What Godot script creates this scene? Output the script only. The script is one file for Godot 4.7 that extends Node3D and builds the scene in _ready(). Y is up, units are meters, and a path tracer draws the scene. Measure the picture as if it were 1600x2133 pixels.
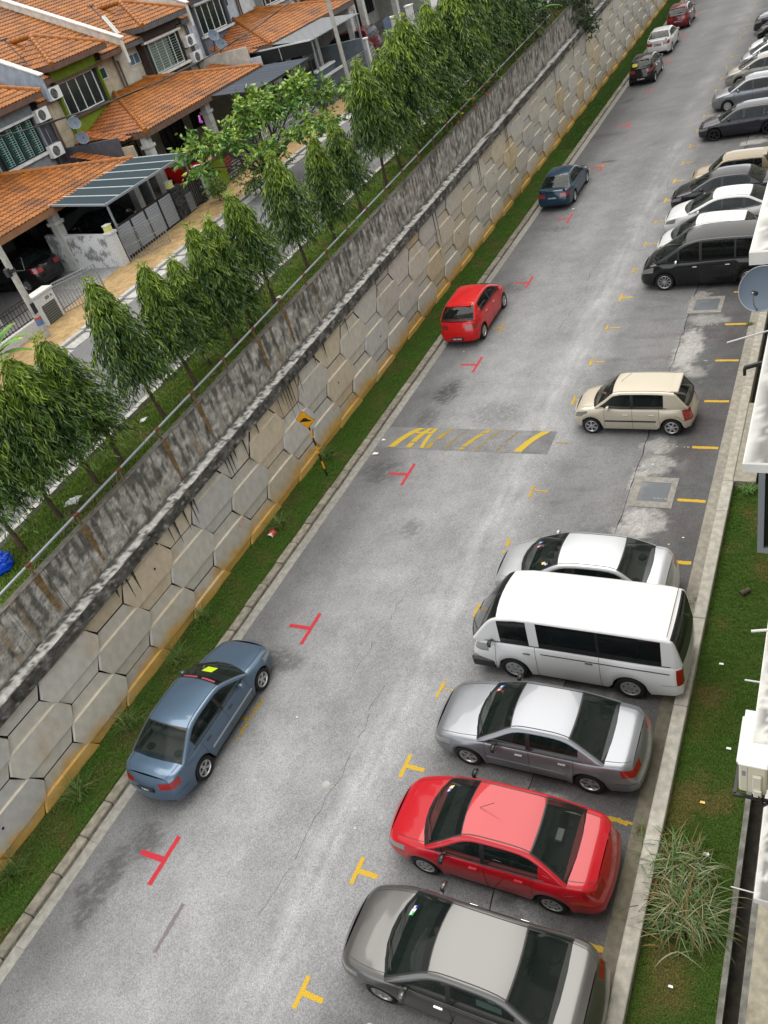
extends Node3D

# ---------------------------------------------------------------- geometry collector
class Geo:
	var v := PackedVector3Array()
	var n := PackedVector3Array()
	var c := PackedColorArray()
	var t := PackedVector2Array()
	var col := Color(1, 1, 1)

	func tri(a: Vector3, b: Vector3, d: Vector3, na := Vector3.ZERO, nb := Vector3.ZERO, nd := Vector3.ZERO) -> void:
		# counterclockwise seen from outside
		var f := (b - a).cross(d - a)
		if f.length_squared() < 1e-14:
			return
		f = f.normalized()
		v.append(a); v.append(d); v.append(b)
		n.append(f if na == Vector3.ZERO else na); n.append(f if nd == Vector3.ZERO else nd); n.append(f if nb == Vector3.ZERO else nb)
		for i in 3:
			c.append(col)
			t.append(Vector2.ZERO)

	func quad(a: Vector3, b: Vector3, d: Vector3, e: Vector3) -> void:
		tri(a, b, d)
		tri(a, d, e)

	func box(lo: Vector3, hi: Vector3, xf := Transform3D.IDENTITY) -> void:
		var p := []
		for i in 8:
			p.append(xf * Vector3(hi.x if i & 1 else lo.x, hi.y if i & 2 else lo.y, hi.z if i & 4 else lo.z))
		quad(p[1], p[3], p[7], p[5]); quad(p[0], p[4], p[6], p[2])
		quad(p[2], p[6], p[7], p[3]); quad(p[0], p[1], p[5], p[4])
		quad(p[4], p[5], p[7], p[6]); quad(p[0], p[2], p[3], p[1])

	func cbox(lo: Vector3, hi: Vector3, k := 0.02, xf := Transform3D.IDENTITY) -> void:
		# chamfered box
		var m := (lo + hi) / 2
		var h := (hi - lo) / 2
		k = minf(k, minf(h.x, minf(h.y, h.z)) * 0.9)
		var f := func(ax: int, sx: float, sy: float, sz: float) -> Vector3:
			var q := Vector3(sx * (h.x - k), sy * (h.y - k), sz * (h.z - k))
			q[ax] += k * ([sx, sy, sz][ax])
			return xf * (m + q)
		for ax in 3:
			for s in [-1.0, 1.0]:
				var q := []
				for uv in [[-1.0, -1.0], [1.0, -1.0], [1.0, 1.0], [-1.0, 1.0]]:
					var a3 := [0.0, 0.0, 0.0]
					a3[ax] = s; a3[(ax + 1) % 3] = uv[0]; a3[(ax + 2) % 3] = uv[1]
					q.append(f.call(ax, a3[0], a3[1], a3[2]))
				if s > 0: quad(q[0], q[1], q[2], q[3])
				else: quad(q[3], q[2], q[1], q[0])
		for ax in 3:
			var b1 := (ax + 1) % 3
			var b2 := (ax + 2) % 3
			for s1 in [-1.0, 1.0]:
				for s2 in [-1.0, 1.0]:
					var q := []
					for e in [[b1, -1.0], [b1, 1.0], [b2, 1.0], [b2, -1.0]]:
						var a3 := [0.0, 0.0, 0.0]
						a3[ax] = e[1]; a3[b1] = s1; a3[b2] = s2
						q.append(f.call(e[0], a3[0], a3[1], a3[2]))
					flipq(q, m, xf)
		for sx in [-1.0, 1.0]:
			for sy in [-1.0, 1.0]:
				for sz in [-1.0, 1.0]:
					var a: Vector3 = f.call(0, sx, sy, sz)
					var b: Vector3 = f.call(1, sx, sy, sz)
					var d: Vector3 = f.call(2, sx, sy, sz)
					if (b - a).cross(d - a).dot(a - xf * m) > 0: tri(a, b, d)
					else: tri(a, d, b)

	func flipq(q: Array, m: Vector3, xf: Transform3D) -> void:
		var nn: Vector3 = (q[1] - q[0]).cross(q[2] - q[0])
		if nn.dot(q[0] - xf * m) > 0: quad(q[0], q[1], q[2], q[3])
		else: quad(q[3], q[2], q[1], q[0])

	func bar(a: Vector3, b: Vector3, w: float, h: float, up := Vector3.UP) -> void:
		var d := b - a
		var l := d.length()
		var z := d / l
		var x := up.cross(z)
		if x.length() < 0.01: x = Vector3.RIGHT.cross(z)
		x = x.normalized()
		var y := z.cross(x)
		box(Vector3(-w / 2, -h / 2, 0), Vector3(w / 2, h / 2, l), Transform3D(Basis(x, y, z), a))

	func tube(path: Array, r: Variant, seg := 8, cap := true) -> void:
		var rows := []
		var nr := []
		var px := Vector3.ZERO
		for i in path.size():
			var d: Vector3 = (path[mini(i + 1, path.size() - 1)] - path[maxi(i - 1, 0)]).normalized()
			if px == Vector3.ZERO:
				px = d.cross(Vector3.UP if absf(d.y) < 0.9 else Vector3.RIGHT).normalized()
			else:
				px = (px - d * px.dot(d)).normalized()
			var py := d.cross(px)
			var rr: float = r[i] if r is Array else r
			var row := []
			var nrow := []
			for k in seg + 1:
				var a := TAU * k / seg
				var o := px * cos(a) + py * sin(a)
				row.append(path[i] + o * rr)
				nrow.append(o)
			rows.append(row); nr.append(nrow)
		for i in rows.size() - 1:
			for k in seg:
				qn(rows[i][k], rows[i][k + 1], rows[i + 1][k + 1], rows[i + 1][k], nr[i][k], nr[i][k + 1], nr[i + 1][k + 1], nr[i + 1][k])
		if cap:
			var e := rows.size() - 1
			for k in range(1, seg - 1):
				tri(rows[0][0], rows[0][k + 1], rows[0][k])
				tri(rows[e][0], rows[e][k], rows[e][k + 1])

	func qn(a: Vector3, b: Vector3, d: Vector3, e: Vector3, na: Vector3, nb: Vector3, nd: Vector3, ne: Vector3) -> void:
		tri(a, b, d, na, nb, nd)
		tri(a, d, e, na, nd, ne)

	func lathe(prof: Array, seg: int, xf := Transform3D.IDENTITY) -> void:
		# profile of (r, h) round the local y axis, smooth
		var rows := []
		var nr := []
		for i in prof.size():
			var d: Vector2 = (prof[mini(i + 1, prof.size() - 1)] - prof[maxi(i - 1, 0)]).normalized()
			var row := []
			var nrow := []
			for k in seg + 1:
				var a := TAU * k / seg
				row.append(xf * Vector3(prof[i].x * cos(a), prof[i].y, -prof[i].x * sin(a)))
				nrow.append((xf.basis * Vector3(d.y * cos(a), -d.x, -d.y * sin(a))).normalized())
			rows.append(row); nr.append(nrow)
		for i in rows.size() - 1:
			for k in seg:
				qn(rows[i][k], rows[i][k + 1], rows[i + 1][k + 1], rows[i + 1][k], nr[i][k], nr[i][k + 1], nr[i + 1][k + 1], nr[i + 1][k])

	func poly(pts: PackedVector2Array, f: Callable) -> void:
		# flat polygon through f(Vector2) -> Vector3, either winding; normal follows counterclockwise points
		var p := pts
		if Geometry2D.is_polygon_clockwise(p):
			p = p.duplicate(); p.reverse()
		var ix := Geometry2D.triangulate_polygon(p)
		for i in range(0, ix.size(), 3):
			var a := p[ix[i]]
			var b := p[ix[i + 1]]
			var d := p[ix[i + 2]]
			if (b - a).cross(d - a) > 0: tri(f.call(a), f.call(b), f.call(d))
			else: tri(f.call(a), f.call(d), f.call(b))

	func prism(pts: PackedVector2Array, f: Callable, d0: float, d1: float) -> void:
		# f(Vector3(x, y, depth)) ; front at d1
		var p := pts
		if Geometry2D.is_polygon_clockwise(p):
			p = p.duplicate(); p.reverse()
		poly(p, func(q): return f.call(Vector3(q.x, q.y, d1)))
		for i in p.size():
			var a := p[i]
			var b := p[(i + 1) % p.size()]
			quad(f.call(Vector3(a.x, a.y, d0)), f.call(Vector3(b.x, b.y, d0)), f.call(Vector3(b.x, b.y, d1)), f.call(Vector3(a.x, a.y, d1)))

	func grid(P: Array, C = null) -> void:
		# smooth sheet; normal = (next column) x (next row)
		var nr := P.size()
		var nc: int = P[0].size()
		var N := []
		for i in nr:
			var row := []
			for j in nc:
				var a: Vector3 = P[i][mini(j + 1, nc - 1)] - P[i][maxi(j - 1, 0)]
				var b: Vector3 = P[mini(i + 1, nr - 1)][j] - P[maxi(i - 1, 0)][j]
				row.append(a.cross(b).normalized())
			N.append(row)
		for i in nr - 1:
			for j in nc - 1:
				var k := v.size()
				qn(P[i][j], P[i][j + 1], P[i + 1][j + 1], P[i + 1][j], N[i][j], N[i][j + 1], N[i + 1][j + 1], N[i + 1][j])
				if C != null and v.size() == k + 6:
					c[k] = C[i][j]; c[k + 1] = C[i + 1][j + 1]; c[k + 2] = C[i][j + 1]
					c[k + 3] = C[i][j]; c[k + 4] = C[i + 1][j]; c[k + 5] = C[i + 1][j + 1]

	func mesh(m: Material) -> ArrayMesh:
		var a := []
		a.resize(Mesh.ARRAY_MAX)
		a[Mesh.ARRAY_VERTEX] = v
		a[Mesh.ARRAY_NORMAL] = n
		a[Mesh.ARRAY_COLOR] = c
		a[Mesh.ARRAY_TEX_UV] = t
		var am := ArrayMesh.new()
		am.add_surface_from_arrays(Mesh.PRIMITIVE_TRIANGLES, a)
		am.surface_set_material(0, m)
		return am

# ---------------------------------------------------------------- names, tags
var R := RandomNumberGenerator.new()
var M := {}
var used := {}
var NZ := FastNoiseLite.new()
var NF := FastNoiseLite.new()

func numbered(called: String, parent: Node) -> String:
	var k := str(parent.get_instance_id()) + called
	var i: int = used.get(k, 0)
	used[k] = i + 1
	return called if i == 0 else "%s_%03d" % [called, i]

func put(g: Geo, called: String, m: Variant, parent: Node = self) -> MeshInstance3D:
	var o := MeshInstance3D.new()
	o.mesh = g.mesh(M[m] if m is String else m)
	o.name = numbered(called, parent)
	parent.add_child(o, true)
	return o

func share(me: Mesh, called: String, parent: Node, at := Transform3D.IDENTITY) -> MeshInstance3D:
	var o := MeshInstance3D.new()
	o.mesh = me
	o.transform = at
	o.name = numbered(called, parent)
	parent.add_child(o, true)
	return o

func tag(o: Node, label: String, category: String, group := "") -> Node:
	o.set_meta("label", label)
	o.set_meta("category", category)
	if group != "": o.set_meta("group", group)
	return o

func thing(called: String, label: String, category: String, at := Vector3.ZERO, turn := 0.0, group := "") -> Node3D:
	var o := Node3D.new()
	o.name = numbered(called, self)
	add_child(o, true)
	o.position = at
	o.rotation.y = turn
	tag(o, label, category, group)
	return o

func struct(g: Geo, called: String, m: Variant, parent: Node = self) -> MeshInstance3D:
	var o := put(g, called, m, parent)
	o.set_meta("kind", "structure")
	return o

func stuff(o: Node, label := "", category := "") -> Node:
	o.set_meta("kind", "stuff")
	if label != "":
		o.set_meta("label", label)
		o.set_meta("category", category)
	return o

func copies(called: String, me: Mesh, at: Array, cols: Array, parent: Node = self) -> MultiMeshInstance3D:
	var mm := MultiMesh.new()
	mm.transform_format = MultiMesh.TRANSFORM_3D
	mm.use_colors = true
	mm.mesh = me
	mm.instance_count = at.size()
	for i in at.size():
		mm.set_instance_transform(i, at[i])
		mm.set_instance_color(i, cols[i])
	var o := MultiMeshInstance3D.new()
	o.multimesh = mm
	o.name = numbered(called, parent)
	parent.add_child(o, true)
	o.set_meta("kind", "stuff")
	return o

func ss(a: float, b: float, x: float) -> float:
	return smoothstep(a, b, x)

func nz(x: float, y: float, f := 1.0) -> float:
	return NZ.get_noise_2d(x * f, y * f)

func jit(c: Color, k: float) -> Color:
	var f := 1.0 + R.randf_range(-k, k)
	return Color(c.r * f, c.g * f, c.b * f)

func srgb(r: float, g: float, b: float) -> Color:
	return Color(r / 255.0, g / 255.0, b / 255.0).srgb_to_linear()

# ground of the upper street rises gently away from the camera
func up(z: float) -> float: return 4.5 - 0.027 * z
func wall_top(z: float) -> float: return 4.64 - 0.0285 * z
func ledge_y(z: float) -> float: return 2.87 - 0.0262 * z

# ---------------------------------------------------------------- textures and materials
func detail(size: int, freq: float, lo: float, hi: float, oct := 4, sd := 1, tint := Color(1, 1, 1), kind := FastNoiseLite.TYPE_SIMPLEX_SMOOTH, gam := 1.0) -> ImageTexture:
	var f := FastNoiseLite.new()
	f.seed = sd; f.noise_type = kind; f.frequency = freq; f.fractal_octaves = oct
	var im := f.get_seamless_image(size, size)
	im.convert(Image.FORMAT_L8)
	var d := im.get_data()
	var o := PackedByteArray()
	o.resize(d.size() * 3)
	for i in d.size():
		var q := lerpf(lo, hi, pow(d[i] / 255.0, gam)) * 255.0
		o[i * 3] = int(q * tint.r); o[i * 3 + 1] = int(q * tint.g); o[i * 3 + 2] = int(q * tint.b)
	var r := Image.create_from_data(size, size, false, Image.FORMAT_RGB8, o)
	return ImageTexture.create_from_image(r)

func bump(size: int, freq: float, strength: float, oct := 4, sd := 1) -> ImageTexture:
	var f := FastNoiseLite.new()
	f.seed = sd; f.frequency = freq; f.fractal_octaves = oct
	var im := f.get_seamless_image(size, size)
	im.convert(Image.FORMAT_RGBA8)
	im.bump_map_to_normal_map(strength)
	return ImageTexture.create_from_image(im)

func vmat(called: String, rough: float, tex: Texture2D = null, sc := Vector3.ONE, nrm: Texture2D = null, nscale := 1.0, spec := 0.5) -> StandardMaterial3D:
	var m := StandardMaterial3D.new()
	m.resource_name = called
	m.vertex_color_use_as_albedo = true
	m.roughness = rough
	m.metallic_specular = spec
	if tex or nrm:
		m.uv1_triplanar = true
		m.uv1_world_triplanar = true
		m.uv1_scale = sc
		m.uv1_triplanar_sharpness = 4.0
	if tex: m.albedo_texture = tex
	if nrm:
		m.normal_enabled = true
		m.normal_texture = nrm
		m.normal_scale = nscale
	M[called] = m
	return m

func flat(called: String, c: Color, rough := 0.5, metal := 0.0, spec := 0.5) -> StandardMaterial3D:
	var m := StandardMaterial3D.new()
	m.resource_name = called
	m.albedo_color = c.linear_to_srgb()
	m.roughness = rough
	m.metallic = metal
	m.metallic_specular = spec
	M[called] = m
	return m

func glass(called: String, c: Color, alpha: float) -> StandardMaterial3D:
	var m := flat(called, c, 0.04, 0.0, 0.34)
	m.transparency = BaseMaterial3D.TRANSPARENCY_ALPHA
	m.albedo_color.a = alpha
	return m

func paint(called: String, c: Color, metal := 0.35, rough := 0.32) -> StandardMaterial3D:
	var m := flat(called, c, rough, metal, 0.3)
	m.clearcoat_enabled = true
	m.clearcoat = 0.7
	m.clearcoat_roughness = 0.04
	return m

func make_materials() -> void:
	NZ.seed = 7; NZ.frequency = 1.0; NZ.fractal_octaves = 4; NZ.noise_type = FastNoiseLite.TYPE_SIMPLEX_SMOOTH
	NF.seed = 21; NF.frequency = 1.0; NF.fractal_octaves = 2; NF.noise_type = FastNoiseLite.TYPE_SIMPLEX_SMOOTH
	var grain := detail(1024, 0.16, 0.58, 1.0, 3, 3, Color(1, 1, 1), FastNoiseLite.TYPE_VALUE, 0.75)
	vmat("asphalt", 0.82, grain, Vector3.ONE * 0.38, bump(1024, 0.14, 5.0, 3, 4), 0.6, 0.4)
	var con := detail(512, 0.02, 0.80, 1.0, 6, 5)
	var conb := bump(512, 0.08, 2.0, 4, 6)
	vmat("concrete", 0.85, con, Vector3.ONE * 0.45, conb, 0.5, 0.35)
	vmat("old_concrete", 0.92, detail(1024, 0.012, 0.68, 1.0, 7, 8), Vector3(0.3, 0.3, 0.3), bump(512, 0.06, 4.0, 5, 9), 0.7, 0.3)
	vmat("panel", 0.8, detail(512, 0.012, 0.90, 1.0, 6, 11), Vector3(0.5, 0.35, 0.5), conb, 0.25, 0.35)
	vmat("plaster", 0.85, detail(512, 0.01, 0.84, 1.0, 5, 12), Vector3.ONE * 0.4, null, 1.0, 0.35)
	vmat("tile", 0.6, detail(512, 0.03, 0.6, 1.0, 6, 13), Vector3.ONE * 0.9, null, 1.0, 0.4)
	vmat("soil", 0.95, detail(512, 0.05, 0.5, 1.0, 5, 14), Vector3.ONE * 0.7, bump(512, 0.1, 6.0, 4, 15), 1.0, 0.2)
	vmat("road_paint", 0.7, detail(512, 0.09, 0.42, 1.0, 4, 16), Vector3.ONE * 1.2, bump(512, 0.15, 3.0, 3, 4), 0.6, 0.4)
	vmat("worn_white", 0.75, detail(512, 0.035, 0.35, 1.0, 5, 31, Color(1, 1, 1), FastNoiseLite.TYPE_SIMPLEX_SMOOTH, 0.35), Vector3.ONE * 1.1, null, 1.0, 0.4)
	vmat("metalwork", 0.45, null, Vector3.ONE, null, 1.0, 0.5)
	vmat("matt_sheet", 0.85, null, Vector3.ONE, null, 1.0, 0.15)
	vmat("gloss", 0.25, null, Vector3.ONE, null, 1.0, 0.5)
	vmat("bark", 0.9, detail(256, 0.06, 0.5, 1.0, 4, 17), Vector3(2, 0.7, 2), null, 1.0, 0.2)
	var lf := vmat("leaf", 0.42, null, Vector3.ONE, null, 1.0, 0.45)
	lf.backlight_enabled = true
	lf.backlight = Color(0.10, 0.16, 0.03)
	var gb := vmat("blade", 0.6, null, Vector3.ONE, null, 1.0, 0.3)
	gb.backlight_enabled = true
	gb.backlight = Color(0.10, 0.14, 0.03)
	flat("rubber", Color(0.012, 0.012, 0.013), 0.75, 0.0, 0.4)
	flat("trim", Color(0.012, 0.012, 0.013), 0.35)
	flat("void", Color(0.006, 0.006, 0.006), 0.9, 0.0, 0.2)
	flat("seam", Color(0.01, 0.01, 0.011), 0.6)
	flat("alloy", Color(0.55, 0.55, 0.56), 0.3, 0.85)
	flat("dark_alloy", Color(0.03, 0.03, 0.032), 0.3, 0.6)
	flat("hubcap", Color(0.42, 0.43, 0.44), 0.4, 0.5)
	flat("chrome", Color(0.75, 0.75, 0.76), 0.12, 1.0)
	flat("lamp", Color(0.30, 0.32, 0.33), 0.08, 0.6, 0.8)
	flat("tail", Color(0.24, 0.005, 0.006), 0.12, 0.0, 0.7)
	flat("amber", Color(0.75, 0.12, 0.02), 0.2)
	flat("plate", Color(0.008, 0.008, 0.008), 0.4)
	flat("plate_text", Color(0.75, 0.75, 0.75), 0.5)
	flat("seat_dark", Color(0.035, 0.035, 0.037), 0.9)
	flat("seat_grey", Color(0.17, 0.18, 0.17), 0.9)
	flat("rust", Color(0.12, 0.035, 0.02), 0.85)
	flat("galv", Color(0.24, 0.26, 0.29), 0.45, 0.3)
	flat("white_paint", Color(0.50, 0.51, 0.50), 0.5)
	flat("ac_white", Color(0.58, 0.59, 0.58), 0.5)
	flat("ac_cream", Color(0.55, 0.52, 0.41), 0.5)
	flat("black_iron", Color(0.02, 0.02, 0.022), 0.4, 0.3)
	flat("window_dark", Color(0.008, 0.012, 0.012), 0.08, 0.0, 0.6)
	flat("window_green", Color(0.012, 0.045, 0.04), 0.1, 0.0, 0.6)
	flat("window_blue", Color(0.08, 0.13, 0.18), 0.1, 0.0, 0.6)
	flat("brown", Color(0.075, 0.045, 0.035), 0.6)
	flat("grey_brown", Color(0.16, 0.11, 0.085), 0.6)
	flat("dish", Color(0.075, 0.10, 0.135), 0.6, 0.1)
	flat("sign_yellow", srgb(226, 158, 20), 0.4)
	flat("blue_plastic", Color(0.005, 0.07, 0.62), 0.25)
	glass("car_glass", Color(0.008, 0.014, 0.012), 0.64)
	glass("tint_glass", Color(0.006, 0.008, 0.008), 0.86)

# ---------------------------------------------------------------- road, verges, markings
func asphalt_tone(x: float, z: float) -> Color:
	var b := 0.325
	b *= 1.0 + 0.2 * nz(x, z, 0.25) + 0.16 * nz(x + 40, z, 1.1) + 0.10 * NF.get_noise_2d(x * 5.0, z * 5.0)
	# pale dusty streaks that tyres leave along the lane edge
	b *= 1.0 + 0.42 * exp(-pow((x + 0.75 + 0.25 * nz(3, z, 0.2)) / 0.55, 2)) * (0.65 + 0.9 * nz(x * 3.0, z * 0.35))
	b *= 1.0 + 0.16 * exp(-pow((x + 2.9) / 0.9, 2))
	# asphalt tone darkens towards the far end
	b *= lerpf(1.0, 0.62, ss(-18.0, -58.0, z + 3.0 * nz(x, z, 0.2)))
	# parked side by the wall
	b *= lerpf(1.0, 0.66, ss(-4.3, -5.7, x + 0.35 * nz(x, z, 0.5)))
	# bays
	b *= lerpf(1.0, 0.72, ss(-0.1, 0.9, x + 0.4 * nz(x + 9, z, 0.7)))
	# lanes between the cars where tyres turn in
	b *= 1.0 - 0.16 * ss(0.2, 0.7, x) * ss(0.15, 0.6, nz(x * 0.25, z * 1.3 + 30))
	# newer strip along the kerb with damp edges
	var seam := 2.72 + 0.05 * nz(1, z, 0.9)
	if x > seam:
		b *= 0.5
		var wet := exp(-maxf(0.0, x - seam) / 0.55) * ss(-0.25, 0.25, nz(x * 0.8 + 60, z * 0.8))
		wet = maxf(wet, 0.8 * ss(0.1, 0.4, nz(x * 0.9 + 5, z * 0.5 + 14)) * ss(4.4, 3.2, x))
		b *= 1.0 + 2.6 * wet * (0.6 + 0.5 * nz(x + 3, z, 3.0))
	var cc := Color(b * 0.985, b, b * 1.03)
	if x > 1.0:
		var rd := ss(0.0, 0.5, nz(x + 80, z, 0.3)) * ss(1.0, 2.8, x)
		cc = cc * Color(1.0, 1.0 - 0.09 * rd, 1.0 - 0.08 * rd)
	for sp in PALE:
		var dx: float = (x - sp[0]) / sp[2]
		var dz: float = (z - sp[1]) / sp[3]
		var q := dx * dx + dz * dz
		if q < 2.2 and x > 2.45:
			var e = ss(1.5, 0.5, q + 0.9 * nz(x * 1.3 + 17.0, z * 1.3, 1.2) + 0.6 * NF.get_noise_2d(x * 7.0, z * 7.0)) * sp[4]
			cc = cc.lerp(Color(0.58, 0.57, 0.55), e * (0.75 + 0.3 * NF.get_noise_2d(x * 11.0, z * 11.0)))
	# oil and drip spots
	var k := 0.0
	for sp in OIL:
		var dx: float = (x - sp[0]) / sp[2]
		var dz: float = (z - sp[1]) / sp[3]
		var q := dx * dx + dz * dz
		if q < 1.6:
			k = maxf(k, sp[4] * ss(1.5, 0.2, q) * ss(-0.35, 0.3, NF.get_noise_2d(x * 6.0, z * 6.0) + 0.4 - q * 0.5))
	cc = cc * (1.0 - 0.62 * k)
	return Color(cc.r, cc.g, cc.b)

const PALE = [[3.05, -22.4, 0.42, 1.3, 0.9], [3.3, -20.9, 0.5, 0.35, 0.5], [3.3, -13.4, 0.55, 0.55, 0.85], [2.95, -12.8, 0.4, 0.5, 0.8], [3.2, -15.9, 0.5, 0.5, 0.7], [2.85, -15.1, 0.22, 0.7, 0.8], [3.1, -16.8, 0.45, 0.35, 0.75], [2.9, -26.0, 0.35, 0.5, 0.7], [3.4, -24.4, 0.7, 0.35, 0.5], [3.1, -4.75, 0.8, 0.22, 0.7], [2.9, -2.1, 0.7, 0.22, 0.5], [3.6, -11.9, 0.5, 0.3, 0.4], [2.9, -42.6, 0.9, 0.3, 0.8], [2.4, -38.9, 1.2, 0.3, 0.7], [2.4, -40.2, 1.2, 0.25, 0.6]]
const LEDGE_BIAS = [0.0, 0.14, 0.24, 0.1, -0.25]
const OIL = [[-4.75, -19.6, 0.55, 0.9, 1.0], [-4.9, -18.0, 0.5, 0.8, 0.6], [-2.6, -18.4, 1.0, 0.8, 0.45], [-5.3, -14.9, 0.9, 0.8, 0.55], [-4.6, -6.9, 0.8, 0.45, 0.8],
	[-5.35, -0.5, 0.4, 1.1, 0.75], [-5.75, -0.2, 0.2, 0.2, 0.8], [-5.0, -1.6, 0.45, 0.5, 0.7], [-3.1, -12.3, 0.35, 0.5, 0.6], [-4.6, -33.8, 0.9, 0.35, 0.5], [-4.1, -42.5, 0.55, 0.22, 0.9],
	[-5.2, -47.0, 1.2, 0.5, 0.5], [-5.0, -53.5, 1.0, 0.6, 0.5], [1.3, -20.3, 0.55, 0.35, 1.0], [-4.9, -27.8, 0.9, 0.6, 0.5], [1.6, -2.0, 1.0, 0.5, 0.5], [2.2, -4.6, 1.4, 0.5, 0.5], [2.4, -12.6, 0.9, 0.6, 0.4]]

func sheet(x0: float, x1: float, z0: float, z1: float, st: float, y: Callable, tone: Callable) -> Geo:
	# horizontal grid, z0 > z1
	var g := Geo.new()
	var nx := maxi(1, int(round((x1 - x0) / st)))
	var nzz := maxi(1, int(round((z0 - z1) / st)))
	var P := []
	var C := []
	for i in nzz + 1:
		var z := lerpf(z0, z1, float(i) / nzz)
		var r := []
		var cr := []
		for j in nx + 1:
			var x := lerpf(x0, x1, float(j) / nx)
			r.append(Vector3(x, y.call(x, z), z)); cr.append(tone.call(x, z))
		P.append(r); C.append(cr)
	g.grid(P, C)
	return g

func mark(g: Geo, pts: Array, y: float, worn := 0.0) -> void:
	# one flat painted shape with a slightly ragged edge; points counterclockwise seen from above or not
	var p := PackedVector2Array()
	for i in pts.size():
		var a: Vector2 = pts[i]
		var b: Vector2 = pts[(i + 1) % pts.size()]
		var m := maxi(1, int(a.distance_to(b) / 0.05))
		for k in m:
			p.append(a.lerp(b, float(k) / m) + Vector2(R.randf_range(-1, 1), R.randf_range(-1, 1)) * (0.004 + 0.012 * worn))
	g.poly(p, func(q): return Vector3(q.x, y, -q.y))

func rect(x0: float, x1: float, z0: float, z1: float) -> Array:
	# in (x, -z)
	return [Vector2(x0, -z0), Vector2(x1, -z0), Vector2(x1, -z1), Vector2(x0, -z1)]

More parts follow.
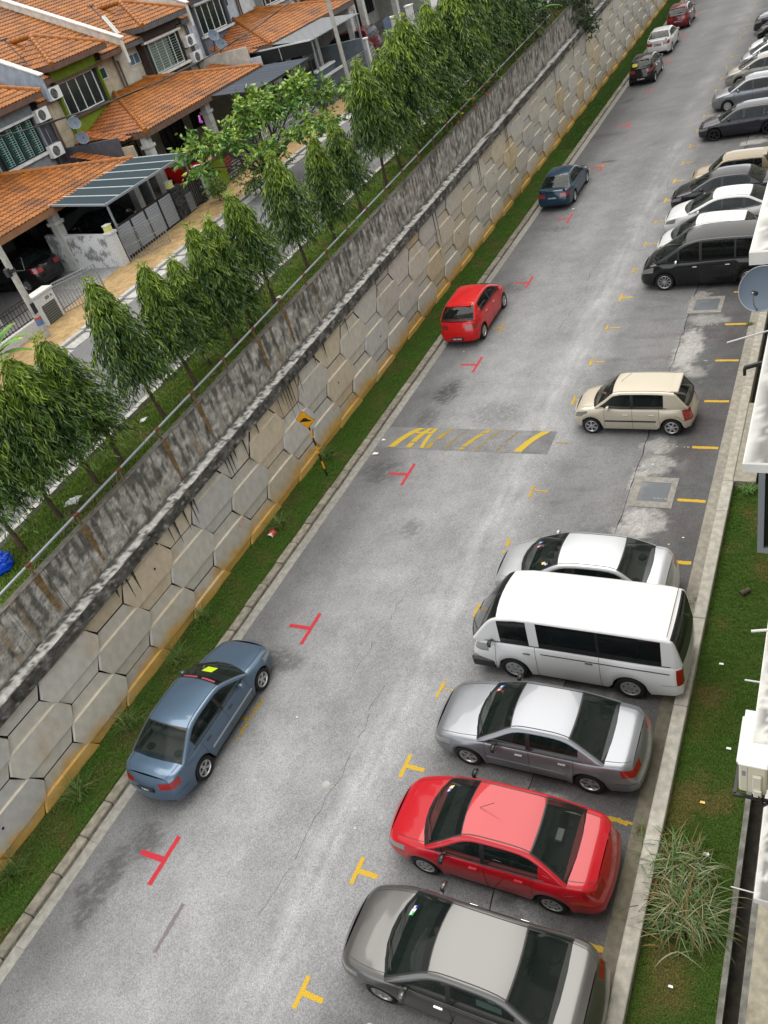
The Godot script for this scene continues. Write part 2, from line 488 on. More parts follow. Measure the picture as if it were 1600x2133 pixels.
func build_road() -> void:
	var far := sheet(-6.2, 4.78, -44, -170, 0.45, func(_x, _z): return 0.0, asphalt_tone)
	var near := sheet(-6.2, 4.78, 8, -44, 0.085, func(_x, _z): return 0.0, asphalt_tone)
	var g := Geo.new()
	for q in [near, far]:
		g.v.append_array(q.v); g.n.append_array(q.n); g.c.append_array(q.c); g.t.append_array(q.t)
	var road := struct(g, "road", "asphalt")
	# base ground that reaches far
	var plain := Geo.new()
	plain.col = Color(0.06, 0.075, 0.03)
	plain.box(Vector3(-420, -0.9, -700), Vector3(420, -0.5, 300))
	struct(plain, "ground", "soil")

	# yellow bay marks, one T and one tail mark per bay line
	var yel := srgb(244, 200, 52)
	var red := srgb(232, 52, 72)
	var wear := [0.05, 0.05, 0.3, 0.4, 0.5, 0.5, 0.6, 0.95, 0.5, 0.4, 0.4, 0.3, 0.5, 0.4, 0.4, 0.3, 0.3, 0.4, 0.5, 0.6, 0.4, 0.5, 0.5, 0.6, 0.5]
	for k in range(-1, 34):
		var z := -2.4 * k
		var zz := z
		if k == 0: zz = -0.06
		if k == 2: zz = -4.85
		if k == 3: zz = -7.0
		var w: float = wear[k] if k >= 0 and k < wear.size() else 0.7
		var gy := Geo.new()
		gy.col = yel.lerp(Color(0.2, 0.18, 0.14), clampf(w - 0.35, 0, 0.6))
		if k != 7:
			if w < 0.4:
				mark(gy, [Vector2(-0.1, -zz - 0.29), Vector2(-0.01, -zz - 0.29), Vector2(-0.0, -zz - 0.05), Vector2(0.4, -zz - 0.05), Vector2(0.41, -zz + 0.05), Vector2(-0.0, -zz + 0.05), Vector2(0.0, -zz + 0.28), Vector2(-0.09, -zz + 0.29)], 0.004, w)
			else:
				for i in 14:
					var a := R.randf_range(-0.28, 0.24)
					mark(gy, rect(-0.1 + R.randf_range(0, .03), -0.0 + R.randf_range(-.03, 0.01), zz + a + R.randf_range(0.03, .1), zz + a), 0.004 + i * 0.0002, w)
				for i in 8:
					var a := R.randf_range(0.0, 0.36)
					mark(gy, rect(a, a + R.randf_range(0.05, 0.14), zz + 0.035 + R.randf_range(-.01, .01), zz - 0.03), 0.0075 + i * 0.0002, w)
		else:
			mark(gy, rect(0.02, 0.4, zz + 0.035, zz - 0.03), 0.004, w)
		put(gy, "yellow_bay_mark", "road_paint", road)
		if k in [0, 3, 4]: continue
		var ge := Geo.new()
		ge.col = yel if k > 3 else yel.lerp(Color(0.14, 0.1, 0.04), 0.35)
		var ln := 0.72 if k > 2 else 0.62
		if k < 3:
			for i in 16:
				var a := R.randf_range(0.0, ln - 0.1)
				mark(ge, rect(4.75 - ln + a, 4.75 - ln + a + R.randf_range(.08, .22), z + R.randf_range(0.01, .06), z - R.randf_range(0.01, .06)), 0.004 + i * 0.0002, 1.0)
		else:
			mark(ge, rect(4.74 - ln, 4.73, z + 0.06, z - 0.055), 0.004, 0.35)
		put(ge, "yellow_line_end", "road_paint", road)
		# chalk dashes that remain of the old line
		var gd := Geo.new()
		gd.col = Color(0.45, 0.45, 0.42)
		for i in 7:
			var a := 2.9 + R.randf() * 1.0
			mark(gd, rect(a, a + R.randf_range(0.02, 0.07), z + 0.02, z - 0.02), 0.0042 + i * 0.0002, 0.6)
		put(gd, "chalk_dash", "worn_white", road)
	for j in 15:
		var z := -1.345 - 6.729 * j
		var gr := Geo.new()
		gr.col = red.lerp(srgb(236, 84, 98), clampf(j * 0.25, 0, 1))
		var x := -4.30
		if j < 8:
			mark(gr, [Vector2(x - 0.05, -z - 0.56), Vector2(x + 0.06, -z - 0.56), Vector2(x + 0.05, -z + 0.57), Vector2(x - 0.06, -z + 0.57), Vector2(x - 0.055, -z + 0.07), Vector2(x - 0.68, -z + 0.06), Vector2(x - 0.68, -z - 0.06), Vector2(x - 0.05, -z - 0.06)], 0.004, 0.1)
		else:
			for i in 10:
				var a := R.randf_range(-0.5, 0.35)
				mark(gr, rect(x - .06, x + .06, z + a + .16, z + a), 0.004 + i * .0002, 0.8)
			mark(gr, rect(x - 0.5, x - .07, z + .04, z - .03), 0.0065, 0.9)
		put(gr, "red_bay_mark", "road_paint", road)
	# older yellow marks, half worn away, under the red scheme
	for d in [[-4.42, -5.05, 1.4], [-4.25, -24.3, 0.8], [-4.3, -42.0, 0.5]]:
		var go := Geo.new()
		go.col = yel.lerp(Color(0.2, 0.18, 0.1), 0.25)
		for i in 34:
			var a = R.randf_range(-0.6, 0.5) * d[2] * 0.8
			var xo := R.randf_range(-0.05, 0.03)
			mark(go, rect(d[0] + xo, d[0] + xo + 0.05, d[1] + a + R.randf_range(0.02, .1), d[1] + a), 0.004 + i * .0001, 1.0)
		for i in 10:
			var a := R.randf_range(-0.5, -0.1)
			mark(go, rect(d[0] + a, d[0] + a + 0.09, d[1] + .05, d[1] - .04), 0.0076 + i * .0001, 1.0)
		put(go, "worn_yellow_mark", "road_paint", road)
	var gp := Geo.new()
	gp.col = Color(0.30, 0.255, 0.26)
	mark(gp, [Vector2(-3.32, -0.3), Vector2(-3.24, -0.3), Vector2(-3.24, 0.7), Vector2(-3.33, 0.7)], 0.004, 0.8)
	put(gp, "faded_red_mark", "road_paint", road)

	# speed hump: a low rounded patch of darker asphalt with slanting stripes
	var hump := func(x: float, z: float) -> float:
		var q := clampf(1.0 - pow((z + 16.78) / 0.61, 2), 0, 1)
		return 0.005 + 0.075 * q * ss(-6.12, -5.6, x) * ss(-0.1, -0.5, x)
	var hg := sheet(-6.12, -0.1, -16.17, -17.39, 0.06, func(x, z): return hump.call(x, z), func(x, z):
		var k := 1.0 + 0.25 * nz(x + 11, z, 1.5)
		var edge := 0.8 if x > -0.9 else 1.0
		return Color(0.27, 0.272, 0.28) * k * edge)
	var hm := struct(hg, "speed_hump", "asphalt")
	for s in [[-5.54, -4.85, 0.26, 0.0], [-4.9, -4.5, 0.22, 0.1], [-4.40, -4.30, 0.15, 0.05], [-4.2, -3.66, 0.24, 0.55], [-3.55, -3.1, 0.14, 0.75], [-3.0, -2.34, 0.24, 0.4], [-2.45, -1.9, 0.18, 0.75], [-1.75, -1.3, 0.14, 0.9], [-1.07, -0.44, 0.27, 0.12]]:
		var sg := Geo.new()
		sg.col = srgb(248, 212, 66).lerp(Color(0.13, 0.11, 0.07), s[3] * 0.75)
		var m := 26
		for i in m:
			if R.randf() < s[3] * 0.35: continue
			var a := float(i) / m
			var b := float(i + 1) / m
			var za := lerpf(-16.22, -17.36, a)
			var zb := lerpf(-16.22, -17.36, b)
			var w: float = s[2]
			var j0: float = s[3] * R.randf_range(0, .1)
			var j1: float = s[3] * R.randf_range(0, .1)
			var xa := lerpf(s[0], s[1], a)
			var xb := lerpf(s[0], s[1], b)
			var p := []
			for q in [[xa - w / 2 + j0, za], [xa + w / 2 - j1, za], [xb + w / 2 - j1, zb], [xb - w / 2 + j0, zb]]:
				p.append(Vector3(q[0], hump.call(q[0], q[1]) + 0.005, q[1]))
			sg.quad(p[0], p[1], p[2], p[3])
		put(sg, "yellow_stripe", "road_paint", hm)
	var cb := Geo.new()
	cb.col = srgb(248, 212, 66)
	for i in 8:
		var xa := -5.05 + i * 0.085
		cb.quad(Vector3(xa, hump.call(xa, -16.98) + .007, -16.96), Vector3(xa + .085, hump.call(xa + .085, -16.98) + .007, -16.97), Vector3(xa + .085, hump.call(xa, -17.06) + .007, -17.07), Vector3(xa, hump.call(xa, -17.06) + .007, -17.06))
	put(cb, "yellow_stripe", "road_paint", hm)

	# seam and cracks
	var cr := Geo.new()
	cr.col = Color(0.02, 0.02, 0.02)
	var last := Vector2(2.7, 2.0)
	for i in range(1, 130):
		var z := 2.0 - i * 0.4
		var x := 2.7 + 0.05 * nz(1, z, 0.9) + R.randf_range(-.02, .02)
		var w := R.randf_range(0.005, 0.02)
		cr.quad(Vector3(last.x - w, .0035, last.y), Vector3(last.x + w, .0035, last.y), Vector3(x + w, .0035, z), Vector3(x - w, .0035, z))
		last = Vector2(x, z)
	for st in [[-1.6, -1.0, 26], [-2.4, -6.0, 22], [-1.9, -24.0, 30], [-0.6, -34.0, 24]]:
		var p := Vector2(st[0], st[1])
		for i in st[2]:
			var q := p + Vector2(R.randf_range(-.07, .08), -R.randf_range(.1, .3))
			if R.randf() < 0.75:
				var w := R.randf_range(.002, .006)
				cr.quad(Vector3(p.x - w, .003, p.y), Vector3(p.x + w, .003, p.y), Vector3(q.x + w, .003, q.y), Vector3(q.x - w, .003, q.y))
			p = q
	put(cr, "crack", "asphalt", road)

	# drain covers in the bays
	for d in [[3.36, -14.66, 0.78, 0.84, 0.24], [3.22, -25.5, 0.82, 0.85, 0.2]]:
		var cx: float = d[0]
		var cz: float = d[1]
		var fr := Geo.new()
		fr.col = Color(0.26, 0.25, 0.23)
		var hx: float = d[2] / 2
		var hz: float = d[3] / 2
		var o: float = d[4]
		for r in [[-hx - o, -hx, -hz - o, hz + o], [hx, hx + o * .7, -hz - o, hz + o], [-hx, hx, -hz - o, -hz], [-hx, hx, hz, hz + o]]:
			fr.box(Vector3(cx + r[0], -0.3, cz + r[2]), Vector3(cx + r[1], 0.012 + R.randf() * .002, cz + r[3]))
		var root := thing("drain_grate", "steel drain grate in a pale concrete collar %s" % ("just below the beige hatchback" if cz > -20 else "before the black people carrier"), "drain cover")
		put(fr, "concrete_collar", "concrete", root)
		var vd := Geo.new()
		vd.col = Color(0.03, 0.035, 0.04)
		vd.box(Vector3(cx - hx, -0.3, cz - hz), Vector3(cx + hx, -0.06, cz + hz))
		put(vd, "shaft", "concrete", root)
		var bars := Geo.new()
		bars.col = Color(0.13, 0.15, 0.17)
		for i in 20:
			var z = cz - hz + (i + 0.5) * d[3] / 20
			bars.box(Vector3(cx - hx + .01, -0.03, z - 0.011), Vector3(cx + hx - .01, 0.006, z + 0.011))
		for q in [-0.33, 0.0, 0.33]:
			bars.box(Vector3(cx + q - .01, -0.04, cz - hz + .01), Vector3(cx + q + .01, -0.031, cz + hz - .01))
		put(bars, "grate_bars", "metalwork", root)
	var mc := Geo.new()
	mc.col = Color(0.36, 0.36, 0.35)
	var mp := []
	for i in 14:
		mp.append(Vector2(-1.6 + 0.11 * cos(TAU * i / 14) * R.randf_range(.85, 1.1), 3.95 + 0.1 * sin(TAU * i / 14) * R.randf_range(.85, 1.1)))
	mark(mc, mp, 0.004)
	put(mc, "pale_patch", "concrete", road)

	# left gutter and kerb blocks
	var gu := Geo.new()
	var z := 6.0
	while z > -160:
		var l := 2.4 if z > -60 else 8.0
		gu.col = jit(Color(0.33, 0.32, 0.29), 0.12)
		gu.box(Vector3(-6.42, -0.12, z - l + 0.006), Vector3(-6.13, 0.006, z))
		z -= l
	struct(gu, "gutter", "concrete")
	var kerb := Node3D.new()
	kerb.name = "kerb"
	add_child(kerb, true)
	kerb.set_meta("kind", "structure")
	z = 6.0
	var rest := Geo.new()
	while z > -160:
		var l := 0.9 if z > -90 else 3.0
		var g2 := Geo.new() if z > -90 else rest
		g2.col = jit(Color(0.33, 0.305, 0.25), 0.14)
		var dy := R.randf_range(-.012, .012)
		var dx := R.randf_range(-.012, .012)
		g2.cbox(Vector3(-6.68 + dx, -0.2, z - l + 0.012), Vector3(-6.42 + dx, 0.125 + dy, z), 0.025)
		if z > -90: put(g2, "kerb_block", "old_concrete", kerb)
		z -= l
	stuff(put(rest, "kerb_block", "old_concrete", kerb))

	# left verge soil
	var ve := sheet(-8.0, -6.66, 6, -160, 0.22, func(x, zz): return 0.09 + 0.05 * nz(x, zz, 0.8) + 0.05 * ss(-7.0, -7.9, x), func(x, zz):
		var q := ss(-0.1, 0.35, nz(x + 4, zz, 0.7)) * ss(-12.0, 0.0, zz)
		return Color(0.085, 0.14, 0.03).lerp(Color(0.16, 0.10, 0.05), q * 0.7))
	struct(ve, "verge", "soil")

	# right gutter, kerb wall, lawn, drain, apron
	var rg := Geo.new()
	z = 6.0
	while z > -120:
		var l := 1.5
		rg.col = jit(Color(0.16, 0.145, 0.11), 0.18) if z > -9 else jit(Color(0.28, 0.265, 0.225), 0.12)
		rg.box(Vector3(4.775, -0.12, z - l + .003), Vector3(5.06, 0.008, z))
		z -= l
	struct(rg, "gutter", "concrete")
	var rk := Node3D.new()
	rk.name = "kerb_001"
	add_child(rk, true)
	rk.set_meta("kind", "structure")
	var zs := [6.0, 1.2, -4.1, -7.6, -10.1, -13.9, -15.15]
	for i in zs.size() - 1:
		var g3 := Geo.new()
		g3.col = jit(Color(0.40, 0.385, 0.34), 0.08)
		g3.cbox(Vector3(5.06, -0.35, zs[i + 1] + 0.008), Vector3(5.33, 0.16, zs[i]), 0.015)
		put(g3, "kerb_block", "concrete", rk)
	z = -15.15
	while z > -110:
		var g3 := Geo.new()
		g3.col = jit(Color(0.36, 0.34, 0.29), 0.08)
		g3.cbox(Vector3(5.06, -0.35, z - 2.35 + 0.008), Vector3(5.31, 0.16, z), 0.015)
		put(g3, "kerb_block", "concrete", rk)
		z -= 2.35
	var sl := Geo.new()
	sl.col = Color(0.30, 0.28, 0.23)
	sl.box(Vector3(5.32, -0.4, -18.9), Vector3(5.86, 0.15, -15.16))
	sl.col = Color(0.27, 0.24, 0.18)
	sl.box(Vector3(5.9, -0.4, -17.2), Vector3(6.9, 0.02, -15.5))
	struct(sl, "drain_slab", "concrete")
	var lawn := sheet(5.325, 6.62, 6, -15.4, 0.1, func(x, zz): return -0.07 + 0.03 * nz(x, zz, 0.8), func(x, zz):
		var q := ss(0.12, 0.5, nz(x + 4, zz, 0.6)) * 0.8
		q = maxf(q, ss(0.55, 0.1, Vector2((x - 5.62) * 1.6, zz + 7.35).length() * 0.9))
		return Color(0.08, 0.13, 0.028).lerp(Color(0.18, 0.12, 0.05), q * 0.65))
	struct(lawn, "lawn", "soil")
	var lawn2 := sheet(5.9, 7.6, -18.9, -110, 0.4, func(_x, _zz): return -0.1, func(_x, _zz): return Color(0.03, 0.06, 0.013))
	struct(lawn2, "lawn", "soil")
	var dr := Geo.new()
	dr.col = Color(0.20, 0.20, 0.18)
	dr.box(Vector3(6.62, -0.5, -15.4), Vector3(6.71, 0.03, 6))
	dr.col = Color(0.06, 0.055, 0.045)
	dr.box(Vector3(6.71, -0.6, -15.4), Vector3(6.93, -0.42, 6))
	dr.col = Color(0.22, 0.22, 0.20)
	dr.box(Vector3(6.93, -0.5, -15.4), Vector3(7.03, 0.05, 6))
	dr.col = Color(0.05, 0.05, 0.045)
	dr.box(Vector3(5.32, -0.5, -110), Vector3(5.6, -0.35, -18.9))
	dr.col = Color(0.2, 0.19, 0.17)
	dr.box(Vector3(5.6, -0.5, -110), Vector3(5.9, -0.02, -18.92))
	struct(dr, "drain", "old_concrete")
	var ap := sheet(7.03, 7.62, 6, -15.4, 0.06, func(_x, _z): return 0.055, func(x, zz):
		var q := ss(0.15, 0.35, nz(x + 2, zz, 1.6)) * ss(-3.0, -1.0, zz)
		return Color(0.36, 0.33, 0.26).lerp(Color(0.10, 0.075, 0.05), q))
	struct(ap, "apron", "concrete")

# ---------------------------------------------------------------- retaining wall of hexagonal panels
func wall_tone(y: float, z: float, base: Color) -> Color:
	var cc := base
	var k := ss(0.80, 0.28, y + 0.22 * nz(z, y, 1.4) + 0.2 * nz(z + 9, 1, 0.35))
	cc = cc.lerp(Color(0.66, 0.39, 0.08), clampf(k * 0.98, 0, 0.92))
	var m := ss(0.25, 0.55, nz(z + 31, y * 0.7, 0.8)) * ss(0.2, 1.2, y)
	cc = cc.lerp(Color(0.55, 0.42, 0.26), m * 0.4)
	return cc

func build_wall() -> void:
	var wall := thing("retaining_wall", "long retaining wall of hexagonal concrete panels below a mildewed parapet", "wall")
	var cols := 0
	for kcol in range(-6, 62):
		var zc := -5.48 - 1.56 * kcol
		var odd := posmod(kcol, 2) == 1
		var drop := 0.0065 * (-zc - 5.0)
		for row in range(0, 5):
			var yc := (0.82 if odd else 0.04) + 1.6 * row - minf(drop, 0.12)
			var lim := ledge_y(zc) + 0.03
			if yc - 0.8 > lim - 0.12: continue
			var hexp := PackedVector2Array([Vector2(-0.50, 0.784), Vector2(-1.018, 0), Vector2(-0.50, -0.784), Vector2(0.50, -0.784), Vector2(1.018, 0), Vector2(0.50, 0.784)])
			# local u = -(z - zc) so that u grows away from the camera
			var clip := PackedVector2Array([Vector2(-2, -0.05 - yc), Vector2(2, -0.05 - yc), Vector2(2, lim - yc), Vector2(-2, lim - yc)])
			var cl := Geometry2D.intersect_polygons(hexp, clip)
			if cl.is_empty(): continue
			var base := Color(0.60, 0.565, 0.50)
			var r := R.randf()
			base = base.lerp(Color(0.53, 0.525, 0.515), R.randf() * 0.9)
			if r < 0.16 or (yc + 0.3 > lim and R.randf() < 0.5): base = base.lerp(Color(0.62, 0.47, 0.26), R.randf_range(0.35, 0.75))
			base = jit(base, 0.09)
			var step := 0.17 if zc > -30 else 0.4
			var dx := R.randf_range(-.008, .008)
			var g := Geo.new()
			var f := func(q): return Vector3(-7.95 + dx, yc + q.y, zc - q.x)
			face(g, cl[0], step, f, base, yc, zc, -1)
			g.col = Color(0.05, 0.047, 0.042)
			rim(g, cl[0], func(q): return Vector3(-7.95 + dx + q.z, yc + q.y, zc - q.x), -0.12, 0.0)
			put(g, "hexagonal_panel", "panel", wall)
			# raised middle band
			if yc + 0.45 < lim:
				var band := PackedVector2Array([Vector2(-0.78, 0.40), Vector2(-1.0, 0), Vector2(-0.78, -0.40), Vector2(0.78, -0.40), Vector2(1.0, 0), Vector2(0.78, 0.40)])
				var c2 := Geometry2D.intersect_polygons(band, clip)
				if not c2.is_empty():
					var gb := Geo.new()
					face(gb, c2[0], step, func(q): return Vector3(-7.89 + dx, yc + q.y, zc - q.x), base, yc, zc, -1)
					var pp := c2[0]
					if Geometry2D.is_polygon_clockwise(pp): pp.reverse()
					for i in pp.size():
						var a := pp[i]
						var b := pp[(i + 1) % pp.size()]
						var mid := (a + b) / 2
						gb.col = wall_tone(yc + mid.y, zc, Color(0.70, 0.64, 0.51)) if mid.y > 0.3 else wall_tone(yc + mid.y, zc, base)  # top edges: cream dirt, with light from the sky put into the colour
						var a2 := a * Vector2(1.012, 1.06) 
						var b2 := b * Vector2(1.012, 1.06)
						if mid.y < 0.05 - yc and yc < 0.3: a2 = a; b2 = b
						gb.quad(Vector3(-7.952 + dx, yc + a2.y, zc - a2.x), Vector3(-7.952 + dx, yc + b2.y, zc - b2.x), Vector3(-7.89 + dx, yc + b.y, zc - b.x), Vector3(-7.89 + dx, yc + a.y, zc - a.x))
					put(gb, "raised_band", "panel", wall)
			cols += 1
			if yc < 2.6 and yc > 0.5 and R.randf() < 0.16 and zc > -60:
				var hh := Geo.new()
				hh.col = Color(0.006, 0.006, 0.006)
				hh.lathe([Vector2(0, 0.006), Vector2(0.032, 0.006), Vector2(0.036, 0.0)], 10, Transform3D(Basis(Vector3(0, 1, 0), Vector3(1, 0, 0), Vector3(0, 0, -1)), Vector3(-7.887, yc + R.randf_range(-.1, .2), zc + R.randf_range(-.4, .4))))
				put(hh, "weep_hole", "old_concrete", wall)
	# backing
	var bk := Geo.new()
	bk.col = Color(0.012, 0.011, 0.010)
	bk.box(Vector3(-8.3, -0.5, -101), Vector3(-8.07, 2.6, 6))
	put(bk, "backing", "old_concrete", wall)
	# ledge: a cast beam with a sloped, flaking top
	var L := Geo.new()
	var P := []
	var C := []
	var FP := []
	var FC := []
	var under := []
	var steps := []
	var zz := 6.0
	while zz > -101:
		steps.append(zz)
		zz -= 0.07 if zz > -32 else 0.4
	for z in steps:
		var y: float = ledge_y(z)
		var w := 0.010 * nz(z, 3, 1.6)
		var front := []
		var fc := []
		for i in 7:
			var u := 0.36 * i / 6.0
			front.append(Vector3(-7.745 + w, y + u, z))
			var k := 0.105 + 0.10 * ss(-0.1, 0.45, nz(z * 1.3 + 50.0, u * 2.0)) + 0.25 * ss(0.22, 0.5, nz(z * 2.6 + 9.0, u * 5.0)) - 0.05 * ss(0.1, 0.5, NF.get_noise_2d(z * 5.0, u))
			fc.append(Color(k, k * 0.975, k * 0.92))
		front.reverse(); fc.reverse()
		FP.append(front); FC.append(fc)
		var row := []
		var cr := []
		for i in 6:
			var u := i / 5.0
			row.append(Vector3(lerpf(-7.745 + w, -8.015, u), y + lerpf(0.36, 0.455, u), z))
			var fl := ss(-0.2, 0.12, nz(z * 2.4, u * 1.2, 1.0) + 0.4 * NF.get_noise_2d(z * 15.0, u * 6.0) + (0.22 if i > 0 and i < 4 else -0.2))
			var k := lerpf(0.13, 0.62, fl)
			cr.append(Color(k, k * 0.98, k * 0.93))
		row.reverse(); cr.reverse()
		P.append(row); C.append(cr)
		under.append(Vector3(-7.96, y, z)); under.append(Vector3(-7.745 + w, y, z))
	L.grid(FP, FC)
	L.grid(P, C)
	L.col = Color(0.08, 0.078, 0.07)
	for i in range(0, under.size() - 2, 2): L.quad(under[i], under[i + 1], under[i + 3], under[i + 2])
	put(L, "ledge", "old_concrete", wall)
	# parapet, cast in bays with joints
	var z0 := 6.0
	while z0 > -100:
		var z1 := z0 - (1.2 if z0 > -70 else 2.4)
		var g := Geo.new()
		var st := 0.05 if z0 > -30 else (0.12 if z0 > -55 else 0.3)
		var nu := maxi(2, int((z0 - z1) / st))
		var nv := maxi(3, int(1.5 / st))
		var PP := []
		var CC := []
		var bay := R.randf_range(-0.15, 0.15)
		var dx := R.randf_range(-.006, .006)
		for i in nv + 1:
			var row := []
			var cr := []
			for j in nu + 1:
				var z := lerpf(z0 - 0.005, z1 + 0.005, float(j) / nu)
				var yb := ledge_y(z) + 0.44
				var yt := wall_top(z)
				var a := float(i) / nv
				var bev := ss(0.0, 0.06, minf(float(j) / nu, 1.0 - float(j) / nu)) * 0.012
				row.append(Vector3(-8.01 + dx + bev - 0.012, lerpf(yb, yt, a), z))
				# mildew runs down from the top and blooms in blotches
				var st2 := NF.get_noise_2d(z * 4.2, a * 0.9 + 7.0)
				var blot := nz(z * 1.1, a * 1.5 + 20.0)
				var mm := ss(0.06, 0.30, st2 * 0.9 + blot * 0.6 + (a - 0.55) * 0.55 + bay * 0.4 - 0.05)
				mm = maxf(mm, 0.7 * ss(0.48, 0.66, NF.get_noise_2d(z * 6.0, a * 6.0) * 0.6 + blot + 0.15))
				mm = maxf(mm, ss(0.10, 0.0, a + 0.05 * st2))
				var cc := Color(0.40, 0.385, 0.35).lerp(Color(0.62, 0.61, 0.57), ss(-0.1, 0.5, nz(z * 2.0 + 70, a * 3.0)))
				var brown := ss(0.35, 0.6, NF.get_noise_2d(z * 1.7 + 33.0, a * 0.35)) * 0.8
				cc = cc.lerp(Color(0.26, 0.17, 0.075), brown * 0.7)
				cc = cc.lerp(Color(0.10, 0.099, 0.092), mm * 0.84)
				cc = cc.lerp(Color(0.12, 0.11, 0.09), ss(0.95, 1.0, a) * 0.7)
				cr.append(cc)
			PP.append(row); CC.append(cr)
		g.grid(PP, CC)
		g.col = Color(0.17, 0.16, 0.135)
		var ya := wall_top(z0)
		var yb2 := wall_top(z1)
		g.quad(Vector3(-8.01, ya, z0), Vector3(-8.01, yb2, z1), Vector3(-8.2, yb2 + .01, z1), Vector3(-8.2, ya + .01, z0))
		g.quad(Vector3(-8.2, ya, z0), Vector3(-8.2, yb2, z1), Vector3(-8.2, yb2 - 1.5, z1), Vector3(-8.2, ya - 1.5, z0))
		g.quad(Vector3(-8.2, ya - 1.4, z0 - .004), Vector3(-8.022, ya - 1.4, z0 - .004), Vector3(-8.022, ya, z0 - .004), Vector3(-8.2, ya, z0 - .004))
		put(g, "parapet_bay", "old_concrete", wall)
		z0 = z1
	# water stains that run down over the panels from the ledge
	var src := [-6.0, -6.4, -6.65, -8.3, -8.55, -9.0, -9.35, -9.5, -11.2, -11.35, -11.5, -11.7, -12.2, -13.0, -14.35, -14.6, -14.75, -14.9, -15.05, -15.2, -15.5, -15.75, -16.9, -17.6, -19.3, -22.0, -27.9, -28.2, -33.6, -33.8, -37.9, -38.1, -47.2, -53.0]
	for s in src:
		var g := Geo.new()
		var len := R.randf_range(0.35, 0.9)
		if s < -27: len = R.randf_range(1.3, 2.4)
		if s < -14.2 and s > -15.3: len = R.randf_range(0.5, 1.4)
		var k := R.randf_range(0.03, 0.07)
		var z: float = s
		var y := ledge_y(z) - 0.01
		var w := R.randf_range(0.02, 0.06)
		var n := 10
		for i in n:
			var a := float(i) / n
			var b := float(i + 1) / n
			var wa := w * (1.0 - a) * (0.8 + 0.5 * absf(NF.get_noise_2d(s * 9.0, a * 4.0))) + 0.004
			var wb := w * (1.0 - b) * (0.8 + 0.5 * absf(NF.get_noise_2d(s * 9.0, b * 4.0))) + 0.004
			g.col = Color(k, k, k * 0.95)
			g.quad(Vector3(-7.884, y - len * b, z + wb + .03 * b), Vector3(-7.884, y - len * b, z - wb + .03 * b), Vector3(-7.884, y - len * a, z - wa + .03 * a), Vector3(-7.884, y - len * a, z + wa + .03 * a))
		put(g, "water_stain", "panel", wall)
	# rusty runs under the rail posts
	for i in 9:
		var z := -4.55 - 1.685 * i
		if i % 3 == 2: continue
		var g := Geo.new()
		var yt := wall_top(z)
		for q in 12:
			var a := q / 12.0
			var b := (q + 1) / 12.0
			var w0 := lerpf(0.10, 0.03, a)
			var w1 := lerpf(0.10, 0.03, b)
			g.col = Color(0.22, 0.145, 0.07).lerp(Color(0.4, 0.27, 0.12), a * R.randf())
			g.quad(Vector3(-7.996, yt - 1.1 * b, z + w1), Vector3(-7.996, yt - 1.1 * b, z - w1), Vector3(-7.996, yt - 1.1 * a, z - w0), Vector3(-7.996, yt - 1.1 * a, z + w0))
		put(g, "rust_stain", "old_concrete", wall)

	# little stuck-on notices
	for s in [[1.0, -10.75], [0.95, -17.05]]:
		var g := Geo.new()
		g.col = Color(0.55, 0.06, 0.07)
		g.box(Vector3(-7.886, s[0], s[1] - .13), Vector3(-7.883, s[0] + 0.1, s[1] + .13))
		var o := put(g, "notice", "gloss")
		tag(o, "small red and white printed notice stuck on a hexagonal panel %s" % ("nearest the red-white litter" if s[1] > -14 else "past the hump warning sign"), "notice")
		var g4 := Geo.new()
		g4.col = Color(0.65, 0.62, 0.6)
		g4.box(Vector3(-7.884, s[0] + .012, s[1] - .118), Vector3(-7.881, s[0] + .088, s[1] + .118))
		put(g4, "white_field", "gloss", o)
		var g5 := Geo.new()
		g5.col = Color(0.55, 0.06, 0.07)
		for i in 9:
			g5.box(Vector3(-7.882, s[0] + .035, s[1] - .1 + i * .024), Vector3(-7.880, s[0] + .035 + R.randf_range(.02, .035), s[1] - .1 + i * .024 + .014))
		put(g5, "print", "gloss", o)

func rim(g: Geo, pts: PackedVector2Array, f: Callable, d0: float, d1: float) -> void:
	var p := pts.duplicate()
	if Geometry2D.is_polygon_clockwise(p): p.reverse()
	for i in p.size():
		var a := p[i]
		var b := p[(i + 1) % p.size()]
		g.quad(f.call(Vector3(a.x, a.y, d0)), f.call(Vector3(b.x, b.y, d0)), f.call(Vector3(b.x, b.y, d1)), f.call(Vector3(a.x, a.y, d1)))

func face(g: Geo, poly: PackedVector2Array, st: float, f: Callable, base: Color, yc: float, zc: float, _s: int) -> void:
	var lo := poly[0]
	var hi := poly[0]
	for q in poly:
		lo = lo.min(q); hi = hi.max(q)
	var nx := int(ceil((hi.x - lo.x) / st))
	var ny := int(ceil((hi.y - lo.y) / st))
	for i in nx:
		for j in ny:
			var a := Vector2(lo.x + i * st, lo.y + j * st)
			var cell := PackedVector2Array([a, a + Vector2(st, 0), a + Vector2(st, st), a + Vector2(0, st)])
			for part in Geometry2D.intersect_polygons(cell, poly):
				var n0 := g.v.size()
				g.poly(part, f)
				for k in range(n0, g.v.size()):
					g.c[k] = wall_tone(g.v[k].y, g.v[k].z, base)

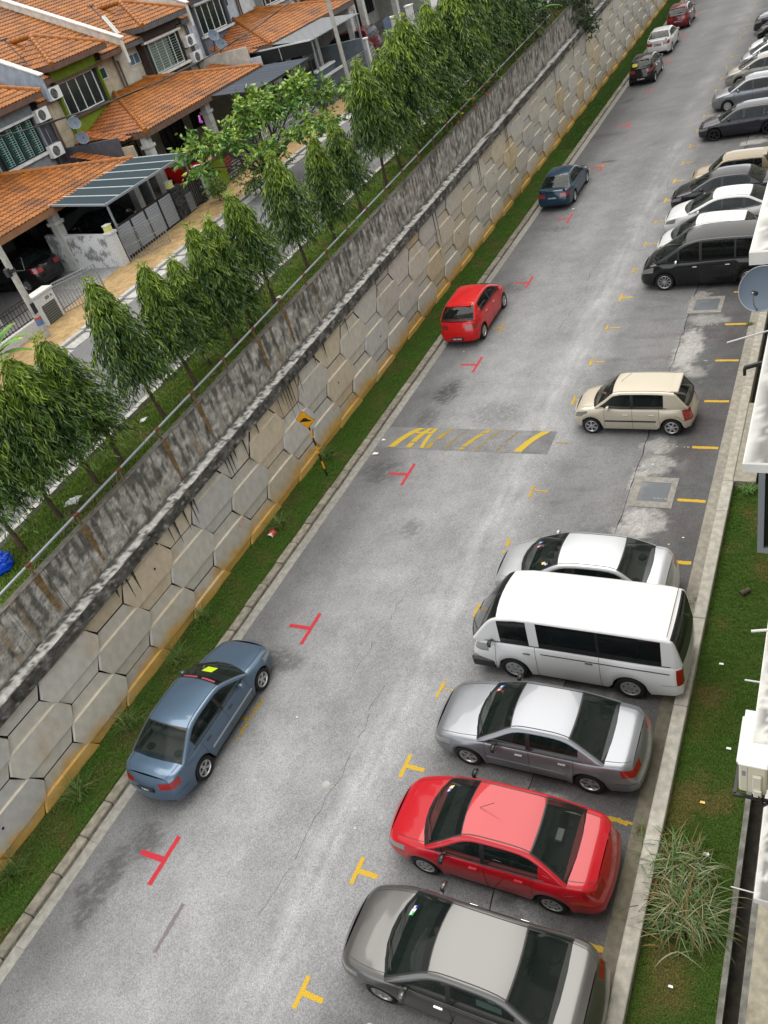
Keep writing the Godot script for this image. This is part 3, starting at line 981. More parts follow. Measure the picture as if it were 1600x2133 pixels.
func build_rail() -> void:
	var yr := func(z: float) -> float: return 4.91 - 0.0336 * z
	var rail := thing("pipe_railing", "grey pipe railing with rusty collars along the top of the wall", "railing")
	var zs := []
	for i in range(-4, 27): zs.append(-4.6 - 1.685 * i)
	for i in zs.size():
		var z: float = zs[i]
		var y: float = yr.call(z)
		if i + 1 < zs.size():
			var z2: float = zs[i + 1]
			var g := Geo.new()
			g.tube([Vector3(-8.1, y, z), Vector3(-8.1, yr.call(z2), z2)], 0.034, 10)
			put(g, "pipe", "galv", rail)
		var c := Geo.new()
		c.tube([Vector3(-8.1, y + .004, z + .085), Vector3(-8.1, y - .004, z - .085)], 0.041, 10)
		put(c, "collar", "rust", rail)
		var p := Geo.new()
		p.col = Color(0.2, 0.13, 0.08)
		p.tube([Vector3(-8.1, wall_top(z) - 0.02, z), Vector3(-8.1, y, z)], 0.03, 8)
		put(p, "post", "old_concrete", rail)

func build_upper_ground() -> void:
	# grass behind the parapet, street, far pavement, lots
	var f := func(_x, z): return up(z) - 0.03
	var g := sheet(-10.25, -8.19, 8, -165, 0.25, func(x, z): return up(z) - 0.06 + 0.07 * nz(x, z, 0.6), func(x, z):
		var q := ss(-0.05, 0.4, nz(x + 8, z, 0.8))
		return Color(0.10, 0.16, 0.03).lerp(Color(0.22, 0.16, 0.07), q * 0.7))
	struct(g, "upper_verge", "soil")
	var s := sheet(-16.8, -10.4, 8, -165, 0.5, f, func(x, z):
		var b := 0.20 * (1.0 + 0.2 * nz(x, z, 0.5))
		return Color(b, b, b * 1.03))
	struct(s, "street", "asphalt")
	var k := Geo.new()
	var z := 8.0
	while z > -165:
		k.col = jit(Color(0.42, 0.41, 0.38), 0.12)
		var y := up(z)
		k.box(Vector3(-10.42, y - 0.5, z - 1.19), Vector3(-10.24, y + 0.09, z))
		k.col = jit(Color(0.40, 0.39, 0.37), 0.1)
		k.box(Vector3(-17.0, y - 0.5, z - 1.19), Vector3(-16.78, y + 0.09, z))
		k.box(Vector3(-16.76, y - 0.5, z - 1.19), Vector3(-16.2, y + 0.0, z))
		z -= 1.2
	struct(k, "kerb", "concrete")
	var p := sheet(-19.3, -17.0, 8, -165, 0.12, func(_x, zz): return up(zz) + 0.06, func(x, zz):
		var b := 1.0 + 0.35 * nz(x, zz, 1.3) + 0.2 * NF.get_noise_2d(x * 4.0, zz * 4.0)
		return Color(0.36, 0.245, 0.115) * b)
	struct(p, "pavement", "concrete")
	var l := sheet(-60, -19.28, 8, -165, 2.0, func(_x, zz): return up(zz) + 0.05, func(x, zz):
		return Color(0.27, 0.27, 0.265) * (1.0 + 0.2 * nz(x, zz, 0.7)))
	struct(l, "forecourt", "concrete")
	# fill under the upper level so that nothing is hollow
	var fill := Geo.new()
	fill.col = Color(0.08, 0.07, 0.05)
	for i in 18:
		var za := 8.0 - i * 10.0
		fill.box(Vector3(-60, -0.5, za - 10), Vector3(-8.21, up(za) - 0.75, za))
	struct(fill, "terrain", "soil")

# ---------------------------------------------------------------- cars
# A car is lofted from its side profile and plan. Local +x is forward, the origin lies on the ground midway between the axles.
func prof(pts: Array, s: float) -> float:
	var n := pts.size()
	if s <= pts[0][0]: return pts[0][1]
	if s >= pts[n - 1][0]: return pts[n - 1][1]
	var i := 0
	while pts[i + 1][0] < s: i += 1
	var a: Array = pts[i]
	var b: Array = pts[i + 1]
	var t: float = (s - a[0]) / (b[0] - a[0])
	var m0: float = (b[1] - a[1]) if i == 0 else (b[1] - pts[i - 1][1]) / (b[0] - pts[i - 1][0]) * (b[0] - a[0])
	var m1: float = (b[1] - a[1]) if i + 2 >= n else (pts[i + 2][1] - a[1]) / (pts[i + 2][0] - a[0]) * (b[0] - a[0])
	var d: float = b[1] - a[1]
	# keep it monotone
	if absf(d) < 1e-5: return a[1]
	m0 = clampf(m0 / d, 0, 3) * d
	m1 = clampf(m1 / d, 0, 3) * d
	var t2 := t * t
	var t3 := t2 * t
	return (2 * t3 - 3 * t2 + 1) * a[1] + (t3 - 2 * t2 + t) * m0 + (-2 * t3 + 3 * t2) * b[1] + (t3 - t2) * m1

func emit(P: Array, key: Callable, into: Dictionary) -> void:
	# smooth sheet whose cells go to different parts; normal = (next column) x (next row)
	var nr := P.size()
	var nc: int = P[0].size()
	var N := []
	for i in nr:
		var row := []
		for j in nc:
			var a: Vector3 = P[i][mini(j + 1, nc - 1)] - P[i][maxi(j - 1, 0)]
			var b: Vector3 = P[mini(i + 1, nr - 1)][j] - P[maxi(i - 1, 0)][j]
			row.append(a.cross(b).normalized())
		N.append(row)
	for i in nr - 1:
		for j in nc - 1:
			var k: String = key.call(i, j)
			if k == "": continue
			if not into.has(k): into[k] = Geo.new()
			var g: Geo = into[k]
			g.qn(P[i][j], P[i][j + 1], P[i + 1][j + 1], P[i + 1][j], N[i][j], N[i][j + 1], N[i + 1][j + 1], N[i + 1][j])

var lastG := []
var lastS := []
const RING = 9

func car(called: String, label: String, category: String, S: Dictionary, body: Material, at: Vector3, yaw: float, group := "") -> Node3D:
	var o := thing(called, label, category, at, yaw, group)
	var L: float = S.L
	var W: float = S.W
	var H: float = S.H
	var wb: float = S.wb
	var fo: float = S.fo
	var wr: float = S.get("wr", 0.30)
	var deck: Array = S.deck
	var roof: Array = S.roof
	var sc: float = roof[0][0]           # windscreen foot
	var swt: float = S.swt               # windscreen head
	var srt: float = S.srt               # rear glass head
	var srb: float = roof[roof.size() - 1][0]   # rear glass foot
	var wroof: float = S.get("wroof", 0.69)
	var bow: float = S.get("bow", 0.14)
	var cf: float = S.get("cf", 0.13)
	var cr: float = S.get("cr", 0.08)
	var leanF: float = S.get("leanF", 0.12)
	var leanR: float = S.get("leanR", 0.10)
	var clr: float = S.get("clear", 0.19)
	var x0 := fo + wb / 2
	var arch = wr + S.get("archgap", 0.055)
	var hw := W / 2
	var d1: float = S.d1
	var d2: float = S.d2
	var d3: float = S.d3
	var glassm: String = S.get("glass", "car_glass")

	var width := func(s: float) -> float:
		var w := hw
		if s < 1.0: w -= hw * cf * pow(1.0 - s / 1.0, 2.3)
		if s < 0.2: w -= 0.10 * pow(1.0 - s / 0.2, 2)
		if s > L - 0.9: w -= hw * cr * pow((s - L + 0.9) / 0.9, 2.3)
		if s > L - 0.2: w -= 0.09 * pow((s - L + 0.2) / 0.2, 2)
		return w
	var bottom := func(s: float) -> float:
		var y := clr
		if s < 0.5: y += 0.05 * (1.0 - s / 0.5)
		if s > L - 0.6: y += 0.06 * (s - L + 0.6) / 0.6
		for a in [fo, fo + wb]:
			var d := absf(s - a)
			if d < arch: y = maxf(y, wr + sqrt(arch * arch - d * d))
		return y
	var ring := func(s: float) -> Array:
		var w: float = width.call(s)
		var yb: float = bottom.call(s)
		var yk: float = prof(deck, s)
		var ysh := yk - 0.07
		var pts := []
		var flare := 0.0
		for a in [fo, fo + wb]:
			flare = maxf(flare, 0.018 * ss(arch + 0.12, arch - 0.05, absf(s - a)))
		pts.append(Vector2(w - 0.05 + flare * 2.0, yb))
		pts.append(Vector2(w - 0.012 + flare, lerpf(yb, ysh, 0.16)))
		pts.append(Vector2(w + flare, lerpf(yb, ysh, 0.45)))
		pts.append(Vector2(w - 0.004, lerpf(yb, ysh, 0.72)))
		pts.append(Vector2(w - 0.032, ysh))
		pts.append(Vector2(w - 0.075, yk - 0.014))
		pts.append(Vector2(w - 0.17, yk + 0.008))
		pts.append(Vector2(w * 0.5, yk + S.get("crown", 0.035) * 0.75))
		pts.append(Vector2(0, yk + S.get("crown", 0.035)))
		return pts
	var place := func(s: float, p: Vector2, side: float) -> Vector3:
		var x := x0 - s
		var q := clampf((p.y - 0.45) / 0.35, -0.6, 1.3)
		if s < 1.2: x -= leanF * maxf(q, 0.0) * (1.0 - s / 1.2) + (0.05 * maxf(-q, 0.0)) * (1.0 - s / 1.2)
		if s > L - 1.0: x += (leanR * maxf(q, 0.0) + 0.06 * maxf(-q, 0)) * (s - L + 1.0)
		# plan bow of nose and tail
		var z := p.x * side
		return Vector3(x, p.y, z)

	var st := [0.0, 0.025, 0.06, 0.11, 0.17, 0.24, 0.33, 0.43, L - 0.43, L - 0.33, L - 0.24, L - 0.17, L - 0.11, L - 0.06, L - 0.025, L, d1, d2, d3, sc, srb, fo, fo + wb]
	var q0 := 0.55
	while q0 < L - 0.5:
		st.append(q0); q0 += 0.13
	for a in [fo, fo + wb]:
		for k in range(-8, 9): st.append(a + k * arch / 8.0 * 0.995)
	st.sort()
	var sta := []
	for s in st:
		if s < 0 or s > L: continue
		if sta.is_empty() or s - sta[sta.size() - 1] > 0.012: sta.append(s)
	var P := []
	for s in sta:
		var r: Array = ring.call(s)
		var row := []
		for j in RING: row.append(place.call(s, r[j], 1.0))
		for j in range(RING - 2, -1, -1): row.append(place.call(s, r[j], -1.0))
		row.reverse()   # so that columns run from -z side over the top to +z: normal outwards for stations going backwards
		P.append(row)
	var parts := {}
	var lampF: float = S.get("lampF", 0.4)
	var lampR: float = S.get("lampR", 0.28)
	var key := func(i: int, j: int) -> String:
		var s: float = (sta[i] + sta[i + 1]) / 2
		var jj := j if j < RING - 1 else 2 * (RING - 1) - 1 - j    # 0 bottom band ... 7 top
		var side := "L" if j < RING - 1 else "R"
		if jj >= 6 or (jj == 5 and s < sc):
			if s < sc and s > 0.05: return "hood"
			if s > srb and s < L - 0.02: return "trunk_lid"
			return "body" if s < sc or s > srb else ""
		if jj == 3 and s > 0.03 and s < lampF: return "headlight#" + side
		if (jj == 3 or (jj == 2 and S.get("talltail", false))) and s > L - lampR: return "tail_light#" + side
		if jj <= 2 and s < 0.42: return "front_bumper"
		if jj <= 1 and s > L - 0.42: return "rear_bumper"
		if s > d1 and s < d2 and jj <= 5: return "front_door#" + side
		if s > d2 and s < d3 and jj <= 5: return ("rear_door#" + side) if not S.get("coupe", false) else "body"
		return "body"
	emit(P, key, parts)

	# nose and tail
	for e in 2:
		var s: float = sta[0] if e == 0 else sta[sta.size() - 1]
		var r: Array = ring.call(s)
		var rows := []
		var nz2 := 14
		var bulge: float = S.get("bulgeF", 0.10) if e == 0 else S.get("bulgeR", 0.07)
		var ys := [0, 1, 2, 3, 4, 5]
		for jj in ys:
			var row := []
			for k in nz2 + 1:
				var u := 1.0 - 2.0 * k / nz2
				var z: float = r[jj].x * u
				var y: float = r[jj].y
				if jj == 5:
					# follow the crown of the top
					var az := absf(z)
					if az < r[7].x: y = lerpf(r[8].y, r[7].y, az / r[7].x)
					elif az < r[6].x: y = lerpf(r[7].y, r[6].y, (az - r[7].x) / (r[6].x - r[7].x))
					else: y = lerpf(r[6].y, r[5].y, (az - r[6].x) / maxf(0.001, r[5].x - r[6].x))
				var p: Vector3 = place.call(s, Vector2(absf(z), r[jj].y), signf(z) if z != 0 else 1.0)
				p.y = y
				var b: float = bulge * (1.0 - u * u) * (1.0 if jj < 5 else 0.25) * (0.7 if jj == 0 else 1.0)
				p.x += b if e == 0 else -b
				row.append(p)
			if e == 0: row.reverse()
			rows.append(row)
		var k2 := func(i: int, j: int) -> String:
			var u := absf(1.0 - 2.0 * (j + 0.5) / nz2)
			if e == 0:
				if i == 3 and u > 0.55: return "headlight#" + ("a" if j < nz2 / 2 else "b")
				if i == 3 or (i == 2 and S.get("grille2", false)): return "grille" if u < 0.42 else "body"
				if i == 1 and u < 0.7: return "air_intake"
				return "front_bumper"
			if (i == 3 or (i == 2 and S.get("talltail", false))) and u > S.get("tailu", 0.6): return "tail_light#" + ("a" if j < nz2 / 2 else "b")
			if i == 0: return "rear_valance"
			if i == 1: return "rear_bumper"
			return "trunk_panel"
		# both panels come out with outward normals when rows go upwards and columns run to the viewer's right
		emit(rows, k2, parts)

	# greenhouse
	var gst := [sc, swt, srt, srb, d2 - S.get("bodyB", 0.045), d2 + S.get("bodyB", 0.045), S.get("wa", sc + 0.3), S.wz, sc + 0.06, srb - 0.05]
	var pillars: Array = S.get("pillars", [])
	for p in pillars: gst.append(p - 0.03); gst.append(p + 0.03)
	var nn := 9
	for k in range(1, nn): gst.append(lerpf(sc, swt, float(k) / nn))
	for k in range(1, 9): gst.append(lerpf(swt, srt, float(k) / 9))
	for k in range(1, 7): gst.append(lerpf(srt, srb, float(k) / 7))
	gst.append(swt - 0.14)
	gst.append(swt - 0.02); gst.append(srt + 0.03)
	gst.sort()
	var gs := []
	for s in gst:
		if gs.is_empty() or s - gs[gs.size() - 1] > 0.008: gs.append(s)
	var G := []
	for s in gs:
		var yk: float = prof(deck, clampf(s, 0, L))
		var belt: float = yk - 0.012
		var yg: float = maxf(prof(roof, s), belt + 0.004)
		var wbel: float = width.call(s) - 0.055
		var wtop := hw * wroof
		wtop = minf(wtop, wbel - 0.02)
		var crown := 0.035 * ss(belt, belt + 0.3, yg) + 0.004
		var ye := yg - crown
		var side := func(y: float) -> float:
			var t := clampf((y - belt) / (H - belt), 0, 1)
			return lerpf(wbel, wtop, t * (0.85 + 0.15 * t))
		var wl := belt + 0.028
		var wh := maxf(ye - 0.05, wl + 0.001)
		wl = minf(wl, lerpf(belt, ye, 0.3)); wh = maxf(minf(wh, ye), wl + 0.0005)
		var pts := [Vector2(side.call(belt), belt), Vector2(side.call(wl), wl), Vector2(side.call((wl + wh) / 2) + 0.006, (wl + wh) / 2), Vector2(side.call(wh), wh), Vector2(side.call(ye) , ye - 0.006), Vector2(side.call(ye) - 0.045, ye + crown * 0.3), Vector2(side.call(ye) - 0.075, ye + crown * 0.45)]
		var we: float = pts[6].x
		pts.append(Vector2(we * 0.66, lerpf(ye + crown * 0.45, yg, 0.55)))
		pts.append(Vector2(we * 0.33, lerpf(ye + crown * 0.45, yg, 0.9)))
		pts.append(Vector2(0, yg))
		var row := []
		var fade := 0.0
		if s < swt: fade = bow * (1.0 - 0.55 * (s - sc) / (swt - sc))
		elif s < swt + 0.5: fade = bow * 0.45 * (1.0 - (s - swt) / 0.5)
		var fade2 := 0.0
		if s > srt: fade2 = S.get("bowR", 0.09) * (0.5 + 0.5 * (s - srt) / (srb - srt))
		elif s > srt - 0.5: fade2 = S.get("bowR", 0.09) * 0.5 * (1.0 - (srt - s) / 0.5)
		for k in 2 * pts.size() - 1:
			var kk := k if k < pts.size() else 2 * pts.size() - 2 - k
			var sg := 1.0 if k < pts.size() else -1.0
			var q: Vector2 = pts[kk]
			var u: float = clampf(1.0 - pow(q.x / maxf(0.1, wbel), 2), 0, 1) if kk >= 5 else 0.0
			row.append(Vector3(x0 - s + (fade - fade2) * u, q.y, q.x * sg))
		row.reverse()
		G.append(row)
	var gk := func(i: int, j: int) -> String:
		var s: float = (gs[i] + gs[i + 1]) / 2
		var jj := j if j < 9 else 17 - j
		var side := "L" if j < 9 else "R"
		if jj == 1 or jj == 2:
			if s > S.get("wa", sc + 0.3) and s < S.wz:
				if absf(s - d2) < S.get("bodyB", 0.045): return ("pillar#" if not S.has("bodyB") else "cabin#") + side
				for p in pillars:
					if absf(s - p) < 0.03: return "pillar#%s%f" % [side, p]
				return "side_window#%s%d" % [side, 0 if s < d2 else 1]
			return "pillar#%s%d" % [side, i] if (not S.has("bodyA") and s < S.get("wa", sc + 0.3) and s > sc + 0.12) or S.get("blackpillars", false) else "cabin#" + side
		if jj >= 6:
			if s < sc + 0.05: return "cowl"
			if s < swt - 0.14: return "windscreen"
			if s < swt - 0.02: return "sun_strip"
			if s < swt: return "windscreen_trim"
			if s < srt: return "roof"
			if s < srt + 0.03 or s > srb - 0.05: return "rear_trim#" + ("a" if s < srt + 0.03 else "b")
			return "rear_window"
		if jj == 5 and s < swt: return "windscreen_trim#" + side
		if jj == 5 and s > srt: return "rear_trim#" + side
		return "cabin#" + side
	emit(G, gk, parts)
	lastG = G; lastS = gs
	# roof ditch strips and belt-line rubbers
	for col in [6, 12]:
		var ditch := Geo.new()
		for i in gs.size() - 1:
			if gs[i] < swt - 0.01 or gs[i] > srt: continue
			var a: Vector3 = G[i][col]
			var b: Vector3 = G[i + 1][col]
			var d := Vector3(0, 0, 0.009)
			var e := Vector3(0, 0.003, 0)
			ditch.quad(a + d + e, b + d + e, b - d + e, a - d + e)
		if not S.get("noditch", false): put(ditch, "roof_ditch", "seam", o)
	for col in [1, 17]:
		var belt_strip := Geo.new()
		for i in gs.size() - 1:
			if gs[i] < sc + 0.25 or gs[i] > S.wz: continue
			var sgz := -1.0 if col == 1 else 1.0
			var a: Vector3 = G[i][col] + Vector3(0, -0.006, 0.004 * sgz)
			var b: Vector3 = G[i + 1][col] + Vector3(0, -0.006, 0.004 * sgz)
			belt_strip.bar(a, b, 0.008, 0.02)
		put(belt_strip, "belt_rubber", S.get("beltmat", "trim"), o)

	var mats := {"windscreen": "car_glass", "rear_window": S.get("rear_glass", glassm), "side_window": glassm, "pillar": "trim", "windscreen_trim": "trim", "rear_trim": "trim", "cowl": "trim", "sun_strip": "tint_glass", "headlight": "lamp", "tail_light": "tail", "grille": "trim", "air_intake": "trim", "rear_valance": "trim" if S.get("darkvalance", true) else body}
	if S.get("blackbumper", false):
		mats["front_bumper"] = "trim"; mats["rear_bumper"] = "trim"
	for k in parts:
		var nm: String = k.split("#")[0]
		var m: Variant = mats.get(nm, body)
		if nm == "roof" and S.has("roofmat"): m = S.roofmat
		put(parts[k], nm, m, o)

	# shut lines, 9 mm wide
	var seam := Geo.new()
	var line := func(a: Vector3, b: Vector3, nrm: Vector3) -> void:
		var d := (b - a).normalized()
		var w := d.cross(nrm).normalized() * 0.0045
		var u := nrm * 0.003
		seam.quad(a - w + u, a + w + u, b + w + u, b - w + u)
	for sgn in [1.0, -1.0]:
		for s in ([d1, d2, d3] if not S.get("coupe", false) else [d1, d2]):
			var r: Array = ring.call(s)
			for j in range(0, 5):
				if j == 0 and r[0].y > 0.34: continue
				line.call(place.call(s, r[j], sgn) , place.call(s, r[j + 1], sgn), Vector3(0, 0.15, sgn).normalized())
		for q in [[0.08, sc], [srb, L - 0.03]]:
			var a: float = q[0]
			if q[1] - a < 0.15: continue
			while a < q[1] - 0.01:
				var b := minf(a + 0.12, q[1])
				line.call(place.call(a, ring.call(a)[6], sgn) + Vector3(0, .001, 0), place.call(b, ring.call(b)[6], sgn) + Vector3(0, .001, 0), Vector3(0, 1, 0.15 * sgn).normalized())
				a = b
		# sill shadow gap along bumper tops
		for q in [[0.02, 0.42, 3], [L - 0.42, L - 0.02, 2]]:
			var a: float = q[0]
			while a < q[1] - 0.01:
				var b := minf(a + 0.07, q[1])
				line.call(place.call(a, ring.call(a)[q[2]], sgn), place.call(b, ring.call(b)[q[2]], sgn), Vector3(0, 0.1, sgn).normalized())
				a = b
		if S.get("moulding", false):
			var mo := Geo.new()
			var a = fo + arch + 0.1
			while a < fo + wb - arch - 0.1:
				var b := minf(a + 0.2, fo + wb - arch - 0.1)
				var pa: Vector3 = place.call(a, Vector2(width.call(a) + 0.004, 0.50), sgn)
				var pb: Vector3 = place.call(b, Vector2(width.call(b) + 0.004, 0.50), sgn)
				mo.bar(pa, pb, 0.016, 0.045)
				a = b
			put(mo, "side_moulding", S.get("mouldmat", body), o)
	put(seam, "shut_line", "seam", o)

	# sills, underbody
	var ub := Geo.new()
	ub.box(Vector3(x0 - L + 0.25, 0.2, -hw + 0.24), Vector3(x0 - 0.25, 0.62, hw - 0.24))
	ub.box(Vector3(-wb / 2 + arch + 0.02, clr - 0.02, -hw + 0.05), Vector3(wb / 2 - arch - 0.02, clr + 0.16, hw - 0.05))
	put(ub, "underbody", "void", o)

	# door handles, mirrors
	for sgn in [1.0, -1.0]:
		for q in ([d2 - 0.2, d3 - 0.22] if not S.get("coupe", false) else [d2 - 0.2]):
			var s: float = q
			var y: float = prof(deck, s) - S.get("handley", 0.13)
			var p: Vector3 = place.call(s, Vector2(width.call(s) - 0.01, y), sgn)
			var hg := Geo.new()
			hg.cbox(p + Vector3(-.085, -.014, -.022), p + Vector3(.085, .016, .022), 0.012)
			put(hg, "door_handle", S.get("handle", body), o)
		var sm = sc + S.get("mirror", 0.42)
		var ym: float = prof(deck, sm) + 0.06
		var pm: Vector3 = place.call(sm, Vector2(width.call(sm) + 0.07, ym), sgn)
		var mg := Geo.new()
		mg.lathe([Vector2(0.001, 0.075), Vector2(0.06, 0.06), Vector2(0.085, 0.02), Vector2(0.085, -0.02), Vector2(0.07, -0.035), Vector2(0.001, -0.036)], 14, Transform3D(Basis(Vector3(0, 0, 1.25), Vector3(1, 0, 0), Vector3(0, 0.85, 0)), pm))
		var mo2 := put(mg, "mirror", S.get("mirrormat", body), o)
		var ms := Geo.new()
		ms.bar(pm + Vector3(0.01, -.03, -sgn * .15), pm + Vector3(0, -.02, -sgn * .03), 0.05, 0.035)
		put(ms, "stalk", "trim", mo2)
		var mgl := Geo.new()
		mgl.lathe([Vector2(0.001, -0.0375), Vector2(0.066, -0.037), Vector2(0.068, -0.035)], 14, Transform3D(Basis(Vector3(0, 0, 1.25), Vector3(1, 0, 0), Vector3(0, 0.85, 0)), pm))
		put(mgl, "mirror_glass", "chrome", mo2)

	# wipers on the windscreen foot
	var wp := Geo.new()
	for zoff in [0.42, -0.18]:
		var a := wpt(G, gs, sc + 0.05, zoff)
		var b := wpt(G, gs, sc + 0.16, zoff - 0.48)
		wp.tube([a + Vector3(.02, .02, 0), a.lerp(b, 0.5) + Vector3(.012, .026, 0), b + Vector3(.005, .018, 0)], 0.009, 5)
	put(wp, "wiper", "trim", o)
	if S.get("rear_wiper", false):
		var wq := Geo.new()
		wq.tube([wpt(G, gs, srb - 0.05, 0.0) + Vector3(-.02, .01, 0), wpt(G, gs, lerpf(srt, srb, 0.75), 0.3) + Vector3(-.015, .01, 0)], 0.01, 5)
		put(wq, "rear_wiper", "trim", o)
	if S.get("aerial", false):
		var an := Geo.new()
		an.tube([Vector3(x0 - swt - 0.12, H - 0.01, 0.0), Vector3(x0 - swt - 0.45, H + 0.28, 0.0)], 0.005, 5)
		put(an, "aerial", "trim", o)
	if S.get("spoiler", 0) == 1:
		# lip over the boot
		var sp := Geo.new()
		var yk: float = prof(deck, L - 0.1) + 0.04
		sp.cbox(Vector3(x0 - L + 0.0, yk + 0.06, -hw * 0.78), Vector3(x0 - L + 0.2, yk + 0.1, hw * 0.78), 0.015)
		for z in [-hw * 0.7, hw * 0.7]: sp.cbox(Vector3(x0 - L + 0.04, yk - 0.03, z - .05), Vector3(x0 - L + 0.16, yk + 0.07, z + .05), 0.01)
		put(sp, "spoiler", body, o)
	if S.get("spoiler", 0) == 2:
		# roof-edge spoiler of a hatchback
		var sp := Geo.new()
		sp.cbox(Vector3(x0 - srt - 0.13, prof(roof, srt) - 0.05, -hw * wroof * 0.86), Vector3(x0 - srt + 0.1, prof(roof, srt) + 0.012, hw * wroof * 0.86), 0.018)
		put(sp, "spoiler", body, o)

	# interior
	var bel: float = prof(deck, sc + 0.8)
	var inn := Geo.new()
	inn.box(Vector3(x0 - srb + 0.1, 0.3, -hw + 0.18), Vector3(x0 - sc - 0.35, 0.42, hw - 0.18))
	put(inn, "cabin_floor", "seat_dark", o)
	var da := Geo.new()
	da.cbox(Vector3(x0 - sc - 0.75, bel - 0.28, -hw + 0.16), Vector3(x0 - sc - 0.12, bel - 0.03, hw - 0.16), 0.06)
	put(da, "dashboard", "seat_dark", o)
	var sw := Geo.new()
	var ringp := []
	for k in 17: ringp.append(Vector3(x0 - sc - 0.92, bel + 0.0, -0.36 * hw / 0.85) + Vector3(-sin(0.5) * cos(TAU * k / 16.0) * 0.17, cos(0.5) * cos(TAU * k / 16.0) * 0.17, sin(TAU * k / 16.0) * 0.17))
	sw.tube(ringp, 0.015, 5, false)
	put(sw, "steering_wheel", "seat_dark", o)
	var sm2: String = S.get("seatmat", "seat_dark")
	for z in [-0.36, 0.36]:
		for q in S.get("rowsx", [d1 + 1.0]):
			var sg := Geo.new()
			sg.cbox(Vector3(x0 - q - 0.30, 0.45, z - 0.23), Vector3(x0 - q + 0.3, 0.6, z + 0.23), 0.05)
			sg.cbox(Vector3(-0.07, 0.0, z - 0.23), Vector3(0.07, 0.58, z + 0.23), 0.05, Transform3D(Basis(Vector3(0, 0, 1), 0.28), Vector3(x0 - q - 0.32, 0.56, 0)))
			sg.cbox(Vector3(-0.045, 0.60, z - 0.13), Vector3(0.045, 0.78, z + 0.13), 0.04, Transform3D(Basis(Vector3(0, 0, 1), 0.26), Vector3(x0 - q - 0.32, 0.56, 0)))
			put(sg, "seat", sm2, o)
	var rs := Geo.new()
	var rx: float = S.get("rear_seat", srt - 0.35)
	rs.cbox(Vector3(x0 - rx - 0.25, 0.45, -hw + 0.25), Vector3(x0 - rx + 0.3, 0.62, hw - 0.25), 0.06)
	rs.cbox(Vector3(-0.08, 0.0, -hw + 0.25), Vector3(0.08, 0.55, hw - 0.25), 0.05, Transform3D(Basis(Vector3(0, 0, 1), 0.35), Vector3(x0 - rx - 0.25, 0.55, 0)))
	for z in [-0.36, 0.36]: rs.cbox(Vector3(-0.05, 0.5, z - 0.17), Vector3(0.05, 0.70, z + 0.17), 0.05, Transform3D(Basis(Vector3(0, 0, 1), 0.35), Vector3(x0 - rx - 0.25, 0.55, 0)))
	put(rs, "rear_seat", sm2, o)
	if S.get("shelf", true):
		var sh := Geo.new()
		sh.cbox(Vector3(x0 - srb + 0.06, bel - 0.06, -hw + 0.2), Vector3(x0 - rx - 0.42, bel - 0.02, hw - 0.2), 0.015)
		var shm := put(sh, "parcel_shelf", S.get("shelfmat", sm2), o)
		if S.get("speakers", true):
			for z in [-0.42, 0.42]:
				var spk := Geo.new()
				spk.lathe([Vector2(0.001, 0.012), Vector2(0.07, 0.012), Vector2(0.085, 0.03), Vector2(0.1, 0.0)], 16, Transform3D(Basis(Vector3(1, 0, 0), Vector3(0, 1, 0), Vector3(0, 0, 1.25)), Vector3(x0 - srb + 0.24, bel - 0.02, z)))
				put(spk, "speaker", "seat_dark", shm)

	# wheels
	var wm := wheel_meshes(wr, S.get("spokes", 5), S.get("rim", "alloy"), S.get("rimr", 0.66))
	for sx in [1.0, -1.0]:
		for sgn in [1.0, -1.0]:
			var w := Node3D.new()
			w.name = numbered("wheel", o)
			o.add_child(w, true)
			w.position = Vector3(sx * wb / 2, wr, sgn * (hw - 0.105))
			if sgn < 0: w.rotation.y = PI
			w.rotate_object_local(Vector3(0, 0, 1), R.randf() * TAU)
			share(wm[0], "tyre", w); share(wm[1], "rim", w); share(wm[2], "dark_backing", w)

	# number plates
	if S.has("plate"):
		plate(o, S.plate, -1.0, x0, L, ring, place, S)
	return o

func wpt(G: Array, gs: Array, s: float, z: float) -> Vector3:
	# a point of the greenhouse sheet at station s and lateral z
	var i := 0
	while i < gs.size() - 2 and gs[i + 1] < s: i += 1
	var t := clampf((s - gs[i]) / (gs[i + 1] - gs[i]), 0, 1)
	var best := Vector3.ZERO
	var a := []
	for j in G[i].size(): a.append(G[i][j].lerp(G[i + 1][j], t))
	for j in range(5, a.size() - 6):
		var p: Vector3 = a[j]
		var q: Vector3 = a[j + 1]
		if (p.z - z) * (q.z - z) <= 0 and absf(p.z - q.z) > 1e-6:
			best = p.lerp(q, (z - p.z) / (q.z - p.z))
	return best

var wheel_cache := {}

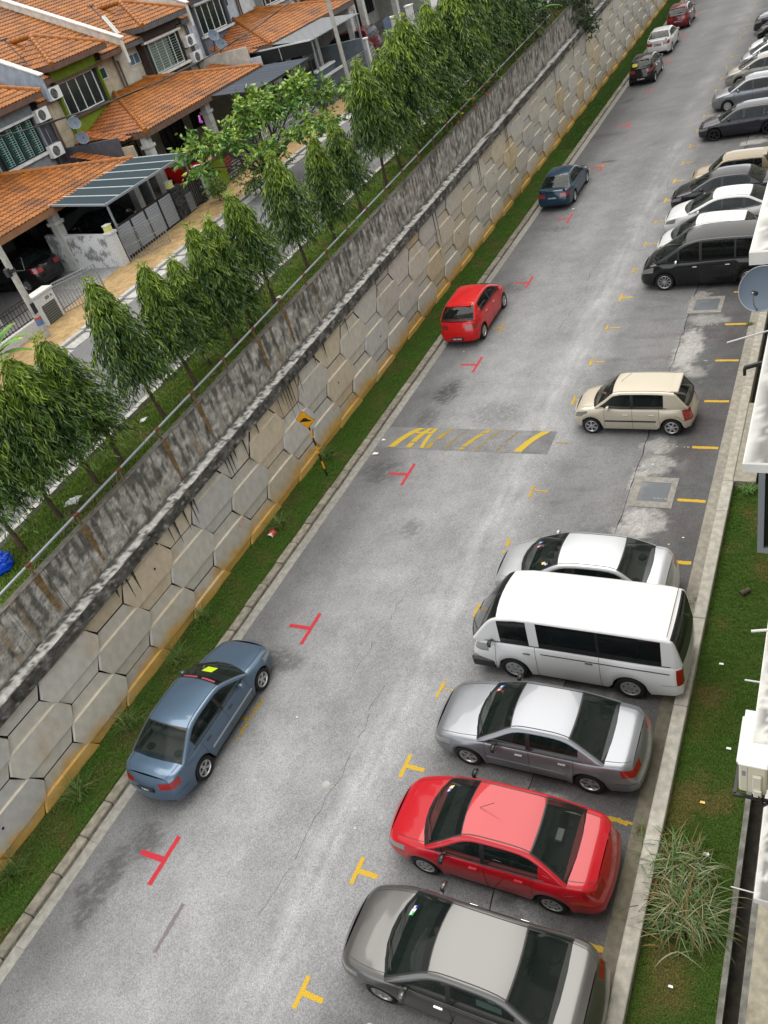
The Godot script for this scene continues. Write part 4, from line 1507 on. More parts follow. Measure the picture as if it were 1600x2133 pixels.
func wheel_meshes(r: float, n: int, rim: String, rr: float) -> Array:
	var k := "%f %d %s %f" % [r, n, rim, rr]
	if wheel_cache.has(k): return wheel_cache[k]
	var side := Transform3D(Basis(Vector3(1, 0, 0), Vector3(0, 0, 1), Vector3(0, -1, 0)), Vector3.ZERO)
	var R0 := r * rr
	var ty := Geo.new()
	ty.lathe([Vector2(R0, -0.085), Vector2(r - 0.03, -0.095), Vector2(r - 0.006, -0.075), Vector2(r, -0.05), Vector2(r, 0.05), Vector2(r - 0.006, 0.075), Vector2(r - 0.03, 0.095), Vector2(r - 0.06, 0.098), Vector2(R0 + 0.01, 0.088), Vector2(R0, 0.08)], 32, side)
	var ri := Geo.new()
	ri.lathe([Vector2(R0 + 0.004, 0.08), Vector2(R0 - 0.004, 0.09), Vector2(R0 - 0.022, 0.086), Vector2(R0 - 0.03, 0.05), Vector2(R0 - 0.035, -0.07)], 32, side)
	ri.lathe([Vector2(0.001, 0.072), Vector2(0.03, 0.072), Vector2(0.045, 0.062), Vector2(0.055, 0.04)], 16, side)
	if rim == "hubcap":
		ri.lathe([Vector2(0.05, 0.07), Vector2(R0 * 0.55, 0.082), Vector2(R0 - 0.02, 0.078)], 24, side)
	for i in n:
		var a := TAU * i / n
		var w0 := (0.024 if n < 8 else 0.014)
		var w1 := (0.034 if n < 6 else (0.024 if n < 8 else 0.017))
		var f := func(u: float, w: float, h: float) -> Vector3:
			return side * (Vector3(cos(a), 0, -sin(a)) * u + Vector3(sin(a), 0, cos(a)) * w + Vector3(0, h, 0))
		if rim == "hubcap":
			continue
		var u0 := 0.03
		var u1 := R0 - 0.012
		ri.quad(f.call(u0, -w0, 0.066), f.call(u0, w0, 0.066), f.call(u1, w1, 0.078), f.call(u1, -w1, 0.078))
		ri.quad(f.call(u0, w0, 0.066), f.call(u0, w0 + 0.006, 0.02), f.call(u1, w1 + 0.006, 0.02), f.call(u1, w1, 0.078))
		ri.quad(f.call(u0, -w0 - 0.006, 0.02), f.call(u0, -w0, 0.066), f.call(u1, -w1, 0.078), f.call(u1, -w1 - 0.006, 0.02))
	var dk := Geo.new()  # black backing disc that stands in for the shade behind the spokes
	dk.lathe([Vector2(0.001, 0.0), Vector2(R0 * 0.62, 0.0), Vector2(R0 * 0.64, -0.02), Vector2(R0 - 0.03, -0.05)], 24, side)
	if rim == "hubcap":
		for i in n:
			var a := TAU * (i + 0.5) / n
			var c := side * (Vector3(cos(a), 0, -sin(a)) * R0 * 0.66 + Vector3(0, 0.083, 0))
			dk.lathe([Vector2(0.001, 0.002), Vector2(0.02, 0.002), Vector2(0.021, -0.002)], 8, Transform3D(side.basis, c))
	wheel_cache[k] = [ty.mesh(M["rubber"]), ri.mesh(M["alloy" if rim == "alloy" else ("dark_alloy" if rim == "dark_alloy" else "hubcap")]), dk.mesh(M["void"])]
	return wheel_cache[k]

func plate(o: Node3D, txt: String, _e: float, x0: float, L: float, ring: Callable, place: Callable, S: Dictionary) -> void:
	var py: float = S.get("platey", 0.62)
	var px: float = place.call(L, Vector2(0.1, py), 1.0).x - S.get("bulgeR", 0.07) - 0.012
	var g := Geo.new()
	g.cbox(Vector3(px - 0.012, py - 0.065, -0.24), Vector3(px + 0.012, py + 0.065, 0.24), 0.006)
	var p := put(g, "number_plate", "plate", o)
	var tm := TextMesh.new()
	var f := SystemFont.new()
	f.font_names = PackedStringArray(["Droid Sans"])
	f.font_weight = 700
	tm.font = f
	tm.text = txt
	tm.font_size = 64
	tm.pixel_size = 0.00145
	tm.depth = 0.004
	tm.material = M["plate_text"]
	var me := MeshInstance3D.new()
	me.mesh = tm
	me.name = "plate_number"
	me.transform = Transform3D(Basis(Vector3(0, 1, 0), -PI / 2), Vector3(px - 0.0135, py, 0))
	p.add_child(me, true)

# shapes, in metres from the nose
func shapes() -> Dictionary:
	var D := {}
	D.sedan90 = {"L": 4.36, "W": 1.69, "H": 1.385, "wb": 2.55, "fo": 0.82, "wr": 0.295, "deck": [[0, 0.64], [0.12, 0.70], [0.6, 0.80], [1.15, 0.885], [1.9, 0.90], [3.2, 0.92], [3.75, 0.945], [4.15, 0.95], [4.36, 0.90]],
		"roof": [[1.12, 0.88], [1.5, 1.13], [1.92, 1.335], [2.25, 1.38], [2.7, 1.385], [3.05, 1.345], [3.4, 1.18], [3.78, 0.95]], "swt": 1.92, "srt": 3.08, "d1": 1.28, "d2": 2.22, "d3": 3.15, "wz": 3.3, "wa": 1.36, "cf": 0.13, "cr": 0.10, "bow": 0.2, "bowR": 0.13, "moulding": true}
	D.civic = D.sedan90.duplicate()
	D.civic.merge({"wb": 2.62, "L": 4.35, "fo": 0.80, "bulgeR": 0.13, "bulgeF": 0.14, "cf": 0.17, "wroof": 0.72, "mouldmat": "hubcap"}, true)
	D.wira = {"L": 4.32, "W": 1.69, "H": 1.385, "wb": 2.55, "fo": 0.82, "wr": 0.295, "deck": [[0, 0.66], [0.12, 0.73], [0.6, 0.83], [1.15, 0.905], [1.9, 0.915], [3.2, 0.93], [3.75, 0.97], [4.15, 0.975], [4.32, 0.93]],
		"roof": [[1.12, 0.90], [1.5, 1.13], [1.9, 1.335], [2.2, 1.38], [2.65, 1.385], [2.98, 1.345], [3.3, 1.20], [3.68, 0.97]], "swt": 1.9, "srt": 2.98, "d1": 1.26, "d2": 2.2, "d3": 3.1, "wz": 3.2, "wa": 1.36, "cf": 0.12, "cr": 0.10, "bow": 0.2, "bowR": 0.12, "moulding": true}
	D.saga = {"L": 4.22, "W": 1.68, "H": 1.49, "wb": 2.465, "fo": 0.84, "wr": 0.285, "deck": [[0, 0.68], [0.12, 0.76], [0.5, 0.87], [1.05, 0.965], [1.8, 0.95], [3.0, 0.98], [3.55, 1.02], [4.0, 1.04], [4.22, 0.97]],
		"roof": [[0.98, 0.955], [1.35, 1.19], [1.78, 1.43], [2.1, 1.485], [2.6, 1.49], [2.95, 1.455], [3.3, 1.28], [3.62, 1.03]], "swt": 1.78, "srt": 2.96, "d1": 1.2, "d2": 2.12, "d3": 3.0, "wz": 3.15, "wa": 1.3, "cf": 0.16, "cr": 0.11, "bow": 0.22, "bowR": 0.12, "rim": "hubcap", "spokes": 7}
	D.persona = {"L": 4.42, "W": 1.74, "H": 1.44, "wb": 2.6, "fo": 0.87, "wr": 0.30, "deck": [[0, 0.66], [0.12, 0.74], [0.55, 0.84], [1.15, 0.935], [1.9, 0.93], [3.2, 0.96], [3.75, 1.01], [4.2, 1.04], [4.42, 0.98]],
		"roof": [[1.08, 0.925], [1.48, 1.16], [1.95, 1.39], [2.3, 1.435], [2.75, 1.44], [3.15, 1.395], [3.5, 1.22], [3.86, 1.02]], "swt": 1.95, "srt": 3.16, "d1": 1.3, "d2": 2.25, "d3": 3.2, "wz": 3.35, "wa": 1.42, "cf": 0.17, "cr": 0.11, "bow": 0.22, "bowR": 0.13, "spokes": 7, "handle": "chrome"}
	D.vios = {"L": 4.3, "W": 1.70, "H": 1.46, "wb": 2.55, "fo": 0.83, "wr": 0.295, "deck": [[0, 0.66], [0.12, 0.75], [0.5, 0.86], [1.0, 0.965], [1.8, 0.95], [3.1, 0.98], [3.6, 1.03], [4.1, 1.05], [4.3, 0.98]],
		"roof": [[0.92, 0.95], [1.35, 1.19], [1.8, 1.40], [2.2, 1.455], [2.7, 1.46], [3.1, 1.42], [3.45, 1.24], [3.74, 1.04]], "swt": 1.82, "srt": 3.1, "d1": 1.22, "d2": 2.15, "d3": 3.08, "wz": 3.25, "wa": 1.34, "cf": 0.18, "cr": 0.12, "bow": 0.24, "bowR": 0.13, "spokes": 5}
	D.kelisa = {"L": 3.49, "W": 1.49, "H": 1.44, "wb": 2.36, "fo": 0.57, "wr": 0.275, "deck": [[0, 0.70], [0.1, 0.79], [0.4, 0.87], [0.85, 0.94], [1.5, 0.90], [2.6, 0.91], [3.2, 0.93], [3.4, 0.93], [3.49, 0.90]],
		"roof": [[0.72, 0.915], [1.05, 1.19], [1.3, 1.39], [1.6, 1.435], [2.3, 1.44], [2.85, 1.42], [3.02, 1.39], [3.2, 1.18], [3.38, 0.93]], "swt": 1.3, "srt": 3.0, "d1": 0.98, "d2": 1.82, "d3": 2.6, "wz": 2.72, "wa": 1.08, "cf": 0.15, "cr": 0.11, "bow": 0.14, "bowR": 0.07, "spokes": 6, "spoiler": 2, "rear_wiper": true, "talltail": true, "tailu": 0.74, "lampR": 0.16, "wroof": 0.80, "aerial": true, "shelf": false, "rear_seat": 2.35, "handley": 0.19, "moulding": true, "mouldmat": "trim", "handle": "hubcap", "rimr": 0.7}
	D.boxhatch = {"L": 3.45, "W": 1.48, "H": 1.42, "wb": 2.28, "fo": 0.6, "wr": 0.265, "deck": [[0, 0.70], [0.1, 0.78], [0.5, 0.85], [0.95, 0.90], [1.5, 0.88], [2.6, 0.89], [3.2, 0.90], [3.45, 0.88]],
		"roof": [[0.85, 0.89], [1.1, 1.12], [1.4, 1.36], [1.7, 1.415], [2.4, 1.42], [2.95, 1.40], [3.08, 1.37], [3.22, 1.14], [3.35, 0.9]], "swt": 1.42, "srt": 3.05, "d1": 1.05, "d2": 1.88, "d3": 2.62, "wz": 3.0, "pillars": [2.66], "wa": 1.16, "cf": 0.12, "cr": 0.08, "spoiler": 2, "talltail": true, "tailu": 0.8, "lampR": 0.12, "wroof": 0.80, "shelf": false, "rear_seat": 2.35, "rim": "hubcap"}
	D.myvi = {"L": 3.75, "W": 1.68, "H": 1.52, "wb": 2.5, "fo": 0.66, "wr": 0.295, "deck": [[0, 0.70], [0.1, 0.80], [0.45, 0.93], [0.85, 1.03], [1.5, 0.98], [2.6, 1.03], [3.3, 1.05], [3.62, 1.02], [3.75, 0.97]],
		"roof": [[0.72, 1.01], [1.15, 1.27], [1.6, 1.47], [1.95, 1.515], [2.4, 1.52], [2.95, 1.48], [3.16, 1.44], [3.42, 1.24], [3.62, 1.04]], "swt": 1.58, "srt": 3.14, "d1": 1.1, "d2": 1.98, "d3": 2.84, "wz": 3.0, "wa": 1.24, "cf": 0.2, "cr": 0.12, "bow": 0.22, "bowR": 0.1, "spokes": 5, "spoiler": 2, "rear_wiper": true, "handle": "chrome", "bulgeR": 0.10, "darkvalance": false, "platey": 0.40, "shelf": false, "rear_seat": 2.55, "tailu": 0.62}
	D.van = {"L": 4.70, "W": 1.70, "H": 1.98, "wb": 2.57, "fo": 1.05, "wr": 0.32, "deck": [[0, 0.92], [0.1, 1.00], [0.35, 1.08], [0.7, 1.13], [1.5, 1.15], [3.0, 1.15], [4.4, 1.15], [4.7, 1.14]],
		"bodyA": true, "roof": [[0.14, 1.04], [0.38, 1.42], [0.68, 1.80], [0.92, 1.925], [1.3, 1.97], [2.2, 1.98], [3.6, 1.975], [4.3, 1.955], [4.52, 1.90], [4.6, 1.62], [4.68, 1.17]], "swt": 0.86, "srt": 4.47, "d1": 0.62, "d2": 1.62, "d3": 3.02, "wz": 4.30, "wa": 0.84, "pillars": [3.02], "cf": 0.13, "cr": 0.04, "bow": 0.2, "bowR": 0.05, "wroof": 0.93, "bodyB": 0.11, "noditch": true, "leanF": 0.12, "leanR": 0.02, "bulgeF": 0.10, "bulgeR": 0.03, "rim": "hubcap", "spokes": 6, "blackbumper": false, "talltail": true, "tailu": 0.86, "lampR": 0.14, "handle": "trim", "mirrormat": "trim", "mirror": 0.42, "handley": 0.22, "glass": "tint_glass", "rear_glass": "tint_glass", "rowsx": [1.5], "rear_seat": 3.3, "shelf": false, "clear": 0.22}
	D.mpv = {"L": 4.84, "W": 1.83, "H": 1.88, "wb": 2.95, "fo": 0.9, "wr": 0.34, "deck": [[0, 0.80], [0.1, 0.90], [0.4, 1.0], [0.8, 1.08], [1.6, 1.08], [3.0, 1.11], [4.5, 1.13], [4.84, 1.1]],
		"roof": [[0.62, 1.06], [1.1, 1.38], [1.65, 1.72], [2.05, 1.84], [2.7, 1.88], [3.6, 1.875], [4.2, 1.84], [4.45, 1.79], [4.6, 1.5], [4.74, 1.14]], "swt": 1.75, "srt": 4.42, "d1": 1.38, "d2": 2.2, "d3": 3.35, "wz": 4.3, "wa": 1.05, "pillars": [3.38, 1.42], "cf": 0.17, "cr": 0.07, "bow": 0.25, "bowR": 0.07, "wroof": 0.80, "spokes": 10, "rimr": 0.72, "handle": "chrome", "mirrormat": "chrome", "mirror": 0.75, "glass": "tint_glass", "rear_glass": "tint_glass", "rear_seat": 3.4, "shelf": false, "blackpillars": true, "handley": 0.2}
	D.inspira = {"L": 4.57, "W": 1.76, "H": 1.49, "wb": 2.635, "fo": 0.93, "wr": 0.315, "deck": [[0, 0.68], [0.1, 0.78], [0.5, 0.89], [1.15, 0.985], [1.9, 0.97], [3.2, 1.01], [3.9, 1.08], [4.35, 1.10], [4.57, 1.02]],
		"roof": [[1.0, 0.97], [1.5, 1.22], [2.0, 1.43], [2.4, 1.485], [2.8, 1.49], [3.25, 1.44], [3.65, 1.27], [4.02, 1.09]], "swt": 2.0, "srt": 3.28, "d1": 1.36, "d2": 2.3, "d3": 3.25, "wz": 3.6, "pillars": [3.12], "wa": 1.5, "cf": 0.17, "cr": 0.12, "bow": 0.24, "bowR": 0.13, "grille2": true, "spokes": 7, "blackpillars": true}
	D.wagon = {"L": 4.36, "W": 1.69, "H": 1.42, "wb": 2.55, "fo": 0.78, "wr": 0.305, "deck": [[0, 0.66], [0.12, 0.73], [0.6, 0.83], [1.12, 0.905], [1.9, 0.915], [3.2, 0.93], [4.1, 0.95], [4.36, 0.92]],
		"roof": [[1.08, 0.90], [1.45, 1.14], [1.85, 1.35], [2.2, 1.41], [2.9, 1.42], [3.6, 1.40], [3.9, 1.34], [4.1, 1.12], [4.24, 0.95]], "swt": 1.85, "srt": 3.85, "d1": 1.24, "d2": 2.18, "d3": 3.06, "wz": 3.75, "pillars": [3.1], "wa": 1.34, "cf": 0.12, "cr": 0.10, "bow": 0.2, "bowR": 0.1, "rim": "dark_alloy", "rimr": 0.72, "spokes": 5, "moulding": true, "shelf": false}
	D.suv = {"L": 4.55, "W": 1.82, "H": 1.72, "wb": 2.62, "fo": 0.88, "wr": 0.36, "deck": [[0, 0.92], [0.1, 1.0], [0.5, 1.07], [1.2, 1.12], [2.0, 1.08], [4.4, 1.12], [4.55, 1.08]],
		"roof": [[1.1, 1.1], [1.5, 1.4], [1.9, 1.64], [2.3, 1.71], [3.2, 1.72], [4.0, 1.69], [4.2, 1.62], [4.4, 1.14]], "swt": 1.9, "srt": 4.1, "d1": 1.35, "d2": 2.3, "d3": 3.2, "wz": 4.0, "pillars": [3.2], "wa": 1.45, "wroof": 0.8, "clear": 0.26, "shelf": false, "spokes": 6}
	return D

func sticker(o: Node3D, called: String, at: Vector3, ax: Vector3, ay: Vector3, c: Color) -> void:
	var g := Geo.new()
	g.col = c
	var n := ax.cross(ay).normalized() * 0.004
	g.quad(at + n, at + ax + n, at + ax + ay + n, at + ay + n)
	put(g, called, "gloss", o)

func right_car(called: String, label: String, cat: String, S: Dictionary, body: Material, front_axle_x: float, zc: float, group := "cars parked in the bays on the right", yaw := 0.0) -> Node3D:
	return car(called, label, cat, S, body, Vector3(front_axle_x + S.wb / 2, 0, zc), PI + yaw, group)

func left_car(called: String, label: String, cat: String, S: Dictionary, body: Material, rear_axle_z: float, xc: float, group := "cars parked along the wall", yaw := 0.0) -> Node3D:
	return car(called, label, cat, S, body, Vector3(xc, 0, rear_axle_z - S.wb / 2), PI / 2 + yaw, group)

func build_cars() -> void:
	var D := shapes()
	var red := paint("paint_red", Color(0.36, 0.005, 0.012), 0.0, 0.35)
	var silver := paint("paint_silver", Color(0.42, 0.435, 0.46), 0.55, 0.34)
	var grey := paint("paint_grey", Color(0.10, 0.098, 0.096), 0.6, 0.32)
	var midgrey := paint("paint_mid_grey", Color(0.20, 0.21, 0.23), 0.6, 0.34)
	var white := paint("paint_white", Color(0.55, 0.555, 0.56), 0.0, 0.35)
	var black := paint("paint_black", Color(0.005, 0.005, 0.006), 0.0, 0.25)
	var night := paint("paint_night", Color(0.007, 0.007, 0.013), 0.1, 0.28)
	var beige := paint("paint_beige", Color(0.46, 0.415, 0.335), 0.15, 0.34)
	var gold := paint("paint_gold", Color(0.27, 0.22, 0.14), 0.15, 0.36)
	var blue := paint("paint_steel_blue", Color(0.085, 0.135, 0.20), 0.5, 0.33)
	var teal := paint("paint_teal", Color(0.004, 0.034, 0.068), 0.1, 0.3)
	var bright := paint("paint_bright_red", Color(0.52, 0.006, 0.008), 0.05, 0.35)
	var maroon := paint("paint_maroon", Color(0.12, 0.004, 0.008), 0.1, 0.32)
	var pgrey := paint("paint_purple_grey", Color(0.018, 0.018, 0.026), 0.2, 0.32)

	# right row, nearest first
	var c: Node3D = right_car("parked_car", "dark grey sedan in the nearest right-hand bay, cut by the bottom edge of the picture", "car", D.persona, grey, 1.5, -1.28)
	visors(c, D.persona)
	var s := 2.17 - 0.0
	sticker(c, "sun_shade", Vector3(-0.95, 1.08, -0.70), Vector3(0.42, 0, 0.0), Vector3(0.0, 0.24, 0.10), Color(0.25, 0.45, 0.40))
	windscreen_stickers(c, D.persona, [[0.12, 0.42, Color(0.02, 0.04, 0.25)], [0.12, 0.36, Color(0.6, 0.6, 0.6)], [0.12, 0.30, Color(0.03, 0.35, 0.08)]])
	var q: Dictionary = D.saga.duplicate()
	q.aerial = true
	q.mirrormat = "trim"
	c = right_car("parked_car", "glossy red sedan between the dark grey sedan and the silver sedan", "car", q, red, 1.36, -3.58)
	visors(c, q)
	windscreen_stickers(c, q, [[0.12, 0.46, Color(0.6, 0.55, 0.2)], [0.12, 0.38, Color(0.12, 0.05, 0.35)]])
	var tb := Geo.new()
	tb.cbox(Vector3(-1.28, 0.985, 0.0), Vector3(-1.16, 1.05, 0.24), 0.008)
	tag(put(tb, "tissue_box", "white_paint", self), "small white tissue box on the rear shelf of the red sedan", "box")
	get_node("tissue_box").transform = c.transform
	var w: Dictionary = D.wira.duplicate()
	w.mirrormat = "trim"
	c = right_car("parked_car", "silver grey sedan between the red sedan and the white van", "car", w, midgrey, 1.34, -6.06)
	windscreen_stickers(c, w, [[0.1, 0.55, Color(0.1, 0.2, 0.5)], [0.1, 0.46, Color(0.6, 0.1, 0.1)]])
	c = right_car("van", "white panel-roofed passenger van with black windows", "van", D.van, white, 1.60, -8.50, "")
	van_details(c, D.van)
	var v: Dictionary = D.vios.duplicate()
	v.merge({"seatmat": "seat_grey", "shelfmat": "seat_grey"}, true)
	c = right_car("parked_car", "silver white sedan half hidden behind the white van", "car", v, silver, 1.14, -10.66)
	windscreen_stickers(c, v, [[0.15, 0.42, Color(0.08, 0.15, 0.5)], [0.2, 0.25, Color(0.6, 0.1, 0.25)], [0.62, -0.45, Color(0.75, 0.5, 0.02)], [0.72, -0.5, Color(0.1, 0.12, 0.4)]])
	var k: Dictionary = D.kelisa.duplicate()
	c = right_car("parked_car", "small champagne beige hatchback parked alone just above the drain grate", "car", k, beige, 1.02, -18.06)
	c = right_car("parked_car", "large black people carrier with bright many-spoke wheels", "people carrier", D.mpv, black, 1.53, -27.70)
	var h: Dictionary = D.myvi.duplicate()
	h.merge({"spoiler": 2, "aerial": true}, true)
	right_car("parked_car", "white hatchback squeezed between the black people carrier and the white sedan", "car", h, white, 1.45, -29.85)
	right_car("parked_car", "white sedan with dark headlights just past the white hatchback", "car", D.inspira, white, 1.58, -32.5)
	var vb: Dictionary = D.vios.duplicate()
	right_car("parked_car", "glossy blue-black sedan next to the white sedan with dark headlights", "car", vb, night, 1.32, -34.95)
	right_car("parked_car", "old gold boxy hatchback with a tan roof beyond the blue-black sedan", "car", D.boxhatch, gold, 1.6, -36.98)
	right_car("parked_car", "dark purple-grey estate car with black wheels", "car", D.wagon, pgrey, 1.08, -44.32)
	right_car("parked_car", "mid grey sedan with steel hubcaps behind the dark estate car", "car", D.saga, midgrey, 1.14, -49.05)
	var gb := paint("paint_sand_silver", Color(0.27, 0.255, 0.225), 0.2, 0.34)
	right_car("parked_car", "sandy silver sedan with a green sun shade behind the mid grey sedan", "car", D.vios, gb, 1.28, -53.3)
	right_car("parked_car", "pale silver hatchback just past the sandy silver sedan with the green shade", "car", D.myvi, silver, 1.6, -56.1)
	right_car("parked_car", "white sedan far up the right row, last before the two black cars", "car", D.saga, white, 2.0, -58.8)
	right_car("parked_car", "small black car in front of the dark off-roader far up the right row", "car", D.myvi, black, 1.9, -63.0)
	right_car("parked_car", "dark blue-grey off-roader at the far end of the right row", "car", D.suv, pgrey, 1.7, -65.2)
	# the white car whose roof edge just shows at the bottom
	right_car("parked_car", "white car of which only the mirror and hood edge show at the bottom edge", "car", D.myvi, white, 1.35, 1.22)

	# left row along the wall
	var cv: Dictionary = D.civic.duplicate()
	cv.merge({"plate": "7441", "platey": 0.66, "seatmat": "seat_grey", "handle": "trim", "tailu": 0.52}, true)
	c = left_car("parked_car", "steel blue sedan with a yellow notice on its windscreen, nearest car by the wall", "car", cv, blue, -3.42, -5.31)
	on_glass(c, "parking_notice", 1.42, -0.06, 0.20, 0.30, Color(0.50, 0.68, 0.01))
	for i in 14:
		if i in [6, 7]: continue
		on_glass(c, "windscreen_lettering", 1.84, -0.46 + i * 0.068, 0.05, 0.05, Color(0.45, 0.08, 0.12))
	var m: Dictionary = D.myvi.duplicate()
	m.merge({"plate": "WB 3500", "L": 3.85, "wr": 0.30}, true)
	left_car("parked_car", "bright red hatchback by the wall just past the speed hump", "car", m, bright, -23.57, -5.48)
	var t: Dictionary = D.sedan90.duplicate()
	t.merge({"plate": "WFS 8963", "spoiler": 1, "platey": 0.66, "wb": 2.5}, true)
	left_car("parked_car", "dark teal sedan with a boot spoiler by the wall", "car", t, teal, -37.13, -5.37)
	var bm: Dictionary = D.myvi.duplicate()
	bm.merge({"plate": "WC 4880 X", "L": 3.6, "platey": 0.42}, true)
	c = left_car("parked_car", "black hatchback with a yellow oval sticker on its rear window", "car", bm, black, -57.14, -5.15)
	sticker(c, "oval_sticker", Vector3(-1.75, 1.18, -0.48), Vector3(0.0, 0.0, 0.30), Vector3(0.07, 0.17, 0.0), Color(0.6, 0.55, 0.02))
	var vv: Dictionary = D.vios.duplicate()
	vv.merge({"plate": "WXT 6292", "spoiler": 1, "platey": 0.78, "wb": 2.55}, true)
	left_car("parked_car", "white sedan with a boot spoiler by the wall, second from the far end", "car", vv, white, -64.48, -5.34)
	var mm: Dictionary = D.myvi.duplicate()
	mm.merge({"plate": "WPU 4455", "platey": 0.62}, true)
	left_car("parked_car", "maroon hatchback, farthest car along the wall", "car", mm, maroon, -71.45, -5.2)

	# up on the other street
	up_car(D.vios, black, "black sedan with its boot towards the street in the porch behind the white pillar", Vector3(-24.3, 0, -20.2), 0.0, PI)
	up_car(D.myvi, white, "white car behind the white railing at the left edge of the picture", Vector3(-21.6, 0, -14.0), 0.0, PI)
	up_car(D.saga, black, "black sedan in the shade of the grey glazed canopy", Vector3(-22.6, 0, -24.2), 0.0, PI)
	up_car(D.myvi, bright, "red hatchback parked in the porch above the green wall", Vector3(-21.9, 0, -31.0), 0.75, PI + 0.25)
	up_car(D.suv, maroon, "dark red off-roader with roof bars in the forecourt beyond the grey canopy", Vector3(-23.0, 0, -51.5), 1.5, PI)
	up_car(D.myvi, silver, "silver hatchback beside the dark red off-roader", Vector3(-21.6, 0, -48.7), 1.45, PI)

func up_car(S: Dictionary, body: Material, label: String, at: Vector3, lift: float, yaw: float) -> void:
	at.y = up(at.z) + 0.06 + 0.0 * lift
	car("parked_car", label, "car", S, body, at, yaw, "cars in the house porches")

func visors(c: Node3D, S: Dictionary) -> void:
	# smoked rain visors over the side windows, and the roof drip line
	var x0: float = S.fo + S.wb / 2
	var hw: float = S.W / 2
	for sgn in [1.0, -1.0]:
		for r in [[S.wa + 0.32, S.d2 - 0.05], [S.d2 + 0.05, S.wz - 0.1]]:
			var P := []
			for i in 9:
				var s := lerpf(r[0], r[1], i / 8.0)
				var y := prof(S.roof, s) - 0.055
				var w: float = hw * S.get("wroof", 0.69)
				P.append([Vector3(x0 - s, y - 0.01, (w + 0.02) * sgn), Vector3(x0 - s, y - 0.10, (w + 0.075) * sgn)])
			var g := Geo.new()
			for i in 8:
				if sgn > 0: g.quad(P[i][0], P[i + 1][0], P[i + 1][1], P[i][1])
				else: g.quad(P[i][0], P[i][1], P[i + 1][1], P[i + 1][0])
			put(g, "rain_visor", "tint_glass", c)

func on_glass(c: Node3D, called: String, s: float, z: float, ds: float, dz: float, col: Color, m := "gloss", rise := 0.006) -> void:
	# a small sheet lying on the windscreen of the car just built: station s, lateral z, size ds along the glass
	var p := []
	for q in [[s, z - dz / 2], [s, z + dz / 2], [s + ds, z + dz / 2], [s + ds, z - dz / 2]]:
		p.append(wpt(lastG, lastS, q[0], q[1]) + Vector3(rise * 0.6, rise, 0))
	var g := Geo.new()
	g.col = col
	if (p[1] - p[0]).cross(p[2] - p[0]).y > 0: g.quad(p[0], p[1], p[2], p[3])
	else: g.quad(p[3], p[2], p[1], p[0])
	put(g, called, m, c)

func windscreen_stickers(c: Node3D, S: Dictionary, list: Array) -> void:
	# licence discs on the windscreen: share up the glass, lateral place, colour
	var sc: float = S.roof[0][0]
	for q in list:
		var s0 := lerpf(sc + 0.12, S.swt - 0.15, q[0])
		on_glass(c, "sticker", s0, q[1], 0.085, 0.075, q[2])
		on_glass(c, "sticker_print", s0 + 0.015, q[1], 0.035, 0.05, Color(0.6, 0.6, 0.6), "gloss", 0.009)

func van_details(c: Node3D, S: Dictionary) -> void:
	var x0: float = S.fo + S.wb / 2
	var g := Geo.new()
	# black lower bumper ends
	g.cbox(Vector3(x0 - 0.62, 0.22, 0.70), Vector3(x0 - 0.02, 0.52, 0.845), 0.05)
	put(g, "bumper_corner", "trim", c)
	var h := Geo.new()
	h.cbox(Vector3(x0 - 0.62, 0.22, -0.845), Vector3(x0 - 0.02, 0.52, -0.70), 0.05)
	put(h, "bumper_corner", "trim", c)
	for sgn in [1.0, -1.0]:
		var r := Geo.new()
		# roof gutter seams
		r.bar(Vector3(x0 - 0.95, 1.86, sgn * 0.73), Vector3(x0 - 4.4, 1.885, sgn * 0.74), 0.02, 0.012)
		put(r, "roof_gutter", M["paint_white"], c)
		var rl := Geo.new()
		rl.bar(Vector3(x0 - 1.75, 1.0, sgn * 0.852), Vector3(x0 - 4.45, 1.0, sgn * 0.848), 0.012, 0.014)
		put(rl, "door_rail", "seam", c)
	var t := Geo.new()
	t.bar(Vector3(x0 - 4.42, 1.968, -0.70), Vector3(x0 - 4.42, 1.968, 0.70), 0.012, 0.008)
	put(t, "shut_line", "seam", c)

# ---------------------------------------------------------------- vegetation
const ORD = ["first", "second", "third", "fourth", "fifth", "sixth", "seventh", "eighth", "ninth", "tenth", "eleventh", "twelfth", "thirteenth", "fourteenth", "fifteenth", "sixteenth", "seventeenth", "eighteenth", "nineteenth", "twentieth", "twenty-first", "twenty-second", "twenty-third", "twenty-fourth"]

func leaf_mesh(len: float, w: float, bend: float, fold: float, m: String, seg := 3) -> ArrayMesh:
	# hangs along -y from the origin, faces +z
	var g := Geo.new()
	var C := []
	for i in seg + 1:
		var u := float(i) / seg
		C.append(Vector3(0, -len * u, bend * len * u * u))
	for i in seg:
		var u0 := float(i) / seg
		var u1 := float(i + 1) / seg
		var w0 := w * sin(PI * pow(0.06 + 0.94 * u0, 0.8)) * 0.5
		var w1 := w * sin(PI * pow(0.06 + 0.94 * u1, 0.8)) * 0.5
		if i == seg - 1: w1 = 0.0
		for s in [-1.0, 1.0]:
			var a: Vector3 = C[i]
			var b: Vector3 = C[i + 1]
			var ao := a + Vector3(s * w0, 0, -fold * w0)
			var bo := b + Vector3(s * w1, 0, -fold * w1)
			if s > 0: g.quad(a, b, bo, ao)
			else: g.quad(a, ao, bo, b)
	return g.mesh(M[m])

